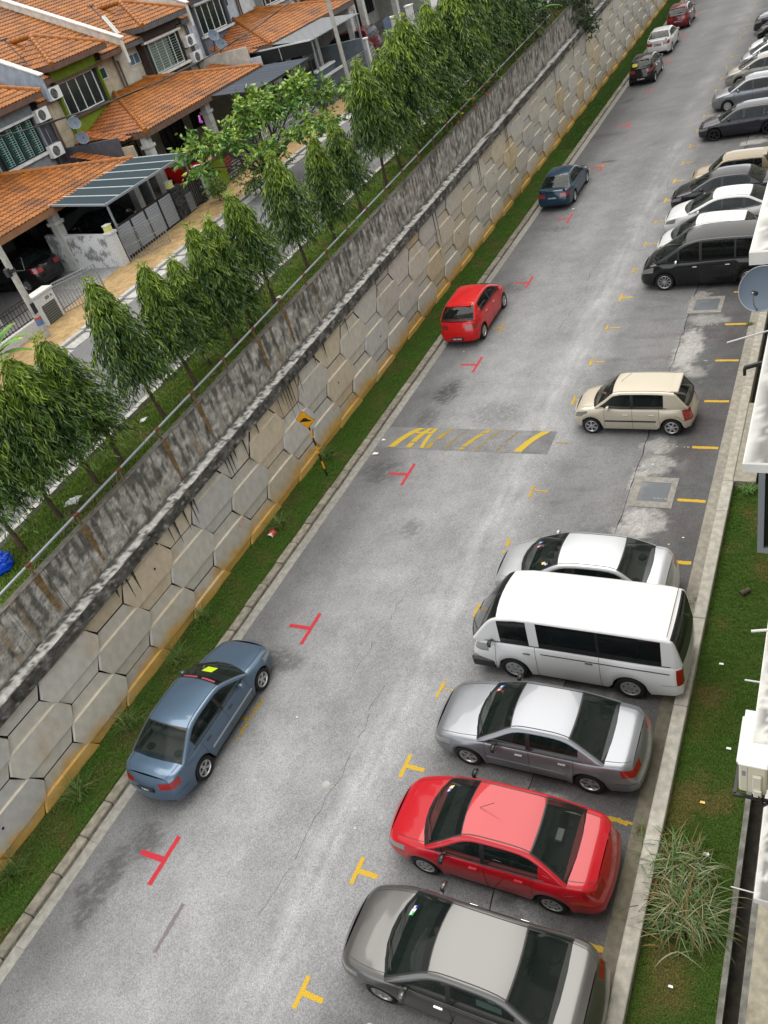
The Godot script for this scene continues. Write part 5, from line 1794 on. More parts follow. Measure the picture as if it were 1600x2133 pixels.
func blade(g: Geo, p: Vector3, out: Vector3, len: float, w: float, droop: float, col: Color, seg := 6) -> void:
	var side := out.cross(Vector3.UP).normalized()
	var pts := []
	var d := (Vector3.UP + out * R.randf_range(0.05, 0.8) + side * R.randf_range(-.3, .3)).normalized()
	out = (out + side * R.randf_range(-.6, .6)).normalized()
	var q := p
	for i in seg + 1:
		pts.append(q)
		q += d * (len / seg)
		d = (d + out * droop * 0.28 / seg * 6.0 - Vector3.UP * droop * (0.22 + 0.5 * float(i) / seg) / seg * 6.0).normalized()
	g.col = col
	for i in seg:
		var a := w * (1.0 - pow(float(i) / seg, 1.6)) * 0.5
		var b := w * (1.0 - pow(float(i + 1) / seg, 1.6)) * 0.5
		g.quad(pts[i] - side * a, pts[i] + side * a, pts[i + 1] + side * b, pts[i + 1] - side * b)

func hang(pos: Vector3, dir: Vector3, s: float) -> Transform3D:
	# a leaf whose -y runs along dir, turned at random about it
	var y := -dir.normalized()
	var x := y.cross(Vector3(R.randf_range(-1, 1), R.randf_range(-0.2, 1.0), R.randf_range(-1, 1))).normalized()
	var z := x.cross(y)
	return Transform3D(Basis(x, y, z) * s, pos)

func crown(h: float, rad: float, base: float, nb: int, nl: int, lush: Color, young: Color) -> Array:
	var at := []
	var cols := []
	var sd := R.randf() * 50.0
	for b in nb:
		var t := pow((b + R.randf()) / nb, 0.85)
		var y0 := lerpf(base, h * 0.985, t)
		var az := b * 2.39996 + R.randf_range(-.4, .4)
		var out := Vector3(cos(az), 0, sin(az))
		var ln := rad * pow(1.0 - t, 0.62) * R.randf_range(0.62, 1.12) + 0.10
		ln *= lerpf(0.62, 1.0, ss(0.0, 0.28, t))
		ln *= 1.0 + 0.6 * nz(cos(az) * 0.9 + sd, sin(az) * 0.9 + t * 1.8, 1.0)
		if R.randf() < 0.10: ln *= R.randf_range(1.1, 1.3)
		var lat := out.cross(Vector3.UP)
		var fresh := clampf(R.randf_range(-0.6, 0.45) + 1.05 * t * t * t, 0, 1)
		for k in nl:
			var u := pow((k + R.randf()) / nl, 0.8)
			var p := Vector3(0, y0, 0) + out * ln * u + lat * R.randf_range(-.09, .09) * (1.0 + u) + Vector3(0, 0.10 * ln * u - 0.72 * ln * u * u, 0)
			p += Vector3(R.randf_range(-.04, .04), R.randf_range(-.05, .05), R.randf_range(-.04, .04))
			var d := Vector3(0, -1.0, 0) + out * R.randf_range(0.1, 0.75) + lat * R.randf_range(-0.75, 0.75)
			at.append(hang(p, d, R.randf_range(0.7, 1.15)))
			var f := clampf(fresh * 0.75 + 0.5 * (u - 0.55) + R.randf_range(-.18, .18), 0, 1)
			cols.append(jit(lush.lerp(young, f), 0.22))
	# a tuft of new leaves at the tip
	for k in 46:
		var a := R.randf() * TAU
		var out := Vector3(cos(a), 0, sin(a))
		at.append(hang(Vector3(0, h + R.randf_range(-.1, .16), 0) + out * R.randf_range(0, .12), out * 0.8 + Vector3(0, R.randf_range(-1.0, 0.5), 0), R.randf_range(.6, 1.0)))
		cols.append(jit(young, 0.2))
	return [at, cols]

func cloud(blobs: Array, n: int, lush: Color, young: Color, s0: float, s1: float) -> Array:
	# leaves spread through ellipsoids [centre, radii], gathered into sprays
	var at := []
	var cols := []
	var vol := 0.0
	for b in blobs: vol += pow(b[1].x * b[1].y * b[1].z, 0.667)
	for b in blobs:
		var m := int(n * pow(b[1].x * b[1].y * b[1].z, 0.667) / vol / 12.0)
		for i in m:
			var d := Vector3(R.randfn(), R.randfn(), R.randfn()).normalized()
			var c: Vector3 = b[0] + d * b[1] * pow(R.randf(), 0.4)
			var fr := clampf(R.randf_range(-0.35, 0.85) + 0.3 * d.y, 0, 1)
			var ax := (d + Vector3(0, 0.35, 0)).normalized()
			for k in 12:
				var p := c + ax * (k - 6) * 0.045 * s1 + Vector3(R.randf_range(-1, 1), R.randf_range(-1, 1), R.randf_range(-1, 1)) * 0.09 * s1
				var q := d * 0.7 + Vector3(R.randf_range(-1, 1), R.randf_range(-1.0, 0.2), R.randf_range(-1, 1))
				at.append(hang(p, q, R.randf_range(s0, s1)))
				cols.append(jit(lush.lerp(young, clampf(fr + R.randf_range(-.2, .2), 0, 1)), 0.2))
	return [at, cols]

func turf(called: String, label: String, x0: float, x1: float, z0: float, z1: float, per: float, y: Callable, hgt: float, tones: Array) -> void:
	var g := Geo.new()
	for k in 3:
		var a := TAU * k / 3.0 + 0.4
		var o := Vector3(cos(a), 0, sin(a))
		var s := o.cross(Vector3.UP) * 0.0045
		var b := o * 0.012
		g.quad(b - s, b + s, b + o * .012 + s * .7 + Vector3(0, .55, 0) * 0.06, b + o * .012 - s * .7 + Vector3(0, .033, 0))
		g.tri(b + o * .012 - s * .7 + Vector3(0, .033, 0), b + o * .012 + s * .7 + Vector3(0, .033, 0), b + o * .034 + Vector3(0, .055, 0))
	var me := g.mesh(M["blade"])
	var at := []
	var cols := []
	var n := int((x1 - x0) * (z0 - z1) * per)
	for i in n:
		var x := R.randf_range(x0, x1)
		var z := R.randf_range(z0, z1)
		var q := nz(x + 4, z, 0.6)
		var dry := ss(0.02, 0.5, q + R.randf_range(-.2, .2))
		if dry > 0.75 and R.randf() < 0.6: continue
		var s := hgt / 0.055 * R.randf_range(0.6, 1.3)
		at.append(Transform3D(Basis(Vector3.UP, R.randf() * TAU).scaled(Vector3(s, s * R.randf_range(.7, 1.2), s)), Vector3(x, y.call(x, z), z)))
		var t: Color = tones[0]
		cols.append(jit(t.lerp(tones[1], clampf(R.randf() * 0.6 + 0.3 * nz(x, z, 1.7), 0, 1)).lerp(tones[2], dry * 0.8), 0.2))
	var o := copies(called, me, at, cols)
	stuff(o, label, "grass")

func tuft(called: String, label: String, cat: String, at: Vector3, n: int, len: float, w: float, droop: float, cols: Array, spread: float, group := "") -> void:
	var o := thing(called, label, cat, at, 0.0, group)
	var g := Geo.new()
	for i in n:
		var a := R.randf() * TAU
		var out := Vector3(cos(a), 0, sin(a))
		var c: Color = cols[R.randi() % cols.size()]
		blade(g, Vector3(R.randfn(), 0, R.randfn()) * spread * 0.6, out, len * R.randf_range(0.55, 1.1), w * R.randf_range(.7, 1.2), droop * R.randf_range(.6, 1.3), jit(c, 0.25), 7)
	stuff(put(g, "blades", "blade", o))

func banana_leaf(o: Node3D, p: Vector3, out: Vector3, len: float, w: float, rise: float, c: Color, edge: Color) -> void:
	var side := out.cross(Vector3.UP).normalized()
	var g := Geo.new()
	var d := (out + Vector3.UP * rise).normalized()
	var q := p
	var P := []
	var n := 14
	for i in n + 1:
		var u := float(i) / n
		P.append([q, w * 0.5 * pow(sin(PI * clampf(0.05 + u * 0.95, 0, 1)), 0.55) if i > 0 and i < n else 0.01])
		q += d * len / n
		d = (d - Vector3.UP * 0.085 * (0.4 + u)).normalized()
	for i in n:
		for s in [-1.0, 1.0]:
			var a0: Vector3 = P[i][0]
			var b0: Vector3 = P[i + 1][0]
			var a1: Vector3 = a0 + side * s * P[i][1] + Vector3(0, 0.10 * P[i][1] - 0.012 * (i % 2), 0)
			var b1: Vector3 = b0 + side * s * P[i + 1][1] * (1.0 - 0.1 * R.randf()) + Vector3(0, 0.10 * P[i + 1][1], 0)
			g.col = jit(c, 0.12) if i < n - 2 or R.randf() < 0.5 else edge
			if s > 0: g.quad(a0, a1, b1, b0)
			else: g.quad(a0, b0, b1, a1)
	put(g, "leaf", "leaf", o)
	var mr := Geo.new()
	mr.col = c.lerp(Color(0.35, 0.4, 0.1), 0.5)
	var path := []
	for i in n + 1: path.append(P[i][0] + Vector3(0, 0.006, 0))
	mr.tube([p - out * 0.25 - Vector3(0, 0.45, 0)] + path, 0.014, 5)
	put(mr, "leaf_rib", "leaf", o)

func build_green() -> void:
	# the row of drooping mast trees behind the rail
	var lm := leaf_mesh(0.20, 0.040, 0.28, 0.45, "leaf", 4)
	var lush := Color(0.017, 0.058, 0.007)
	var young := Color(0.16, 0.235, 0.011)
	var protos := []
	for k in 6:
		var cr := crown(4.0, [1.38, 1.2, 1.5, 1.05, 1.3, 1.12][k], [1.45, 1.15, 1.35, 1.0, 1.3, 1.5][k], 225, 30, lush, young)
		var mm := MultiMesh.new()
		mm.transform_format = MultiMesh.TRANSFORM_3D
		mm.use_colors = true
		mm.mesh = lm
		mm.instance_count = cr[0].size()
		for i in cr[0].size():
			mm.set_instance_transform(i, cr[0][i]); mm.set_instance_color(i, cr[1][i])
		protos.append(mm)
	var T := [[-9.4, -5.4, 3.7, 0], [-9.25, -6.6, 4.0, 2], [-9.0, -7.85, 4.05, 0], [-8.95, -8.8, 3.85, 1], [-9.05, -10.9, 4.15, 2], [-8.9, -12.4, 3.8, 0], [-9.25, -13.6, 3.3, 3], [-8.9, -14.7, 3.75, 1], [-9.0, -15.75, 3.6, 3], [-9.0, -17.3, 3.8, 0], [-9.0, -19.7, 3.9, 2], [-9.0, -21.9, 3.65, 3], [-9.1, -24.4, 3.5, 1],
		[-9.0, -26.7, 4.7, 3], [-9.2, -28.6, 4.4, 1], [-9.0, -30.4, 4.7, 2], [-9.1, -32.2, 4.9, 0], [-9.0, -34.0, 4.9, 3], [-9.2, -36.2, 5.0, 2], [-9.0, -38.6, 5.0, 0], [-9.2, -41.0, 5.1, 1], [-9.0, -43.4, 5.2, 2]]
	for i in T.size():
		var q: Array = T[i]
		var s: float = q[2] / 4.0
		var o := thing("mast_tree", "drooping mast tree, %s from the near end of the row behind the railing" % ORD[i], "tree", Vector3(q[0], up(q[1]) - 0.05, q[1]), R.randf() * TAU, "mast trees behind the pipe railing")
		var wide := R.randf_range(0.92, 1.08) * (1.0 if q[1] > -25 else 1.02)
		var c := MultiMeshInstance3D.new()
		c.multimesh = protos[(q[3] + (2 if i % 3 == 1 else 0)) % 6]
		c.name = "crown"
		c.transform = Transform3D(Basis.from_euler(Vector3(R.randf_range(-.09, .09), 0, R.randf_range(-.09, .09))).scaled(Vector3(s * wide, s, s * wide)), Vector3.ZERO)
		o.add_child(c, true)
		c.set_meta("kind", "stuff")
		var g := Geo.new()
		g.col = Color(0.16, 0.125, 0.085)
		var path := []
		var lx := R.randf_range(-.08, .08)
		for k in 8: path.append(Vector3(lx * sin(k * 0.7), q[2] * 0.13 * k, lx * cos(k * 0.9) - lx))
		g.tube(path, [0.075, 0.062, 0.058, 0.05, 0.042, 0.032, 0.022, 0.012], 8)
		put(g, "trunk", "bark", o)

	# lawn, verge and the upper strip
	var gt := [Color(0.055, 0.12, 0.016), Color(0.09, 0.175, 0.025), Color(0.20, 0.145, 0.055)]
	turf("lawn_grass", "short lawn grass between the concrete kerb and the drain", 5.36, 6.61, 3.0, -15.2, 1500, func(x, z): return -0.075 + 0.03 * nz(x, z, 0.8), 0.05, gt)
	turf("verge_grass", "strip of short grass between the kerb and the hexagonal wall", -7.86, -6.70, 4.0, -45.0, 1150, func(x, z): return 0.085 + 0.05 * nz(x, z, 0.8) + 0.05 * ss(-7.0, -7.9, x), 0.055, [Color(0.065, 0.145, 0.02), Color(0.115, 0.225, 0.03), Color(0.2, 0.15, 0.06)])
	turf("verge_grass", "far end of the grass strip below the hexagonal wall", -7.86, -6.70, -45.0, -100.0, 330, func(x, z): return 0.085 + 0.05 * nz(x, z, 0.8), 0.09, [Color(0.035, 0.10, 0.014), Color(0.065, 0.16, 0.02), Color(0.10, 0.11, 0.03)])
	turf("upper_grass", "rough grass under the mast trees beside the upper street", -10.2, -8.25, 2.0, -48.0, 480, func(x, z): return up(z) - 0.065 + 0.07 * nz(x, z, 0.6), 0.085, [Color(0.09, 0.17, 0.02), Color(0.17, 0.26, 0.03), Color(0.28, 0.22, 0.09)])
	var gl := [Color(0.06, 0.13, 0.025), Color(0.10, 0.18, 0.04), Color(0.18, 0.19, 0.07), Color(0.04, 0.09, 0.02)]
	var tl := [["nearest the bottom left corner", 0.1, 1.0], ["beside the tail of the steel blue sedan", -2.05, 0.9], ["beside the doors of the steel blue sedan", -4.05, 0.9], ["beside the hood of the steel blue sedan", -6.2, 0.85], ["just past the nose of the steel blue sedan", -7.7, 0.8], ["beside the red and white litter", -11.7, 0.8], ["at the foot of the hump warning sign", -15.35, 0.85]]
	for q in tl:
		tuft("grass_tuft", "wild grass tuft against the wall %s" % q[0], "grass tuft", Vector3(-7.5 + R.randf_range(-.08, .12), 0.1, q[1]), 120, 0.85 * q[2], 0.014, 0.6, gl, 0.15, "wild grass tufts below the wall")
	for q in [[-8.55, -5.3, 0], [-8.6, -6.2, 1], [-9.0, -6.9, 2], [-8.5, -7.9, 3], [-8.5, -10.0, 4], [-8.55, -11.6, 5], [-8.5, -16.0, 6]]:
		tuft("grass_tuft", "untidy grass tuft on the wall top, %s from the near end" % ORD[q[2]], "grass tuft", Vector3(q[0], up(q[1]) - 0.05, q[1]), 90, 0.6, 0.016, 1.0, [Color(0.08, 0.13, 0.03), Color(0.16, 0.17, 0.07), Color(0.05, 0.1, 0.02)], 0.3, "grass tufts along the wall top")
	var lemon := [Color(0.09, 0.14, 0.05), Color(0.14, 0.175, 0.08), Color(0.2, 0.205, 0.13), Color(0.045, 0.085, 0.02), Color(0.15, 0.09, 0.035), Color(0.06, 0.11, 0.025)]
	tuft("lemongrass_clump", "large lemongrass clump nearest the red sedan's tail", "grass clump", Vector3(5.72, -0.06, -4.2), 480, 0.85, 0.022, 1.3, lemon, 0.3, "lemongrass clumps on the lawn")
	tuft("lemongrass_clump", "larger lemongrass clump nearer the camera, beside the drain", "grass clump", Vector3(5.95, -0.06, -3.45), 640, 0.92, 0.022, 1.3, lemon, 0.34, "lemongrass clumps on the lawn")
	tuft("weed", "small dry weed growing from the gutter behind the red sedan", "weed", Vector3(4.95, 0.0, -4.7), 60, 0.25, 0.01, 1.0, [Color(0.09, 0.10, 0.04), Color(0.15, 0.13, 0.06)], 0.1)
	tuft("weed", "green weed at the corner of the kerb by the concrete slab", "weed", Vector3(5.75, 0.0, -15.0), 70, 0.35, 0.02, 1.0, [Color(0.06, 0.13, 0.03), Color(0.1, 0.18, 0.04)], 0.14)
	tuft("weed", "weed in the gutter by the white van's tail", "weed", Vector3(4.78, 0.0, -10.6), 60, 0.22, 0.012, 1.0, [Color(0.06, 0.1, 0.03), Color(0.12, 0.13, 0.05)], 0.2)
	tuft("weed", "green weed on the gutter by the empty bay before the black people carrier", "weed", Vector3(4.8, 0.0, -23.95), 60, 0.22, 0.012, 1.0, [Color(0.06, 0.1, 0.03), Color(0.12, 0.15, 0.04)], 0.1)

	# spreading broad-leaved tree on the far pavement
	var bl := leaf_mesh(0.24, 0.115, 0.2, 0.35, "leaf", 4)
	var bt := thing("broadleaf_tree", "bright green spreading tree with a pink flower beside the street", "tree", Vector3(-15.9, up(-28.5), -28.5))
	var blobs := []
	for q in [[-1.6, 2.7, 1.5, 1.1], [-0.9, 2.5, 0.3, 1.2], [-0.3, 2.9, -1.2, 1.2], [0.2, 2.8, -2.8, 1.3], [0.3, 3.0, -4.2, 1.2], [0.9, 2.3, -5.6, 1.0], [-1.0, 3.2, -2.4, 0.9], [0.6, 1.8, 0.6, 0.9], [1.4, 1.9, -1.6, 0.9], [1.5, 1.6, -3.6, 0.9], [-1.3, 1.9, 2.4, 0.7], [-0.6, 3.5, -0.6, 0.55], [0.0, 3.5, -3.4, 0.55]]:
		blobs.append([Vector3(q[0], q[1], q[2]), Vector3(q[3], q[3] * 0.42, q[3])])
	var cl := cloud(blobs, 5200, Color(0.055, 0.14, 0.016), Color(0.23, 0.33, 0.035), 0.7, 1.25)
	copies("crown", bl, cl[0], cl[1], bt)
	var lw := cloud([[Vector3(-0.2, 0.8, 0.8), Vector3(1.0, 0.7, 1.1)], [Vector3(0.4, 0.9, -0.4), Vector3(0.8, 0.7, 0.9)]], 1900, Color(0.035, 0.085, 0.015), Color(0.12, 0.19, 0.025), 0.35, 0.6)
	copies("undergrowth", bl, lw[0], lw[1], bt)
	var br := Geo.new()
	br.col = Color(0.10, 0.085, 0.065)
	for b in blobs:
		var e: Vector3 = b[0]
		br.tube([Vector3(0, 0, 0), Vector3(0.05, 0.7, 0.0), Vector3(e.x * 0.4, 1.0 + e.y * 0.25, e.z * 0.45), e], [0.085, 0.075, 0.045, 0.02], 6)
	put(br, "trunk", "bark", bt)
	var fl := Geo.new()
	fl.col = Color(0.55, 0.10, 0.50)
	for k in 26:
		var a := R.randf() * TAU
		fl.lathe([Vector2(0.001, 0.02), Vector2(0.03, 0.012), Vector2(0.034, 0.0)], 6, Transform3D(Basis.from_euler(Vector3(R.randf(), a, R.randf())), Vector3(-1.9, 3.35 + k * 0.012, 0.7) + Vector3(cos(a), 0, sin(a)) * 0.06 * (1.0 - k / 30.0)))
	put(fl, "flower_spike", "leaf", bt)

	# dark tree that hangs over the wall farther on
	var dk := leaf_mesh(0.22, 0.075, 0.3, 0.4, "leaf", 3)
	var dt := thing("dark_tree", "dense dark tree hanging over the parapet above the black hatchback", "tree", Vector3(-9.0, up(-50), -50))
	var c2 := cloud([[Vector3(0.2, 1.5, 4.5), Vector3(1.3, 1.4, 2.4)], [Vector3(0, 2.3, 0), Vector3(1.8, 2.2, 3.5)], [Vector3(0.3, 2.2, -4.5), Vector3(1.9, 2.4, 3.0)], [Vector3(1.2, 0.2, -3.8), Vector3(0.7, 1.6, 1.9)], [Vector3(1.35, -1.4, -4.6), Vector3(0.42, 1.3, 0.8)], [Vector3(0, 2.5, -9), Vector3(1.8, 2.2, 3.4)], [Vector3(-0.4, 2.5, -15), Vector3(1.5, 2.0, 4.0)]], 20000, Color(0.014, 0.036, 0.009), Color(0.05, 0.10, 0.018), 0.6, 1.2)
	copies("crown", dk, c2[0], c2[1], dt)
	var dtr := Geo.new()
	dtr.col = Color(0.09, 0.075, 0.06)
	for z in [4.0, 0.0, -4.5, -9.0]:
		dtr.tube([Vector3(0, 0, z), Vector3(0.1, 1.2, z - .2), Vector3(0, 2.6, z)], [0.12, 0.09, 0.04], 7)
	put(dtr, "trunk", "bark", dt)

	# banana plants and the flowering shrub on the wall top
	var b1 := thing("banana_plant", "banana plant leaning over the railing where the red flowers are", "plant", Vector3(-8.55, up(-33.5), -33.5))
	for q in [[0.6, 1.0, 0.9, 0.34, 0.5], [1.4, -0.2, 1.1, 0.36, 0.9], [0.3, -1.2, 1.3, 0.36, 0.6], [-0.8, 0.6, 1.3, 0.4, 1.6], [0.9, 0.5, 1.2, 0.36, 1.4], [0.1, 1.4, 1.1, 0.34, 1.1]]:
		banana_leaf(b1, Vector3(0, 0.5, 0), Vector3(q[0], 0, q[1]).normalized(), q[2], q[3], q[4], Color(0.045, 0.14, 0.015), Color(0.22, 0.20, 0.03))
	var b2 := thing("banana_plant", "banana plant with yellow-edged leaves standing before the dark tree", "plant", Vector3(-8.4, up(-46.5), -46.5))
	for q in [[0.5, -1.0, 1.9, 0.5, 0.9], [1.0, -0.4, 1.6, 0.45, 0.35], [0.3, 1.0, 1.8, 0.5, 1.6], [0.8, -1.2, 1.9, 0.45, 0.1]]:
		banana_leaf(b2, Vector3(0, 1.3, 0), Vector3(q[0], 0, q[1]).normalized(), q[2], q[3], q[4], Color(0.06, 0.17, 0.018), Color(0.45, 0.36, 0.03))
	var st := Geo.new()
	st.col = Color(0.12, 0.14, 0.05)
	st.tube([Vector3(0, 0, 0), Vector3(0, 1.3, 0)], [0.11, 0.07], 8)
	put(st, "stem", "leaf", b2)
	var b3 := thing("banana_plant", "banana plant with pale green leaves at the left edge by the white low wall", "plant", Vector3(-17.6, up(-12.4), -12.7))
	for q in [[0.2, -1.0, 1.5, 0.4, 1.0], [1.0, -0.6, 1.4, 0.4, 0.7], [0.5, -1.3, 1.7, 0.36, 0.45], [0.8, -1.0, 1.5, 0.36, 0.1], [0.1, -1.2, 1.4, 0.4, 1.9]]:
		banana_leaf(b3, Vector3(0, 0.9, 0), Vector3(q[0], 0, q[1]).normalized(), q[2], q[3], q[4], Color(0.10, 0.24, 0.03), Color(0.42, 0.33, 0.03))
	var fs := thing("flowering_shrub", "straggling shrub with red flowers drooping over the parapet", "shrub", Vector3(-8.35, up(-34.8), -34.8))
	var fc := cloud([[Vector3(0.1, 0.6, 0), Vector3(0.6, 0.5, 1.3)], [Vector3(0, 0.3, 3.4), Vector3(0.4, 0.3, 1.2)], [Vector3(-0.2, 0.7, -3), Vector3(0.6, 0.6, 2)]], 1500, Color(0.04, 0.10, 0.015), Color(0.15, 0.24, 0.03), 0.25, 0.45)
	copies("foliage", bl, fc[0], fc[1], fs)
	for k in 8:
		var g := Geo.new()
		g.col = Color(0.65, 0.04, 0.02) if k != 3 else Color(0.7, 0.5, 0.02)
		var p := Vector3(R.randf_range(0.3, .6), R.randf_range(.2, .8), R.randf_range(-2.5, 5.0))
		for j in 5:
			var a := TAU * j / 5
			var o := Vector3(cos(a), 0, sin(a))
			g.tri(p, p + (o + o.cross(Vector3.UP) * 0.5) * .07 + Vector3(0, .03, 0), p + (o - o.cross(Vector3.UP) * 0.5) * .07 + Vector3(0, .03, 0))
		put(g, "flower", "leaf", fs)
	for k in 7:
		var g := Geo.new()
		g.col = Color(0.12, 0.15, 0.05)
		var z := R.randf_range(-1.5, 1.5)
		g.tube([Vector3(0, 0.3, z), Vector3(0.1, 1.0, z + .2), Vector3(0.3, 1.1, z + .6), Vector3(0.5, 0.8, z + .9)], [0.012, .01, .008, .004], 5)
		put(g, "stem", "bark", fs)
	# low scrub that closes the foot of the far trees
	var sc := thing("undergrowth", "dark undergrowth between the far mast trees and the parapet", "shrub", Vector3(-9.0, up(-38), -38))
	var sc2 := cloud([[Vector3(0, 0.5, 7), Vector3(0.6, 0.5, 3)], [Vector3(0, 0.6, 0), Vector3(0.7, 0.7, 4)], [Vector3(0, 0.9, -6), Vector3(0.9, 0.9, 3)]], 5000, Color(0.03, 0.075, 0.012), Color(0.11, 0.17, 0.025), 0.4, 0.8)
	copies("foliage", dk, sc2[0], sc2[1], sc)
	# palm in the porch, potted shrubs by the gates
	var pm := thing("potted_palm", "potted palm standing beside the red hatchback in the porch", "plant", Vector3(-20.6, up(-28.9) + 0.1, -28.9))
	for k in 13:
		var a := k * 2.4
		var out := Vector3(cos(a), 0, sin(a))
		var g := Geo.new()
		var d := (out * R.randf_range(.5, 1.0) + Vector3.UP * 1.2).normalized()
		var q := Vector3(0, 1.1, 0)
		for i in 18:
			var nq := q + d * 0.085
			d = (d - Vector3.UP * 0.07 + out * .02).normalized()
			g.col = jit(Color(0.09, 0.19, 0.035), 0.2)
			for s in [-1.0, 1.0]:
				var sd = d.cross(Vector3.UP).normalized() * s
				var tip = q + sd * 0.30 * sin(PI * (i + 2) / 21.0) + d * 0.16 - Vector3(0, .07, 0)
				g.tri(q, nq, tip)
			q = nq
		put(g, "frond", "leaf", pm)
	var pot := Geo.new()
	pot.col = Color(0.28, 0.11, 0.05)
	pot.lathe([Vector2(0.16, 0), Vector2(0.24, 0.4), Vector2(0.26, 0.4), Vector2(0.22, 0.36)], 14)
	put(pot, "pot", "tile", pm)
	for q in [[-16.7, -39.5, 0.9, "round light green shrub at the foot of the far lamp post"], [-18.2, -27.6, 0.8, "small shrub in a clay pot before the green wall"], [-18.0, -52.5, 1.3, "green shrub on the pavement beyond the white gate pillars"]]:
		var sh := thing("shrub", q[3], "shrub", Vector3(q[0], up(q[1]), q[1]))
		var s2: float = q[2]
		var k2 := cloud([[Vector3(0, s2 * 0.8, 0), Vector3(s2 * 0.7, s2 * 0.6, s2 * 0.8)]], 1300, Color(0.05, 0.11, 0.018), Color(0.17, 0.25, 0.035), 0.25, 0.45)
		copies("foliage", bl, k2[0], k2[1], sh)
		var sg := Geo.new()
		sg.col = Color(0.1, 0.08, 0.06)
		sg.tube([Vector3(0, 0, 0), Vector3(0, s2 * 0.8, 0)], 0.03, 6)
		put(sg, "stem", "bark", sh)
	# trees far up the street
	for i in 10:
		var z := -62.0 - i * 9.0
		var o := thing("street_tree", "dark leafy tree beyond the houses, %s from the near end" % ORD[i], "tree", Vector3(-10.5 - 2.0 * (i % 3), up(z), z), 0, "far street trees")
		var k3 := cloud([[Vector3(0, 3.2, 0), Vector3(2.2, 2.4, 3.2)]], 1500, Color(0.02, 0.05, 0.012), Color(0.08, 0.14, 0.02), 1.2, 2.2)
		copies("crown", dk, k3[0], k3[1], o)
		var g := Geo.new()
		g.col = Color(0.1, 0.08, 0.06)
		g.tube([Vector3(0, 0, 0), Vector3(0, 3, 0)], [0.15, 0.08], 6)
		put(g, "trunk", "bark", o)

# ---------------------------------------------------------------- terrace houses
func tiles(g: Geo, O: Vector3, E: Vector3, S: Vector3, poly: PackedVector2Array, col: Color, tw := 0.215, tl := 0.33) -> void:
	# barrel tiles laid in courses: e runs along the eave, s up the slope
	var N := E.cross(S)
	var flip := N.y < 0
	if flip: N = -N
	var lo := poly[0]
	var hi := poly[0]
	for q in poly:
		lo = lo.min(q); hi = hi.max(q)
	var H := [0.0, 0.035, 0.05, 0.035, 0.0]
	var rows := int(ceil((hi.y - lo.y) / tl))
	var cols := int(ceil((hi.x - lo.x) / tw))
	for r in rows:
		for c in cols:
			var e0 := lo.x + c * tw
			var s0 := lo.y + r * tl
			if not Geometry2D.is_point_in_polygon(Vector2(e0 + tw / 2, s0 + tl / 2), poly): continue
			g.col = jit(col, 0.24)
			var k := nz(e0 * 0.6 + O.x, s0 * 0.9 + O.z, 0.7)
			g.col = g.col.lerp(Color(0.16, 0.055, 0.02), clampf(k * 1.6 - 0.05, 0, 0.75))
			for i in 4:
				var ea := e0 + tw * i / 4.0
				var eb := e0 + tw * (i + 1) / 4.0
				var la = 0.045 + H[i]
				var lb = 0.045 + H[i + 1]
				var a = O + E * ea + S * s0 + N * la
				var b = O + E * eb + S * s0 + N * lb
				var d = O + E * eb + S * (s0 + tl + 0.02) + N * (lb - 0.035)
				var f = O + E * ea + S * (s0 + tl + 0.02) + N * (la - 0.035)
				var a2 = a - N * 0.04
				var b2 = b - N * 0.04
				if flip:
					g.quad(b, a, f, d); g.quad(a, b, b2, a2)
				else:
					g.quad(a, b, d, f); g.quad(a2, b2, b, a)

func ridge(g: Geo, a: Vector3, b: Vector3, col: Color) -> void:
	var n := int(a.distance_to(b) / 0.35) + 1
	for i in n:
		g.col = jit(col, 0.12)
		g.tube([a.lerp(b, float(i) / n) + Vector3(0, 0.05, 0), a.lerp(b, (i + 1.06) / n) + Vector3(0, 0.035, 0)], [0.13, 0.115], 8)

func plate_under(g: Geo, pts: Array, t: float) -> void:
	var dn := Vector3(0, -t, 0)
	for i in range(1, pts.size() - 1):
		g.tri(pts[0], pts[i], pts[i + 1])
		g.tri(pts[0] + dn, pts[i + 1] + dn, pts[i] + dn)
	for i in pts.size():
		var a: Vector3 = pts[i]
		var b: Vector3 = pts[(i + 1) % pts.size()]
		g.quad(b, a, a + dn, b + dn)

func ac_unit(label: String, at: Vector3, yaw: float, mat: String, group := "") -> void:
	# outdoor air-conditioning unit; local +x is the fan side
	var o := thing("air_conditioner", label, "air conditioner", at, yaw, group)
	var g := Geo.new()
	g.cbox(Vector3(-0.15, 0, -0.39), Vector3(0.15, 0.54, 0.39), 0.018)
	put(g, "casing", mat, o)
	var f := Geo.new()
	f.lathe([Vector2(0.001, 0.003), Vector2(0.21, 0.003), Vector2(0.225, 0.0)], 24, Transform3D(Basis(Vector3(0, 1, 0), Vector3(1, 0, 0), Vector3(0, 0, -1)), Vector3(0.151, 0.27, 0.10)))
	put(f, "fan_opening", "void", o)
	var r := Geo.new()
	for i in 7:
		var rr := 0.03 + i * 0.031
		var p := []
		for k in 19: p.append(Vector3(0.158, 0.27 + rr * sin(TAU * k / 18), 0.10 + rr * cos(TAU * k / 18)))
		r.tube(p, 0.003, 4, false)
	put(r, "fan_grille", mat, o)
	var s := Geo.new()
	s.bar(Vector3(0.1, -0.02, -0.3), Vector3(-0.32, -0.02, -0.3), 0.03, 0.03)
	s.bar(Vector3(0.1, -0.02, 0.3), Vector3(-0.32, -0.02, 0.3), 0.03, 0.03)
	put(s, "bracket", "black_iron", o)

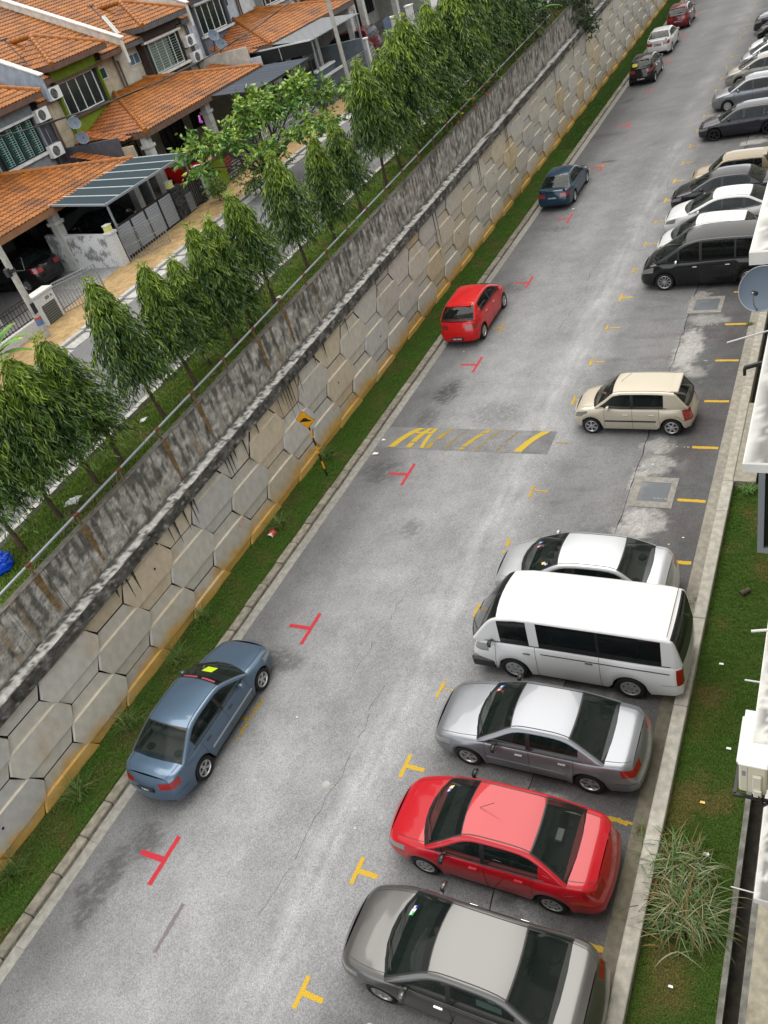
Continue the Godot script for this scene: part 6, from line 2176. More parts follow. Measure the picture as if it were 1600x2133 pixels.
func dish(label: String, at: Vector3, face: Vector3, size: float, mast: Vector3) -> void:
	var o := thing("satellite_dish", label, "satellite dish", at)
	var y := face.normalized()
	var x := Vector3.UP.cross(y).normalized()
	var z := x.cross(y)
	var xf := Transform3D(Basis(x, y, z), Vector3.ZERO)
	var g := Geo.new()
	var pr := []
	for i in 9:
		var r := size * i / 8.0
		pr.append(Vector2(maxf(r, 0.001), 0.22 * r * r / size))
	var pb := pr.duplicate()
	pb.reverse()
	g.lathe(pb, 32, xf)
	var back := []
	for q in pr: back.append(Vector2(q.x, q.y - 0.006))
	g.lathe(back, 32, xf)
	put(g, "reflector", "dish", o)
	var rim := Geo.new()
	var p := []
	for k in 33: p.append(xf * Vector3(size * cos(TAU * k / 32), 0.22 * size, size * sin(TAU * k / 32)))
	rim.tube(p, 0.008, 5, false)
	put(rim, "edge", "galv", o)
	var a := Geo.new()
	var low := -z if z.y > 0 else z
	var tip := y * size * 1.05 + low * size * 0.25
	a.tube([low * size * 0.97, low * size * 0.75 + y * size * 0.6, tip], 0.013, 6)
	put(a, "feed_arm", "galv", o)
	var h := Geo.new()
	h.tube([tip - y * 0.02, tip - y * 0.11], 0.032, 10)
	put(h, "receiver", "black_iron", o)
	var m := Geo.new()
	m.tube([-y * 0.02, -y * 0.12, mast], 0.022, 7)
	put(m, "mast", "black_iron", o)

func window(o: Node3D, x: float, z0: float, z1: float, y0: float, y1: float, mull: int, pane: String, frame: String, fw := 0.05) -> Node3D:
	# window in a wall that faces +x, between z0 > z1
	var root := Node3D.new()
	root.name = numbered("window", o)
	o.add_child(root, true)
	var f := Geo.new()
	f.box(Vector3(x, y0, z1), Vector3(x + .06, y0 + fw, z0)); f.box(Vector3(x, y1 - fw, z1), Vector3(x + .06, y1, z0))
	f.box(Vector3(x, y0 + fw, z0 - fw), Vector3(x + .06, y1 - fw, z0)); f.box(Vector3(x, y0 + fw, z1), Vector3(x + .06, y1 - fw, z1 + fw))
	for i in range(1, mull):
		var z := lerpf(z0, z1, float(i) / mull)
		f.box(Vector3(x, y0 + fw, z - fw * .45), Vector3(x + .055, y1 - fw, z + fw * .45))
	put(f, "frame", frame, root)
	for i in mull:
		var g := Geo.new()
		g.box(Vector3(x + .012, y0 + fw * .5, lerpf(z0, z1, (i + 1.0) / mull)), Vector3(x + .022, y1 - fw * .5, lerpf(z0, z1, float(i) / mull)))
		put(g, "pane", pane, root)
	return root

func unit(label: String, zc: float, dir: float, lift: float, st: Dictionary) -> void:
	var o := thing("terrace_house", label, "house")
	var Z := func(q: float) -> float: return zc + dir * q
	var bx := func(g: Geo, x0: float, x1: float, y0: float, y1: float, q0: float, q1: float) -> void:
		var a: float = Z.call(q0)
		var b: float = Z.call(q1)
		g.box(Vector3(x0, y0, minf(a, b)), Vector3(x1, y1, maxf(a, b)))
	var gr := up(zc + dir * 3.0) + 0.02
	var w := Geo.new()
	w.col = st.wall
	# ground floor front wall with dark openings is set back in the porch
	bx.call(w, -26.7, -26.45, gr, 8.2 + lift, 0.0, 6.1)
	# upper floor
	bx.call(w, -26.72, -26.5, 8.2 + lift, 11.75 + lift, 0.0, 1.9)
	w.col = st.get("wall2", st.wall)
	bx.call(w, -26.72, -26.2, 8.2 + lift, 11.75 + lift, 5.1, 6.1)
	w.col = st.wall
	# party walls and rear
	bx.call(w, -34.0, -26.72, gr, 12.0 + lift, 0.0, 0.1)
	bx.call(w, -34.0, -26.72, gr, 12.0 + lift, 6.0, 6.1)
	bx.call(w, -26.45, -21.9, gr, 8.3 + lift, 6.02, 6.1)
	put(w, "wall", "plaster", o)
	var jn := Geo.new()
	for i in 3:
		bx.call(jn, -26.199, -26.195, 8.9 + lift + i * 0.5, 8.912 + lift + i * 0.5, 5.12, 6.08)
	bx.call(jn, -26.199, -26.195, 8.4 + lift, 10.6 + lift, 5.6, 5.612)
	put(jn, "wall_joint", st.get("joint", "grey_brown"), o)
	var b := Geo.new()
	b.col = st.bay
	bx.call(b, -26.5, -25.95, 8.35 + lift, 9.74 + lift, 1.9, 5.1)
	bx.call(b, -26.5, -25.95, 11.34 + lift, 12.1 + lift, 1.9, 5.1)
	bx.call(b, -26.5, -25.95, 9.74 + lift, 11.34 + lift, 1.9, 1.98)
	bx.call(b, -26.5, -25.95, 9.74 + lift, 11.34 + lift, 5.02, 5.1)
	b.col = st.get("bay_in", Color(0.02, 0.03, 0.03))
	bx.call(b, -26.5, -26.12, 9.74 + lift, 11.34 + lift, 1.98, 5.02)
	put(b, "bay", "plaster", o)
	var sl := Geo.new()
	sl.col = st.sill
	bx.call(sl, -26.0, -25.78, 9.66 + lift, 9.78 + lift, 1.82, 5.18)
	bx.call(sl, -26.0, -25.78, 11.30 + lift, 11.40 + lift, 1.82, 5.18)
	put(sl, "sill", "plaster", o)
	var za: float = maxf(Z.call(2.35), Z.call(4.9))
	var zb: float = minf(Z.call(2.35), Z.call(4.9))
	var win := window(o, -26.08, za, zb, 9.80 + lift, 11.28 + lift, 4, st.pane, st.frame)
	if st.get("grille", 0) == 1:
		var gg := Geo.new()
		for k in 4:
			var z0 := lerpf(za, zb, (k + 0.28) / 4.0)
			var z1 := lerpf(za, zb, (k + 0.78) / 4.0)
			for i in 15:
				var y: float = 9.86 + lift + i * 0.096
				gg.bar(Vector3(-26.0, y, z0 + (0.06 if i % 3 == 0 else 0.0)), Vector3(-26.0, y, z1), 0.014, 0.014)
			gg.bar(Vector3(-26.0, 9.84 + lift, lerpf(z0, z1, .4)), Vector3(-26.0, 11.24 + lift, lerpf(z0, z1, .4)), 0.016, 0.016, Vector3.RIGHT)
			gg.bar(Vector3(-26.0, 9.84 + lift, z1), Vector3(-26.0, 11.24 + lift, z1), 0.016, 0.016, Vector3.RIGHT)
		put(gg, "grille", flat("pale_teal", Color(0.28, 0.42, 0.39), 0.5), win)
	if st.get("grille", 0) == 2:
		var gg := Geo.new()
		for k in range(0, 34):
			var z := lerpf(za, zb, (k + 0.5) / 34.0)
			if k < 22: gg.bar(Vector3(-26.01, 9.84 + lift, z), Vector3(-26.01, 11.24 + lift, z), 0.012, 0.012, Vector3.RIGHT)
		for i in 11:
			gg.bar(Vector3(-26.01, 9.9 + lift + i * .12, za), Vector3(-26.01, 9.9 + lift + i * .12, zb), 0.012, 0.012)
		put(gg, "grille", flat("pale_green", Color(0.35, 0.42, 0.36), 0.5), win)
		var cu := Geo.new()
		cu.col = Color(0.10, 0.25, 0.12)
		for side in [[0.0, 0.22], [0.78, 1.0]]:
			var rows := []
			for i in 2:
				var r := []
				for j in 25:
					r.append(Vector3(-26.105 + 0.015 * sin(j * 1.9), (9.84 if i == 0 else 11.24) + lift, lerpf(za, zb, lerpf(side[0], side[1], j / 24.0))))
				rows.append(r)
			cu.grid(rows)
		put(cu, "curtain", "plaster", win)
	# small window of the recess
	window(o, -26.5, maxf(Z.call(0.95), Z.call(1.92 - .06)), minf(Z.call(0.95), Z.call(1.92 - .06)), 10.58 + lift, 11.12 + lift, 2, st.small, "white_paint", 0.045)
	# downpipes and fascia
	var dp := Geo.new()
	dp.col = Color(0.10, 0.07, 0.055)
	dp.tube([Vector3(-26.42, 11.4 + lift, Z.call(0.12)), Vector3(-26.42, 9.7 + lift, Z.call(0.12))], 0.05, 8)
	var dp2 := Geo.new()
	dp2.col = Color(0.10, 0.07, 0.055)
	dp2.tube([Vector3(-26.12, 11.4 + lift, Z.call(6.02)), Vector3(-26.12, 8.5 + lift, Z.call(6.02))], 0.045, 8)
	put(dp, "downpipe", "metalwork", o)
	put(dp2, "downpipe", "metalwork", o)
	# low eave over recess and outer wall, then the main roof
	var slope := Vector3(-0.911, 0.412, 0).normalized()
	var ra := Geo.new()
	var ea: float = Z.call(0.0)
	var E := Vector3(0, 0, dir)
	var main_len := 8.3
	tiles(ra, Vector3(-25.7, 11.66 + lift, ea), E, slope, PackedVector2Array([Vector2(0, 0), Vector2(1.75, 0), Vector2(1.75, 1.5), Vector2(5.3, 1.5), Vector2(5.3, 0), Vector2(6.1, 0), Vector2(6.1, main_len), Vector2(0, main_len)]), st.tile)
	# bay roof: a small pyramid
	var q0 := 1.55
	var q1 := 5.45
	var ye: float = 12.12 + lift
	var xe := -25.2
	var ap := Vector3(-27.75, 13.30 + lift, Z.call(3.5))
	var fr := Vector3(ap.x - xe, ap.y - ye, 0)
	tiles(ra, Vector3(xe, ye, Z.call(q0)), E, fr.normalized(), PackedVector2Array([Vector2(0, 0), Vector2(q1 - q0, 0), Vector2((q1 - q0) / 2, fr.length())]), st.tile)
	for sgn in [0, 1]:
		var qq: float = q0 if sgn == 0 else q1
		var up2 := Vector3(0, ap.y - ye, Z.call(3.5) - Z.call(qq))
		tiles(ra, Vector3(xe, ye, Z.call(qq)), Vector3(-1, 0, 0), up2.normalized(), PackedVector2Array([Vector2(0, 0), Vector2(2.55, up2.length()), Vector2(2.6, up2.length() * 0.45), Vector2(1.9, 0)]), st.tile)
	stuff(put(ra, "roof_tiles", "tile", o))
	var rg := Geo.new()
	ridge(rg, Vector3(xe, ye, Z.call(q0)), ap, st.tile)
	ridge(rg, Vector3(xe, ye, Z.call(q1)), ap, st.tile)
	ridge(rg, ap, ap + Vector3(-1.6, 0, 0), st.tile)
	ridge(rg, Vector3(-25.7, 11.66 + lift, Z.call(0)) + slope * main_len + Vector3(0, .05, 0), Vector3(-25.7, 11.66 + lift, Z.call(6.1)) + slope * main_len + Vector3(0, .05, 0), st.tile)
	put(rg, "ridge_tiles", "tile", o)
	var un := Geo.new()
	un.col = st.fascia
	bx.call(un, -25.74, -25.68, 11.45 + lift, 11.66 + lift, 0.0, 1.75)
	bx.call(un, -25.74, -25.68, 11.45 + lift, 11.66 + lift, 5.3, 6.1)
	bx.call(un, -26.6, -25.74, 11.5 + lift, 11.54 + lift, 0.0, 1.75)
	bx.call(un, -26.6, -25.74, 11.5 + lift, 11.54 + lift, 5.3, 6.1)
	bx.call(un, -25.25, -25.18, ye - 0.22, ye + 0.02, q0, q1)
	bx.call(un, -26.9, -25.25, ye - 0.18, ye - 0.14, q0 + .03, q1 - .03)
	for qq in [q0, q1]: bx.call(un, -27.0, -25.25, ye - 0.22, ye + 0.02, qq - 0.03, qq + 0.03)
	put(un, "fascia", "plaster", o)
	var sk := Geo.new()
	sk.col = Color(0.1, 0.05, 0.03)
	var p0 := Vector3(-25.72, 11.66 + lift, 0)
	var p1 := p0 + slope * main_len
	plate_under(sk, [Vector3(p0.x, p0.y, maxf(Z.call(0), Z.call(6.1))) + slope * 1.0, Vector3(p0.x, p0.y, minf(Z.call(0), Z.call(6.1))) + slope * 1.0, Vector3(p1.x, p1.y, minf(Z.call(0), Z.call(6.1))), Vector3(p1.x, p1.y, maxf(Z.call(0), Z.call(6.1)))], 0.06)
	plate_under(sk, [Vector3(p1.x - 7.5, p1.y - 3.2, maxf(Z.call(0), Z.call(6.1))), Vector3(p1.x, p1.y, maxf(Z.call(0), Z.call(6.1))), Vector3(p1.x, p1.y, minf(Z.call(0), Z.call(6.1))), Vector3(p1.x - 7.5, p1.y - 3.2, minf(Z.call(0), Z.call(6.1)))], 0.06)
	put(sk, "roof_deck", "tile", o)
	# porch floor, dark ground-floor window and doors
	var fl := Geo.new()
	fl.col = st.get("floor", Color(0.22, 0.21, 0.2))
	bx.call(fl, -26.45, -19.4, gr - 0.3, gr + 0.06, 0.02, 6.08)
	put(fl, "porch_floor", "concrete", o)
	window(o, -26.44, maxf(Z.call(1.0), Z.call(3.2)), minf(Z.call(1.0), Z.call(3.2)), gr + 0.1, gr + 2.2, 4, "window_dark", "black_iron")
	window(o, -26.44, maxf(Z.call(4.0), Z.call(5.4)), minf(Z.call(4.0), Z.call(5.4)), gr + 0.9, gr + 2.2, 3, "window_dark", "black_iron")

func party_parapet(label: String, z: float, lift: float, col: Color) -> void:
	var o := thing("roof_parapet", label, "parapet")
	var g := Geo.new()
	g.col = col
	var a := Vector3(-25.55, 11.95 + lift, z)
	var b := Vector3(-33.4, 15.50 + lift, z)
	for s in [[0.0, 0.16]]:
		var p := PackedVector2Array([Vector2(a.x, a.y - 1.1), Vector2(a.x, a.y), Vector2(b.x, b.y), Vector2(b.x, b.y - 2.2)])
		g.prism(p, func(q): return Vector3(q.x, q.y, z + q.z), -0.09, 0.09)
		g.poly(p, func(q): return Vector3(q.x, q.y, z - 0.09))
	put(g, "wall", "plaster", o)
	var c := Geo.new()
	c.col = Color(0.66, 0.64, 0.58)
	c.bar(a + Vector3(0.12, 0.03, 0), b + Vector3(0, 0.03, 0), 0.30, 0.06)
	put(c, "coping", "plaster", o)

func porch(label: String, zc: float, lift: float, tile: Color, fascia: Color) -> void:
	var o := thing("porch_roof", label, "porch roof")
	var xe := -21.45
	var ye := 8.62 + lift
	var xw := -26.25
	var yw := 9.86 + lift
	var hz := 5.35
	var rz := 1.25
	var g := Geo.new()
	var up1 := Vector3(xw - xe, yw - ye, 0)
	tiles(g, Vector3(xe, ye, zc + hz), Vector3(0, 0, -1), up1.normalized(), PackedVector2Array([Vector2(0, 0), Vector2(2 * hz, 0), Vector2(hz + rz, up1.length()), Vector2(hz - rz, up1.length())]), tile)
	for s in [1.0, -1.0]:
		var u := Vector3(0, yw - ye, -s * (hz - rz))
		tiles(g, Vector3(xe, ye, zc + s * hz), Vector3(-1, 0, 0), u.normalized(), PackedVector2Array([Vector2(0, 0), Vector2(xe - xw, 0), Vector2(xe - xw, u.length())]), tile.lerp(Color(0.35, 0.09, 0.03), 0.35))
		# lower lean-to that meets the party wall
		var v := Vector3(-3.0, 0.7, 0)
		tiles(g, Vector3(xe - 0.9, ye - 0.12, zc + s * hz), Vector3(0, 0, s), v.normalized(), PackedVector2Array([Vector2(0, 0), Vector2(0.75, 0), Vector2(0.75, 3.0), Vector2(0, 3.0)]), tile.lerp(Color(0.35, 0.09, 0.03), 0.4))
	stuff(put(g, "roof_tiles", "tile", o))
	var r := Geo.new()
	for s in [1.0, -1.0]: ridge(r, Vector3(xe, ye, zc + s * hz), Vector3(xw, yw, zc + s * rz), tile)
	put(r, "hip_tiles", "tile", o)
	var f := Geo.new()
	f.col = fascia
	f.box(Vector3(xe - 0.06, ye - 0.24, zc - hz), Vector3(xe + 0.0, ye + 0.02, zc + hz))
	for s in [1.0, -1.0]: f.box(Vector3(xw, ye - 0.24, zc + s * hz - .03), Vector3(xe - .06, ye + 0.02, zc + s * hz + .03))
	f.col = fascia.lerp(Color(0.3, 0.27, 0.24), 0.5)
	f.box(Vector3(xw, ye - 0.2, zc - hz + .04), Vector3(xe - 0.07, ye - 0.15, zc + hz - .04))
	put(f, "fascia", "plaster", o)
	for z in [zc, zc - hz + 0.3, zc + hz - 0.3]:
		var c := Geo.new()
		c.col = Color(0.48, 0.47, 0.44)
		var gy := up(z)
		c.cbox(Vector3(-22.15, gy, z - 0.18), Vector3(-21.75, ye - 0.2, z + 0.18), 0.01)
		c.cbox(Vector3(-22.22, ye - 0.75, z - 0.26), Vector3(-21.68, ye - 0.6, z + 0.26), 0.01)
		put(c, "column", "plaster", o)

func build_houses() -> void:
	var orange := Color(0.40, 0.135, 0.018)
	var brown := Color(0.13, 0.075, 0.055)
	var grey := Color(0.15, 0.165, 0.175)
	var cream := Color(0.44, 0.375, 0.265)
	unit("white and grey terrace house at the left edge with the open forecourt", -21.4, 1.0, -0.75, {"wall": Color(0.5, 0.5, 0.48), "bay": grey, "sill": Color(0.6, 0.6, 0.58), "tile": orange, "pane": "window_dark", "frame": "black_iron", "small": "window_dark", "fascia": brown})
	unit("grey terrace house with teal window grilles at the left edge", -21.4, -1.0, -0.75, {"wall": grey, "wall2": Color(0.065, 0.068, 0.08), "joint": "white_paint", "bay": Color(0.22, 0.25, 0.27), "sill": Color(0.62, 0.62, 0.6), "tile": orange, "pane": "window_green", "frame": "black_iron", "small": "window_dark", "grille": 1, "fascia": brown})
	unit("cream terrace house with lime green bay and black window", -33.6, 1.0, 0.0, {"wall": cream, "bay": Color(0.155, 0.21, 0.018), "sill": Color(0.10, 0.065, 0.05), "tile": orange, "pane": "window_dark", "frame": "white_paint", "small": "window_green", "fascia": brown})
	unit("cream terrace house with green curtains behind white grilles", -33.6, -1.0, 0.0, {"wall": cream.lerp(Color(0.6, 0.58, 0.5), 0.5), "bay": Color(0.06, 0.04, 0.032), "sill": Color(0.62, 0.60, 0.54), "tile": orange, "pane": "car_glass", "frame": "white_paint", "small": "window_blue", "grille": 2, "fascia": Color(0.10, 0.10, 0.10)})
	unit("pale grey terrace house with black window right of the paired dishes", -45.8, 1.0, 0.7, {"wall": Color(0.46, 0.49, 0.53), "bay": Color(0.13, 0.135, 0.16), "sill": Color(0.6, 0.6, 0.58), "tile": orange, "pane": "window_dark", "frame": "white_paint", "small": "window_dark", "fascia": brown})
	unit("white terrace house at the top edge above the tiled porch", -45.8, -1.0, 0.7, {"wall": Color(0.58, 0.58, 0.56), "bay": Color(0.3, 0.3, 0.3), "sill": Color(0.6, 0.6, 0.58), "tile": orange, "pane": "window_dark", "frame": "white_paint", "small": "window_dark", "fascia": brown})
	unit("terrace house beyond the top edge, nearer of the last two", -58.0, 1.0, 1.4, {"wall": cream, "bay": Color(0.3, 0.3, 0.3), "sill": Color(0.6, 0.6, 0.58), "tile": orange, "pane": "window_dark", "frame": "white_paint", "small": "window_dark", "fascia": brown})
	unit("terrace house beyond the top edge, last of the row", -58.0, -1.0, 1.4, {"wall": Color(0.55, 0.55, 0.5), "bay": Color(0.3, 0.3, 0.3), "sill": Color(0.6, 0.6, 0.58), "tile": orange, "pane": "window_dark", "frame": "white_paint", "small": "window_dark", "fascia": brown})
	porch("orange tiled porch roof at the left edge above the black sedan", -21.4, -0.72, orange, Color(0.24, 0.12, 0.06))
	porch("orange tiled porch roof with a thick hip below the black window", -33.6, 0.0, orange, Color(0.14, 0.085, 0.06))
	porch("orange tiled porch roof near the far lamp post", -45.8, 0.7, orange, Color(0.12, 0.1, 0.09))
	porch("orange tiled porch roof at the top edge of the picture", -58.0, 1.4, orange, brown)
	party_parapet("grey sloping parapet between the grey house and the green-bay house", -27.5, -0.05, Color(0.30, 0.36, 0.42))
	party_parapet("white sloping parapet between the two cream houses", -33.6, 0.05, Color(0.62, 0.58, 0.50))
	party_parapet("white sloping parapet right of the house with green curtains", -39.7, 0.35, Color(0.60, 0.58, 0.52))
	# wing wall between the grey house and the green-bay house
	var pw := Geo.new()
	pw.col = Color(0.085, 0.09, 0.10)
	pw.box(Vector3(-26.2, 5.2, -27.56), Vector3(-22.6, 8.75, -27.44))
	tag(put(pw, "wing_wall", "plaster"), "dark grey wing wall beside the pair of satellite dishes on the left", "wall")
	var pw2 := Geo.new()
	pw2.col = Color(0.5, 0.48, 0.42)
	pw2.box(Vector3(-26.2, 5.4, -39.76), Vector3(-22.6, 9.6, -39.64))
	tag(put(pw2, "wing_wall", "plaster"), "cream wing wall below the two air conditioners", "wall")
	# air conditioners on the facades
	ac_unit("upper air conditioner on the grey house beside its window", Vector3(-25.75, 10.2, -26.75), 0, "ac_white", "air conditioners on the house fronts")
	ac_unit("lower air conditioner on the grey house under the white sill", Vector3(-25.75, 8.65, -26.6), 0, "ac_white", "air conditioners on the house fronts")
	ac_unit("air conditioner on the cream wall left of the lime green bay", Vector3(-25.95, 10.75, -28.2), 0, "ac_white", "air conditioners on the house fronts")
	ac_unit("upper of two air conditioners right of the green curtains", Vector3(-25.75, 10.35, -39.1), 0, "ac_white", "air conditioners on the house fronts")
	ac_unit("lower of two air conditioners right of the green curtains", Vector3(-25.75, 9.5, -39.25), 0, "ac_white", "air conditioners on the house fronts")
	# dishes on the party walls
	dish("upper satellite dish of the left pair by the lime green wall", Vector3(-24.69, 9.71, -27.4), Vector3(0.75, 0.55, 0.35), 0.29, Vector3(-0.35, -0.95, -0.1))
	dish("lower satellite dish of the left pair by the lime green wall", Vector3(-24.61, 9.03, -27.4), Vector3(0.75, 0.55, 0.35), 0.29, Vector3(-0.3, -0.35, -0.1))
	dish("upper satellite dish of the far pair beside the dark grey wall", Vector3(-24.42, 10.5, -39.6), Vector3(0.75, 0.5, 0.35), 0.31, Vector3(-0.35, -0.95, -0.1))
	dish("lower satellite dish of the far pair beside the dark grey wall", Vector3(-24.1, 10.0, -39.6), Vector3(0.75, 0.5, 0.35), 0.31, Vector3(-0.3, -0.45, -0.1))
	# roof aerials and the solar water pipe
	for q in [[-26.9, 12.25, -28.55, "thin dark vent pipe on the tiles left of the lime green bay"], [-26.6, 12.3, -34.6, "thin dark vent pipe with a light on the tiles above the blue window"]]:
		var g := Geo.new()
		g.col = Color(0.05, 0.05, 0.055)
		g.tube([Vector3(q[0], q[1] - .1, q[2]), Vector3(q[0] - 0.9, q[1] + 1.35, q[2] + 0.05)], 0.03, 6)
		g.cbox(Vector3(q[0] - 1.0, q[1] + 1.3, q[2] - .1), Vector3(q[0] - 0.75, q[1] + 1.38, q[2] + .2), 0.02)
		tag(put(g, "vent_pipe", "metalwork"), q[3], "pipe")
	var sp := Geo.new()
	sp.col = Color(0.62, 0.62, 0.58)
	for k in 2: sp.tube([Vector3(-25.9, 12.2, -33.9 - k * .14), Vector3(-26.3, 13.1, -33.75 - k * .14)], 0.055, 8)
	tag(put(sp, "white_pipes", "metalwork"), "pair of short white pipes crossing the white roof parapet", "pipe")

	canopies()
	fences()
	poles()

func canopies() -> void:
	# glazed canopy over the grey house's gate
	var o := thing("glazed_canopy", "grey glazed canopy with white battens in front of the left tiled porch", "canopy")
	var P := func(u: float, v: float) -> Vector3: return Vector3(lerpf(-21.6, -18.95, v), lerpf(8.0, 7.58, v), lerpf(lerpf(-21.2, -21.6, v), lerpf(-26.6, -27.6, v), u))
	for i in 6:
		var g := Geo.new()
		g.col = jit(Color(0.032, 0.047, 0.054), 0.06)
		plate_under(g, [P.call(i / 6.0 + .004, 0.0), P.call(i / 6.0 + .004, 1.0), P.call((i + 1) / 6.0 - .004, 1.0), P.call((i + 1) / 6.0 - .004, 0.0)], 0.02)
		put(g, "panel", "matt_sheet", o)
	for i in 7:
		var b := Geo.new()
		b.bar(P.call(i / 6.0, 0.0) + Vector3(0, .012, 0), P.call(i / 6.0, 1.0) + Vector3(0, .008, 0), 0.035, 0.03)
		put(b, "batten", "white_paint", o)
	var e := Geo.new()
	e.bar(P.call(0.0, 1.0), P.call(1.0, 1.0), 0.06, 0.09)
	e.bar(P.call(0.0, 0.02), P.call(0.0, 1.0), 0.06, 0.08)
	for u in [0.04, 0.96]:
		var p: Vector3 = P.call(u, 0.94)
		e.bar(Vector3(p.x, up(p.z) + 1.4, p.z), p, 0.07, 0.07, Vector3.RIGHT)
	put(e, "frame", "galv", o)
	# dark canopy of the house with green curtains
	var d := thing("metal_canopy", "dark grey sheet canopy in the middle, behind the bright green tree", "canopy")
	var Q := func(u: float, v: float) -> Vector3: return Vector3(lerpf(-21.6, -18.9, v), lerpf(8.60, 8.32, v) - 0.06 * sin(PI * v) * 0.0, lerpf(lerpf(-33.7, -34.2, v), lerpf(-39.3, -40.3, v), u))
	for i in 9:
		var g := Geo.new()
		g.col = jit(Color(0.060, 0.068, 0.085), 0.1)
		plate_under(g, [Q.call(i / 9.0 + .003, 0.0), Q.call(i / 9.0 + .003, 1.0), Q.call((i + 1) / 9.0 - .003, 1.0), Q.call((i + 1) / 9.0 - .003, 0.0)], 0.03)
		put(g, "sheet", "matt_sheet", d)
	var e2 := Geo.new()
	e2.bar(Q.call(0.0, 1.0), Q.call(1.0, 1.0), 0.07, 0.12)
	for u in [0.04, 0.96]:
		var p: Vector3 = Q.call(u, 0.94)
		e2.bar(Vector3(p.x, up(p.z), p.z), p, 0.09, 0.09, Vector3.RIGHT)
	put(e2, "frame", "black_iron", d)
	# ribbed canopy with a black side panel
	var r := thing("ribbed_canopy", "pale ribbed metal canopy with a black side panel by the far lamp post", "canopy")
	var S := func(u: float, v: float) -> Vector3: return Vector3(lerpf(-21.9, -18.9, v), lerpf(9.32, 9.05, v), lerpf(-40.5, -46.6, u))
	var g2 := Geo.new()
	for i in 40:
		g2.col = Color(0.22, 0.235, 0.245) if i % 2 == 0 else Color(0.16, 0.17, 0.18)
		var dy := 0.03 if i % 2 == 0 else 0.0
		plate_under(g2, [S.call(i / 40.0, 0.0) + Vector3(0, dy, 0), S.call(i / 40.0, 1.0) + Vector3(0, dy, 0), S.call((i + 1) / 40.0, 1.0) + Vector3(0, dy, 0), S.call((i + 1) / 40.0, 0.0) + Vector3(0, dy, 0)], 0.02)
	stuff(put(g2, "ribs", "metalwork", r))
	var bp := Geo.new()
	bp.col = Color(0.016, 0.017, 0.019)
	bp.box(Vector3(-25.0, 8.45, -40.46), Vector3(-18.95, 9.08, -40.4))
	put(bp, "side_panel", "plaster", r)
	var wf := Geo.new()
	wf.bar(Vector3(-24.8, 9.2, -40.43), Vector3(-18.9, 9.1, -40.43), 0.08, 0.07)
	wf.bar(Vector3(-21.0, 8.45, -40.385), Vector3(-21.0, 9.1, -40.385), 0.03, 0.02, Vector3.RIGHT)
	put(wf, "white_edge", "white_paint", r)
	var ps := Geo.new()
	for u in [0.03, 0.97]:
		var p: Vector3 = S.call(u, 0.95)
		ps.bar(Vector3(p.x, up(p.z), p.z), p, 0.1, 0.1, Vector3.RIGHT)
	put(ps, "post", "galv", r)

func slat_gate(o: Node3D, z0: float, z1: float, y0: float, y1: float, x: float) -> void:
	var f := Geo.new()
	f.box(Vector3(x - .03, y0, z1), Vector3(x + .03, y0 + .08, z0)); f.box(Vector3(x - .03, y1 - .06, z1), Vector3(x + .03, y1, z0))
	for k in 5:
		var z := lerpf(z0, z1, k / 4.0)
		f.box(Vector3(x - .032, y0, z - .05), Vector3(x + .032, y1, z + .05))
	put(f, "frame", "black_iron", o)
	for k in 4:
		var a := lerpf(z0, z1, k / 4.0) - .05
		var b := lerpf(z0, z1, (k + 1) / 4.0) + .05
		for i in 11:
			var y := lerpf(y0 + .09, y1 - .07, i / 11.0)
			var g := Geo.new()
			g.box(Vector3(x - .012, y, b), Vector3(x + .014, y + (y1 - y0 - .16) / 11.0 - 0.014, a))
			put(g, "slat", "slat_grey", o)

func bars(o: Node3D, a: Vector3, b: Vector3, h: float, n: int, m: String, dy := 0.0) -> void:
	# leaf of vertical bars between two rails
	var f := Geo.new()
	for y in [0.08, h * 0.55, h - 0.12, h]:
		f.bar(a + Vector3(0, y, 0), b + Vector3(0, y + dy, 0), 0.03, 0.03)
	put(f, "rail", m, o)
	for i in n + 1:
		var g := Geo.new()
		var p := a.lerp(b, float(i) / n)
		g.bar(p + Vector3(0, 0.03, 0), p + Vector3(0, h, 0), 0.02 if i > 0 and i < n else 0.045, 0.02 if i > 0 and i < n else 0.045, Vector3.RIGHT)
		put(g, "bar", m, o)

func pillar(label: String, x: float, z: float, wx: float, wz: float, h: float, col: Color, cap: Color) -> Node3D:
	var o := thing("gate_pillar", label, "pillar", Vector3(x, up(z) - 0.1, z))
	var g := Geo.new()
	g.col = col
	g.cbox(Vector3(-wx / 2, 0, -wz / 2), Vector3(wx / 2, h, wz / 2), 0.01)
	put(g, "shaft", "worn_white", o)
	var c := Geo.new()
	c.col = cap
	c.cbox(Vector3(-wx / 2 - .05, h, -wz / 2 - .05), Vector3(wx / 2 + .05, h + .1, wz / 2 + .05), 0.015)
	put(c, "cap", "worn_white", o)
	return o

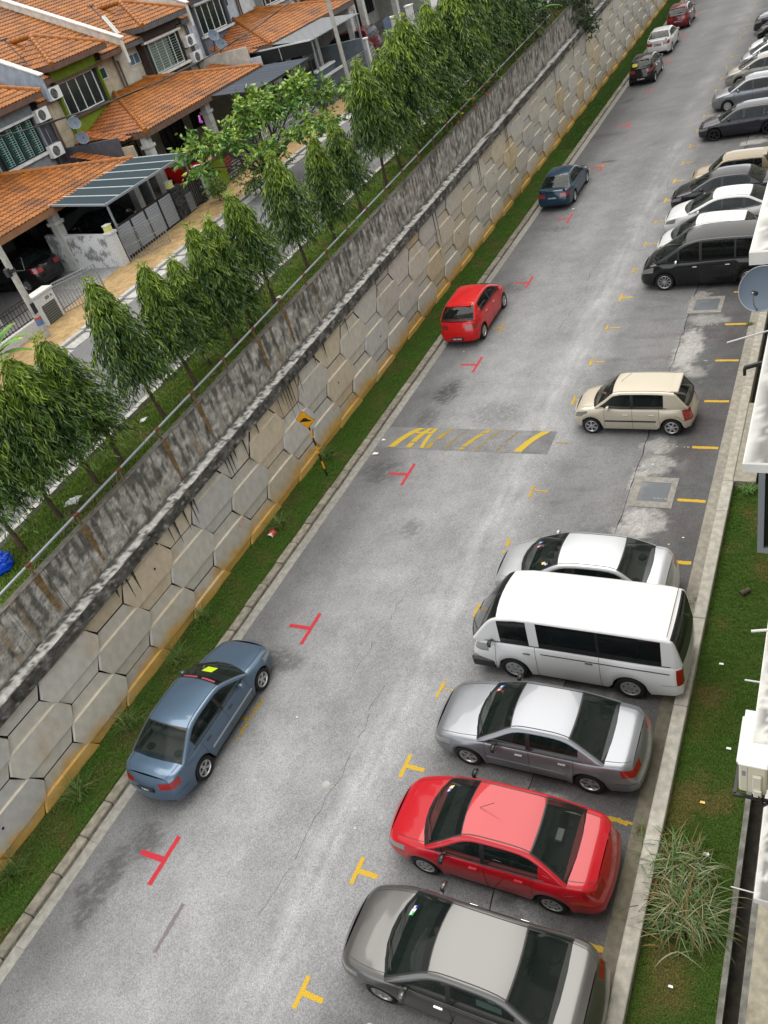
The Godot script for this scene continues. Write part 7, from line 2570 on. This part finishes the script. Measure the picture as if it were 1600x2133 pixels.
func fences() -> void:
	flat("slat_grey", Color(0.29, 0.31, 0.34), 0.45, 0.2)
	flat("gate_grey", Color(0.22, 0.23, 0.23), 0.5, 0.2)
	# left forecourt
	var lp := pillar("white letterbox pillar with a louvred grille by the near lamp post", -19.25, -16.85, 0.45, 0.95, 1.25, Color(0.72, 0.72, 0.70), Color(0.6, 0.6, 0.58))
	var lv := Geo.new()
	for i in 9:
		lv.col = Color(0.11, 0.115, 0.10)
		lv.bar(Vector3(0.235, 0.14 + i * 0.085, -0.34), Vector3(0.235, 0.14 + i * 0.085, 0.34), 0.05, 0.05)
	lv.col = Color(0.03, 0.03, 0.028)
	lv.box(Vector3(0.2, 0.1, -0.36), Vector3(0.228, 0.88, 0.36))
	put(lv, "louvre", "metalwork", lp)
	var nb := Geo.new()
	nb.col = Color(0.15, 0.15, 0.15)
	nb.box(Vector3(0.226, 1.0, -0.18), Vector3(0.231, 1.12, 0.02))
	nb.lathe([Vector2(0.001, .004), Vector2(.05, .004), Vector2(.052, 0)], 12, Transform3D(Basis(Vector3(0, 1, 0), Vector3(1, 0, 0), Vector3(0, 0, -1)), Vector3(.228, 1.06, -.3)))
	put(nb, "letter_slot", "metalwork", lp)
	var gl := thing("swing_gate", "grey barred gate leaf swung open beside the white letterbox pillar", "gate")
	bars(gl, Vector3(-19.05, up(-17.35), -17.4), Vector3(-18.1, up(-18.9), -18.9), 1.25, 14, "gate_grey")
	var gr := thing("swing_gate", "grey barred gate leaf swung open in front of the grey slatted gate", "gate")
	bars(gr, Vector3(-19.0, up(-21.6), -21.65), Vector3(-18.05, up(-23.2), -23.3), 1.25, 14, "gate_grey")
	var lw := thing("low_wall", "white low wall with black railing at the left edge", "wall")
	var w := Geo.new()
	w.col = Color(0.7, 0.7, 0.68)
	w.box(Vector3(-19.4, 4.5, -16.35), Vector3(-19.2, 5.4, -9.0))
	put(w, "base", "worn_white", lw)
	bars(lw, Vector3(-19.3, 5.4, -16.3), Vector3(-19.3, 5.4, -9.0), 0.85, 46, "black_iron")
	var dw := Geo.new()
	dw.col = Color(0.58, 0.58, 0.56)
	mould_face(dw)
	var pts := PackedVector2Array([Vector2(-22.9, 4.9), Vector2(-19.3, 4.9), Vector2(-19.3, 6.45), Vector2(-22.9, 6.75)])
	dw.prism(pts, func(q): return Vector3(q.x, q.y, -21.4 + q.z), -0.1, 0.1)
	dw.poly(pts, func(q): return Vector3(q.x, q.y, -21.5))
	tag(put(dw, "boundary_wall", "worn_white"), "white wall streaked with black mould beside the black sedan's boot", "wall")
	var wp := pillar("white gate pillar with a yellow lamp at the end of the mouldy white wall", -19.2, -21.4, 0.36, 0.36, 1.5, Color(0.7, 0.7, 0.68), Color(0.62, 0.62, 0.6))
	lampbox("square yellow lamp on the white gate pillar", Vector3(-19.2, up(-21.4) + 1.5, -21.4))
	# slatted sliding gate and stacked-stone pillars
	var sg := thing("sliding_gate", "grey slatted sliding gate with a black frame under the glazed canopy", "gate")
	slat_gate(sg, -21.75, -25.7, up(-23) + 0.1, up(-23) + 1.48, -19.2)
	for q in [[-21.62, 0.26, "dark stacked-stone pillar at the left end of the slatted gate"], [-26.1, 0.7, "dark stacked-stone pillar at the right end of the slatted gate"], [-27.75, 0.3, "narrow dark stacked-stone pillar beside the green wall"]]:
		var o := thing("stone_pillar", q[2], "pillar", Vector3(-19.25, up(q[0]), q[0]))
		for r in 22:
			var z: float = -q[1] / 2
			while z < q[1] / 2 - 0.02:
				var l := minf(R.randf_range(0.1, 0.28), q[1] / 2 - z)
				var g := Geo.new()
				g.col = jit(Color(0.085, 0.083, 0.08), 0.5)
				g.box(Vector3(-0.14, r * 0.066, z + .004), Vector3(0.12 + R.randf_range(0, .05), r * 0.066 + 0.058, z + l - .004))
				put(g, "stone", "old_concrete", o)
				z += l
	lampbox("square yellow lamp on the stone pillar", Vector3(-19.25, up(-26) + 1.46, -25.9))
	var vg := thing("meter_grille", "pale horizontal grille set between the two stone pillars", "grille")
	for i in 9:
		var g := Geo.new()
		g.box(Vector3(-19.16, up(-26.8) + 0.12 + i * 0.085, -26.95), Vector3(-19.12, up(-26.8) + 0.17 + i * 0.085, -26.48))
		put(g, "slat", "slat_grey", vg)
	var vb := Geo.new()
	vb.col = Color(0.06, 0.06, 0.06)
	vb.box(Vector3(-19.35, up(-26.8), -27.0), Vector3(-19.17, up(-26.8) + 1.3, -26.45))
	put(vb, "housing", "metalwork", vg)
	var sd := thing("side_gate", "narrow grey slatted side gate left of the green wall", "gate")
	slat_gate(sd, -27.0, -27.6, up(-27) + 0.1, up(-27) + 1.48, -19.2)
	pillar("white pillar between the stone pillar and the lime green wall", -19.2, -28.05, 0.3, 0.24, 1.6, Color(0.7, 0.7, 0.68), Color(0.62, 0.62, 0.6))
	var gw := thing("green_wall", "lime green front wall with a brown coping and dark opening", "wall")
	var g3 := Geo.new()
	g3.col = Color(0.22, 0.31, 0.022)
	g3.box(Vector3(-19.35, 4.9, -30.0), Vector3(-19.12, up(-29) + 1.4, -28.2))
	put(g3, "wall", "plaster", gw)
	var g4 := Geo.new()
	g4.box(Vector3(-19.42, up(-29) + 1.4, -30.05), Vector3(-19.04, up(-29) + 1.5, -28.15))
	put(g4, "coping", "grey_brown", gw)
	var g5 := Geo.new()
	g5.box(Vector3(-19.13, up(-29) + .7, -28.9), Vector3(-19.115, up(-29) + 1.25, -28.4))
	put(g5, "opening", "black_iron", gw)
	for q in [[-30.0, -31.4, "black lattice gate leaf right of the lime green wall"], [-31.4, -33.2, "black lattice gate leaf behind the bright green tree"]]:
		var o := thing("lattice_gate", q[2], "gate")
		bars(o, Vector3(-19.2, up(-31), q[0] - .05), Vector3(-19.2, up(-31), q[1] + .05), 1.3, 10, "black_iron")
		for i in 8:
			var g := Geo.new()
			g.bar(Vector3(-19.18, up(-31) + .15 + i * .14, q[0]), Vector3(-19.18, up(-31) + .15 + i * .14, q[1]), 0.02, 0.05)
			put(g, "cross_bar", "black_iron", o)
	var wf := thing("white_fence", "white barred fence partly hidden by the bright green tree", "fence")
	bars(wf, Vector3(-19.2, up(-37), -33.8), Vector3(-19.2, up(-37), -39.5), 1.25, 36, "white_paint")
	# grey wall and fence by the far lamp post
	var dg := thing("boundary_wall", "dark grey stepped wall with white copings under the potted plant", "wall")
	var w2 := Geo.new()
	w2.col = Color(0.10, 0.115, 0.135)
	w2.box(Vector3(-19.35, 5.2, -42.6), Vector3(-19.1, 7.45, -40.4))
	w2.box(Vector3(-19.12, 5.2, -43.2), Vector3(-18.9, 7.05, -40.9))
	put(w2, "wall", "plaster", dg)
	var w3 := Geo.new()
	w3.box(Vector3(-19.42, 7.45, -42.66), Vector3(-19.03, 7.55, -40.34))
	w3.box(Vector3(-19.03, 7.05, -43.25), Vector3(-18.84, 7.15, -40.85))
	put(w3, "coping", "white_paint", dg)
	var gf := thing("grey_fence", "dark grey barred fence left of the white gate pillar", "fence")
	bars(gf, Vector3(-19.2, up(-45), -43.2), Vector3(-19.2, up(-45), -46.9), 1.35, 30, "gate_grey")
	var gw2 := Geo.new()
	gw2.col = Color(0.20, 0.24, 0.27)
	gw2.box(Vector3(-22.6, 5.5, -46.9), Vector3(-19.3, 7.75, -46.75))
	tag(put(gw2, "boundary_wall", "plaster"), "blue-grey boundary wall behind the dark barred fence", "wall")
	pillar("slim white gate pillar right of the dark barred fence", -19.2, -47.1, 0.24, 0.24, 1.9, Color(0.7, 0.7, 0.69), Color(0.7, 0.7, 0.69))
	var bg := thing("black_gate", "black metal gate with a blue-grey board near the top edge", "gate")
	bars(bg, Vector3(-19.2, up(-49), -47.3), Vector3(-19.2, up(-49), -51.0), 1.9, 22, "black_iron")
	var bb := Geo.new()
	bb.col = Color(0.10, 0.14, 0.2)
	bb.box(Vector3(-19.15, 7.1, -50.9), Vector3(-19.1, 8.0, -49.9))
	put(bb, "board", "plaster", bg)
	pillar("wide white gate pillar with clay pots near the top edge", -19.2, -51.4, 0.5, 0.5, 2.0, Color(0.7, 0.7, 0.69), Color(0.66, 0.66, 0.64))
	pillar("farthest white gate pillar near the top edge", -19.2, -54.2, 0.4, 0.4, 2.0, Color(0.7, 0.7, 0.69), Color(0.66, 0.66, 0.64))

func mould_face(g: Geo) -> void:
	# painted face of the boundary wall with black mould blooming from the top
	var P := []
	var C := []
	for i in 27:
		var row := []
		var cr := []
		for j in 61:
			var x := lerpf(-22.9, -19.3, j / 60.0)
			var v := i / 26.0
			var y := lerpf(4.95, lerpf(6.75, 6.45, j / 60.0), v)
			row.append(Vector3(x, y, -21.296))
			var m := ss(-0.02, 0.42, nz(x * 1.2, y * 1.0, 1.2) + 0.5 * NF.get_noise_2d(x * 9.0, y * 4.0) + 0.35 * (v - 0.4) - 0.25 * (j / 60.0) + 0.1)
			cr.append(Color(0.74, 0.74, 0.73).lerp(Color(0.13, 0.13, 0.13), m * 0.8))
		P.append(row); C.append(cr)
	g.grid(P, C)

func lampbox(label: String, at: Vector3) -> void:
	var o := thing("pillar_lamp", label, "lamp", at)
	var g := Geo.new()
	g.col = Color(0.55, 0.52, 0.16)
	g.cbox(Vector3(-.13, .03, -.13), Vector3(.13, .25, .13), 0.01)
	put(g, "lamp_shade", "gloss", o)
	var c := Geo.new()
	c.cbox(Vector3(-.15, .25, -.15), Vector3(.15, .29, .15), 0.01)
	c.cbox(Vector3(-.15, .0, -.15), Vector3(.15, .03, .15), 0.01)
	put(c, "lamp_frame", "white_paint", o)

func poles() -> void:
	for q in [[-18.35, -15.6, "near concrete lamp post with painted band beside the letterbox pillar"], [-18.35, -42.4, "far concrete lamp post before the ribbed canopy"]]:
		var o := thing("utility_pole", q[2], "pole", Vector3(q[0], up(q[1]), q[1]))
		var g := Geo.new()
		g.col = Color(0.42, 0.40, 0.36)
		g.tube([Vector3(0, -0.3, 0), Vector3(0, 9.0, 0)], [0.135, 0.085], 14)
		put(g, "shaft", "concrete", o)
		if q[1] > -20:
			var b := Geo.new()
			b.col = Color(0.10, 0.22, 0.42)
			b.tube([Vector3(0, 0.55, 0), Vector3(0, 0.75, 0)], 0.138, 14, false)
			b.col = Color(0.5, 0.10, 0.06)
			b.tube([Vector3(0, 0.75, 0), Vector3(0, 0.86, 0)], 0.138, 14, false)
			put(b, "painted_band", "worn_white", o)
			var k := Geo.new()
			k.tube([Vector3(0, 2.6, 0), Vector3(0, 2.72, 0)], 0.15, 12, false)
			k.cbox(Vector3(-.1, 2.5, 0.1), Vector3(.12, 2.8, .24), 0.02)
			k.tube([Vector3(0.1, 2.7, 0.2), Vector3(0.3, 2.5, -0.3), Vector3(.2, 2.9, -.5)], 0.02, 5)
			k.cbox(Vector3(.1, 1.0, -.08), Vector3(.14, 1.4, .1), 0.01)
			put(k, "clamp", "black_iron", o)
	var c := Geo.new()
	c.col = Color(0.012, 0.012, 0.013)
	for w in 2:
		var p := []
		for i in 33:
			var u := i / 32.0
			var z := lerpf(-8.0, -42.4, u)
			var y := 10.66 + 0.0058 * pow(z + 29.0, 2) + 0.012 * w + (0.02 * sin(i * 1.7) if w == 1 else 0.0)
			p.append(Vector3(-18.35 + 0.03 * sin(i * 1.1 + w * 2.0), y, z))
		c.tube(p, 0.024, 6)
	tag(put(c, "power_cable", "metalwork"), "twisted black power cable strung along the house fronts", "cable")

# ---------------------------------------------------------------- the building the picture was taken from, signs, litter
func hood_slab(label: String, y: float, x0: float, z0: float, z1: float, th: float) -> void:
	var o := thing("window_hood", label, "ledge")
	var g := Geo.new()
	var n := int((z0 - z1) / 0.06)
	var P := []
	var C := []
	for i in n + 1:
		var z := lerpf(z0 - .012, z1, float(i) / n)
		var r := []
		var c := []
		for j in 15:
			var x := lerpf(x0 + 0.012, 7.62, j / 14.0)
			r.append(Vector3(x, y + 0.004 * nz(x, z, 3.0), z))
			var m := ss(-0.3, 0.12, nz(x * 2.0 + y, z * 2.0, 1.0) + 0.7 * NF.get_noise_2d(x * 16.0, z * 16.0) + 0.05)
			m *= ss(0.0, 0.05, x - x0 - 0.03)
			var cc := Color(0.66, 0.66, 0.64).lerp(Color(0.19, 0.19, 0.185), m * 0.9)
			var ru := ss(0.35, 0.6, nz(x * 3.0 + 4.0, z * 2.0 + y, 0.8)) * (1.0 if y < 7 else 0.0)
			cc = cc.lerp(Color(0.5, 0.26, 0.06), ru * 0.8)
			c.append(cc)
		P.append(r); C.append(c)
	g.grid(P, C)
	g.col = Color(0.68, 0.68, 0.66)
	var lo := Vector3(x0, y - th, z1)
	var hi := Vector3(7.62, y - 0.01, z0)
	g.quad(Vector3(lo.x, lo.y, hi.z), Vector3(hi.x, lo.y, hi.z), hi, Vector3(lo.x, hi.y, hi.z))
	g.quad(Vector3(lo.x, lo.y, lo.z), Vector3(lo.x, lo.y, hi.z), Vector3(lo.x, hi.y, hi.z), Vector3(lo.x, hi.y, lo.z))
	g.quad(Vector3(hi.x, lo.y, lo.z), lo, Vector3(lo.x, hi.y, lo.z), Vector3(hi.x, hi.y, lo.z))
	g.quad(lo, Vector3(hi.x, lo.y, lo.z), Vector3(hi.x, lo.y, hi.z), Vector3(lo.x, lo.y, hi.z))
	# rounded arris
	g.quad(Vector3(x0, y - .01, z0), Vector3(7.62, y - .01, z0), Vector3(7.62, y, z0 - .012), Vector3(x0 + .012, y, z0 - .012))
	g.quad(Vector3(x0, y - .01, z1), Vector3(x0, y - .01, z0), Vector3(x0 + .012, y, z0 - .012), Vector3(x0 + .012, y, z1))
	put(g, "slab", "plaster", o)

func build_facade() -> void:
	# apartment block; the camera leans out just in front of it
	var b := thing("apartment_block", "pale apartment block along the right edge of the picture", "building")
	var g := Geo.new()
	g.col = Color(0.55, 0.52, 0.44)
	g.box(Vector3(7.62, -0.5, -110), Vector3(16, 17.6, 12))
	put(g, "wall", "plaster", b)
	for f in 5:
		for k in 14:
			var z := 6.0 - k * 4.2
			var y := 0.9 + f * 3.15
			if absf(z - 3.3) < 3.0 and absf(y - 14.0) < 2.2: continue
			window(b, 7.57, z, z - 1.5, y, y + 1.4, 2, "window_dark", "black_iron").rotation = Vector3.ZERO
	hood_slab("white mildewed window hood lowest down, beside the nearest drain", 2.8, 7.05, -2.62, -4.35, 0.12)
	hood_slab("white mildewed window hood with a rust stain above the cream air conditioner", 5.95, 6.965, -2.92, -5.6, 0.12)
	hood_slab("large white mildewed ledge at the right edge beside the beige hatchback", 10.8, 6.955, -1.93, -3.9, 0.085)
	hood_slab("white ledge at the right edge over the tail of the black people carrier", 12.2, 6.93, -2.49, -4.4, 0.10)
	# rails that the windows of the block turn to the camera are outside the picture; the casement below is in it
	var cw := thing("open_casement", "grey window casement pushed open above the lawn", "window", Vector3(7.37, 9.95, -2.5))
	var cf := Geo.new()
	for q in [[-0.35, -0.30, -0.55, 0.55], [0.32, 0.37, -0.55, 0.55]]:
		cf.box(Vector3(q[0], q[2], -0.025), Vector3(q[1], q[3], 0.025))
	cf.box(Vector3(-0.3, -0.55, -.025), Vector3(.32, -.49, .025)); cf.box(Vector3(-.3, .49, -.025), Vector3(.32, .55, .025))
	put(cf, "frame", "galv", cw)
	var cp := Geo.new()
	cp.box(Vector3(-.3, -.49, -.004), Vector3(.32, .49, .004))
	put(cp, "pane", "window_dark", cw)

	# air conditioners on brackets
	acs("cream topped air conditioner on a black bracket beside the lawn", Vector3(7.01, 5.39, -2.99), "ac_cream")
	acs("air conditioner half behind the rust-stained hood", Vector3(7.16, 5.75, -5.3), "ac_cream")
	acs("white air conditioner beside the lowest window hood over the drain", Vector3(7.22, 2.1, -3.85), "ac_white")
	# pipes that poke out
	for q in [[Vector3(6.72, 2.3, -2.95), Vector3(7.62, 2.3, -2.95), 0.012, "thin grey pipe poking out over the drain"], [Vector3(6.76, 5.55, -4.15), Vector3(7.62, 5.55, -4.15), 0.016, "short grey pipe under the rust-stained hood"], [Vector3(6.82, 6.4, -4.25), Vector3(7.62, 6.55, -4.35), 0.022, "white plastic pipe lying across the rust-stained hood"], [Vector3(6.67, 10.98, -3.4), Vector3(7.62, 11.1, -3.75), 0.009, "white rod above the large mildewed ledge"]]:
		var p := Geo.new()
		p.col = Color(0.5, 0.5, 0.5)
		p.tube([q[0], q[1]], [q[2] * 0.8, q[2]], 8)
		tag(put(p, "pipe", "metalwork"), q[3], "pipe")
	dish("grey satellite dish at the right edge behind the second drain grate", Vector3(6.58, 9.33, -7.7), Vector3(-0.28, 0.52, 0.80), 0.295, Vector3(0.45, -0.35, -0.1))
	var br := Geo.new()
	br.bar(Vector3(6.66, 9.85, -4.85), Vector3(6.95, 9.86, -5.0), 0.03, 0.04)
	br.bar(Vector3(6.66, 9.85, -4.85), Vector3(6.66, 9.76, -4.85), 0.03, 0.03, Vector3.RIGHT)
	tag(put(br, "bracket", "black_iron"), "small black bracket jutting out beside the large mildewed ledge", "bracket")

func acs(label: String, at: Vector3, m: String) -> void:
	var o := thing("air_conditioner", label, "air conditioner", at, PI, "air conditioners on the apartment block")
	var g := Geo.new()
	g.cbox(Vector3(-0.15, 0, -0.39), Vector3(0.15, 0.54, 0.39), 0.02)
	put(g, "casing", m, o)
	var t := Geo.new()
	t.cbox(Vector3(-0.158, 0.535, -0.398), Vector3(0.158, 0.552, 0.398), 0.008)
	t.cbox(Vector3(0.14, 0.5, -0.36), Vector3(0.18, 0.545, 0.30), 0.01)
	put(t, "top_cover", "ac_white", o)
	# service side that faces the camera (local -z)
	var s := Geo.new()
	s.col = Color(0.56, 0.54, 0.44)
	s.cbox(Vector3(-0.10, 0.03, -0.43), Vector3(0.0, 0.40, -0.385), 0.012)
	s.cbox(Vector3(-0.105, 0.02, -0.455), Vector3(-0.015, 0.16, -0.42), 0.012)
	put(s, "valve_cover", "gloss", o)
	var l := Geo.new()
	l.col = Color(0.25, 0.25, 0.27)
	l.box(Vector3(0.075, 0.33, -0.3925), Vector3(0.115, 0.43, -0.389))
	put(l, "rating_label", "gloss", o)
	var sm := Geo.new()
	sm.box(Vector3(0.055, 0.02, -0.3915), Vector3(0.058, 0.52, -0.389))
	put(sm, "panel_joint", "seam", o)
	var f := Geo.new()
	f.lathe([Vector2(0.001, 0.003), Vector2(0.21, 0.003), Vector2(0.225, 0.0)], 24, Transform3D(Basis(Vector3(0, 1, 0), Vector3(1, 0, 0), Vector3(0, 0, -1)), Vector3(0.151, 0.27, 0.10)))
	put(f, "fan_opening", "void", o)
	var b := Geo.new()
	for z in [-0.43, 0.36]: b.bar(Vector3(0.2, -0.03, z), Vector3(-0.5, -0.03, z), 0.035, 0.035)
	b.bar(Vector3(0.19, -0.03, -0.43), Vector3(0.19, -0.03, 0.38), 0.035, 0.035)
	put(b, "bracket", "black_iron", o)
	var c := Geo.new()
	for k in 3: c.tube([Vector3(-0.06, 0.1, -.43), Vector3(-0.12, -0.05, -0.47 - k * .02), Vector3(-0.28, 0.0 + k * .03, -.44), Vector3(-.4, .2, -.36)], 0.013, 5)
	put(c, "pipework", "black_iron", o)

const WHERE = ["on the road edge by the foot of the hump sign", "on the road just past the bright red hatchback", "in the gutter by the speed hump", "in the gutter past the speed hump", "beside the drain grate below the beige hatchback", "on the road beside the steel blue sedan", "on the road before the dark grey sedan", "by the line end behind the silver white sedan", "nearest the roof of the silver white sedan", "on the road past the dark teal sedan", "on the road behind the dark teal sedan", "in the middle of the road past the van", "by the oil stain near the bright red hatchback", "on the lawn by the silver grey sedan", "on the lawn by the cream air conditioner", "on the lawn by the white van", "on the lawn below the lemongrass", "on the lawn above the lemongrass"]

func build_small() -> void:
	# diamond warning sign
	var s := thing("warning_sign", "yellow diamond road sign with a black hump, on a striped pole", "sign", Vector3(-7.12, 0.08, -14.4), 0.05)
	for i in 7:
		var g := Geo.new()
		g.tube([Vector3(0.0, i * 0.31, 0), Vector3(0.0, (i + 1) * 0.31, 0)], 0.032, 10, false)
		put(g, "pole_band", "sign_yellow" if i % 2 == 1 else "black_iron", s)
	var ctr := Vector3(0.0, 2.28, 0.045)
	var hh := 0.345
	var bend := func(q: Vector2, z: float) -> Vector3:
		var k := maxf(0.0, q.x * 0.7 + q.y * 0.7 - 0.14)
		return ctr + Vector3(q.x - 0.1 * k, q.y - 0.25 * k, z - 0.9 * k * k)
	for lay in [[hh, 0.0, "sign_yellow"], [hh, 0.003, "black_iron"], [hh - 0.018, 0.006, "sign_yellow"]]:
		var g := Geo.new()
		var n := 12
		for i in n:
			for j in n:
				var p := []
				for d in [[0, 0], [1, 0], [1, 1], [0, 1]]:
					var a = (float(i + d[0]) / n * 2 - 1) * lay[0]
					var b = (float(j + d[1]) / n * 2 - 1) * lay[0]
					p.append(bend.call(Vector2((a - b) / 2, (a + b) / 2), lay[1]))
				g.quad(p[0], p[1], p[2], p[3])
		if lay[1] == 0.0:
			for k in range(0, g.v.size()): g.v[k].z -= 0.004
		put(g, "sign_plate" if lay[1] == 0.0 else ("sign_border" if lay[1] < 0.005 else "sign_face"), lay[2], s)
	var h := Geo.new()
	var hp := PackedVector2Array([Vector2(-0.21, -0.09), Vector2(-0.21, -0.035), Vector2(-0.15, -0.025), Vector2(-0.08, 0.04), Vector2(-0.02, 0.07), Vector2(0.05, 0.065), Vector2(0.12, 0.02), Vector2(0.16, -0.012), Vector2(0.215, 0.0), Vector2(0.205, -0.055)])
	h.poly(hp, func(q): return bend.call(q, 0.010))
	put(h, "hump_symbol", "black_iron", s)

	# blue plastic bag, papers, crumpled litter
	var bag := Geo.new()
	bag.col = Color(1, 1, 1)
	var P := []
	for i in 19:
		var row := []
		for j in 25:
			var a := TAU * j / 24.0
			var v := PI * i / 18.0
			var d := Vector3(sin(v) * cos(a), cos(v), sin(v) * sin(a))
			var k := 1.0 + 0.28 * NF.get_noise_3d(d.x * 3.0, d.y * 3.0, d.z * 3.0) + 0.10 * NF.get_noise_3d(d.x * 9.0, d.y * 9.0, d.z * 9.0)
			row.append(Vector3(-9.5, up(-4.7) + 0.16, -4.7) + d * k * Vector3(0.36, 0.26, 0.36))
		row.reverse()
		P.append(row)
	bag.grid(P)
	tag(put(bag, "plastic_bag", "blue_plastic"), "crumpled blue plastic bag on the grass at the left edge", "bag")
	for q in [[-9.25, -7.15, 0.42, "white foam sheet lying in the grass under the mast trees"], [-9.6, -10.65, 0.2, "small white paper scrap near the fifth mast tree"], [-10.3, -4.6, 0.5, "white paper sheet beside the blue plastic bag"], [-9.0, -17.6, 0.16, "white paper scrap under the tenth mast tree"]]:
		var g := Geo.new()
		var rows := []
		for i in 6:
			var r := []
			for j in 6:
				var x := (j / 5.0 - .5) * float(q[2])
				var z := (i / 5.0 - .5) * -float(q[2]) * 0.8
				r.append(Vector3(q[0] + x * 0.9 + z * .3, up(q[1]) + 0.06 + 0.05 * nz(x + q[0], z, 4.0) + 0.07 * x, q[1] + z - x * .3))
			rows.append(r)
		g.grid(rows)
		tag(put(g, "paper", "white_paint"), q[3], "litter")
	var lt := thing("litter", "crumpled red and white food wrapper on the grass by the wall", "litter", Vector3(-7.5, 0.12, -11.35))
	for k in 2:
		var g := Geo.new()
		g.col = Color(0.5, 0.05, 0.06) if k == 0 else Color(0.7, 0.68, 0.66)
		var rows := []
		for i in 5:
			var r := []
			for j in 7:
				var a := PI * j / 6.0
				r.append(Vector3((0.11 - .02 * k) * cos(a) * (1 + .3 * R.randf()), (0.10 - .01 * k) * sin(a) * (1 + .3 * R.randf()), (i / 4.0 - .5) * 0.2 + k * .06))
			rows.append(r)
		g.grid(rows)
		put(g, "wrapper", "gloss", lt)
	# specks of litter and leaves on the asphalt
	var pl := [[-5.95, -15.8, 0.12], [-3.4, -26.0, 0.03], [-6.0, -16.6, 0.08], [-6.15, -19.0, 0.04], [3.1, -15.9, 0.035], [-3.2, -5.4, 0.03], [-0.5, -3.2, 0.02], [4.4, -12.9, 0.03], [4.1, -12.6, 0.03], [-5.0, -41.6, 0.08], [-4.4, -36.1, 0.08], [0.5, -13.3, 0.02], [-5.2, -22.5, 0.03], [5.9, -5.6, 0.05], [6.2, -6.9, 0.05], [5.8, -9.0, 0.05], [5.9, -2.2, 0.04], [6.1, -4.6, 0.06]]
	for i in pl.size():
		var q: Array = pl[i]
		var g := Geo.new()
		g.col = Color(0.7, 0.7, 0.68) if i % 5 != 3 else Color(0.6, 0.45, 0.1)
		var s2: float = q[2]
		var y := 0.012 if q[0] < 5 else -0.02
		g.quad(Vector3(q[0] - s2, y, q[1] + s2 * .4), Vector3(q[0] + s2, y + s2 * .3, q[1] + s2 * .6), Vector3(q[0] + s2 * .8, y + s2 * .1, q[1] - s2 * .5), Vector3(q[0] - s2 * .7, y + s2 * .25, q[1] - s2 * .4))
		tag(put(g, "paper_scrap", "gloss"), "tiny pale scrap of litter " + WHERE[i], "litter", "scraps of litter")
	var lg := Geo.new()
	lg.col = Color(0.14, 0.11, 0.09)
	lg.tube([Vector3(5.95, -0.0, -11.15), Vector3(6.12, 0.02, -11.3)], [0.07, 0.06], 9)
	tag(put(lg, "log_stub", "bark"), "short weathered log stub on the lawn", "log")

func _ready() -> void:
	R.seed = 12345
	# camera, sky, sun, exposure
	var cam := Camera3D.new()
	cam.name = "camera"
	cam.fov = 64.122
	cam.near = 0.05
	cam.far = 900.0
	var yaw := deg_to_rad(-35.98938)
	var pitch := deg_to_rad(-36.34787)
	var roll := deg_to_rad(-18.50631)
	var fw := Vector3(sin(yaw) * cos(pitch), sin(pitch), -cos(yaw) * cos(pitch))
	var r := fw.cross(Vector3.UP).normalized()
	var u := r.cross(fw)
	var r2 := r * cos(roll) + u * sin(roll)
	var u2 := u * cos(roll) - r * sin(roll)
	cam.transform = Transform3D(Basis(r2, u2, -fw), Vector3(7.5203, 14.8141, 3.3559))
	add_child(cam)
	var we := WorldEnvironment.new()
	we.name = "environment"
	var env := Environment.new()
	env.background_mode = Environment.BG_SKY
	var sky := Sky.new()
	var sm := ProceduralSkyMaterial.new()
	sm.sky_top_color = Color(0.94, 0.96, 0.985)
	sm.sky_horizon_color = Color(0.90, 0.92, 0.945)
	sm.sky_curve = 0.2
	sm.sky_energy_multiplier = 1.0
	sm.ground_bottom_color = Color(0.22, 0.23, 0.22)
	sm.ground_horizon_color = Color(0.5, 0.52, 0.53)
	sky.sky_material = sm
	env.sky = sky
	env.tonemap_mode = Environment.TONE_MAPPER_LINEAR
	env.tonemap_exposure = 2.65
	env.sdfgi_enabled = true
	env.ssao_enabled = true
	env.ssil_enabled = true
	we.environment = env
	add_child(we)
	var sun := DirectionalLight3D.new()
	sun.name = "sun"
	sun.light_energy = 0.45
	sun.light_angular_distance = 62.0
	sun.light_color = Color(1.0, 0.985, 0.96)
	sun.shadow_enabled = true
	add_child(sun)
	sun.look_at_from_position(Vector3(-6, 20, -5), Vector3.ZERO)

	make_materials()
	build_road()
	build_wall()
	build_rail()
	build_upper_ground()
	build_houses()
	build_green()
	build_facade()
	build_small()
	build_cars()
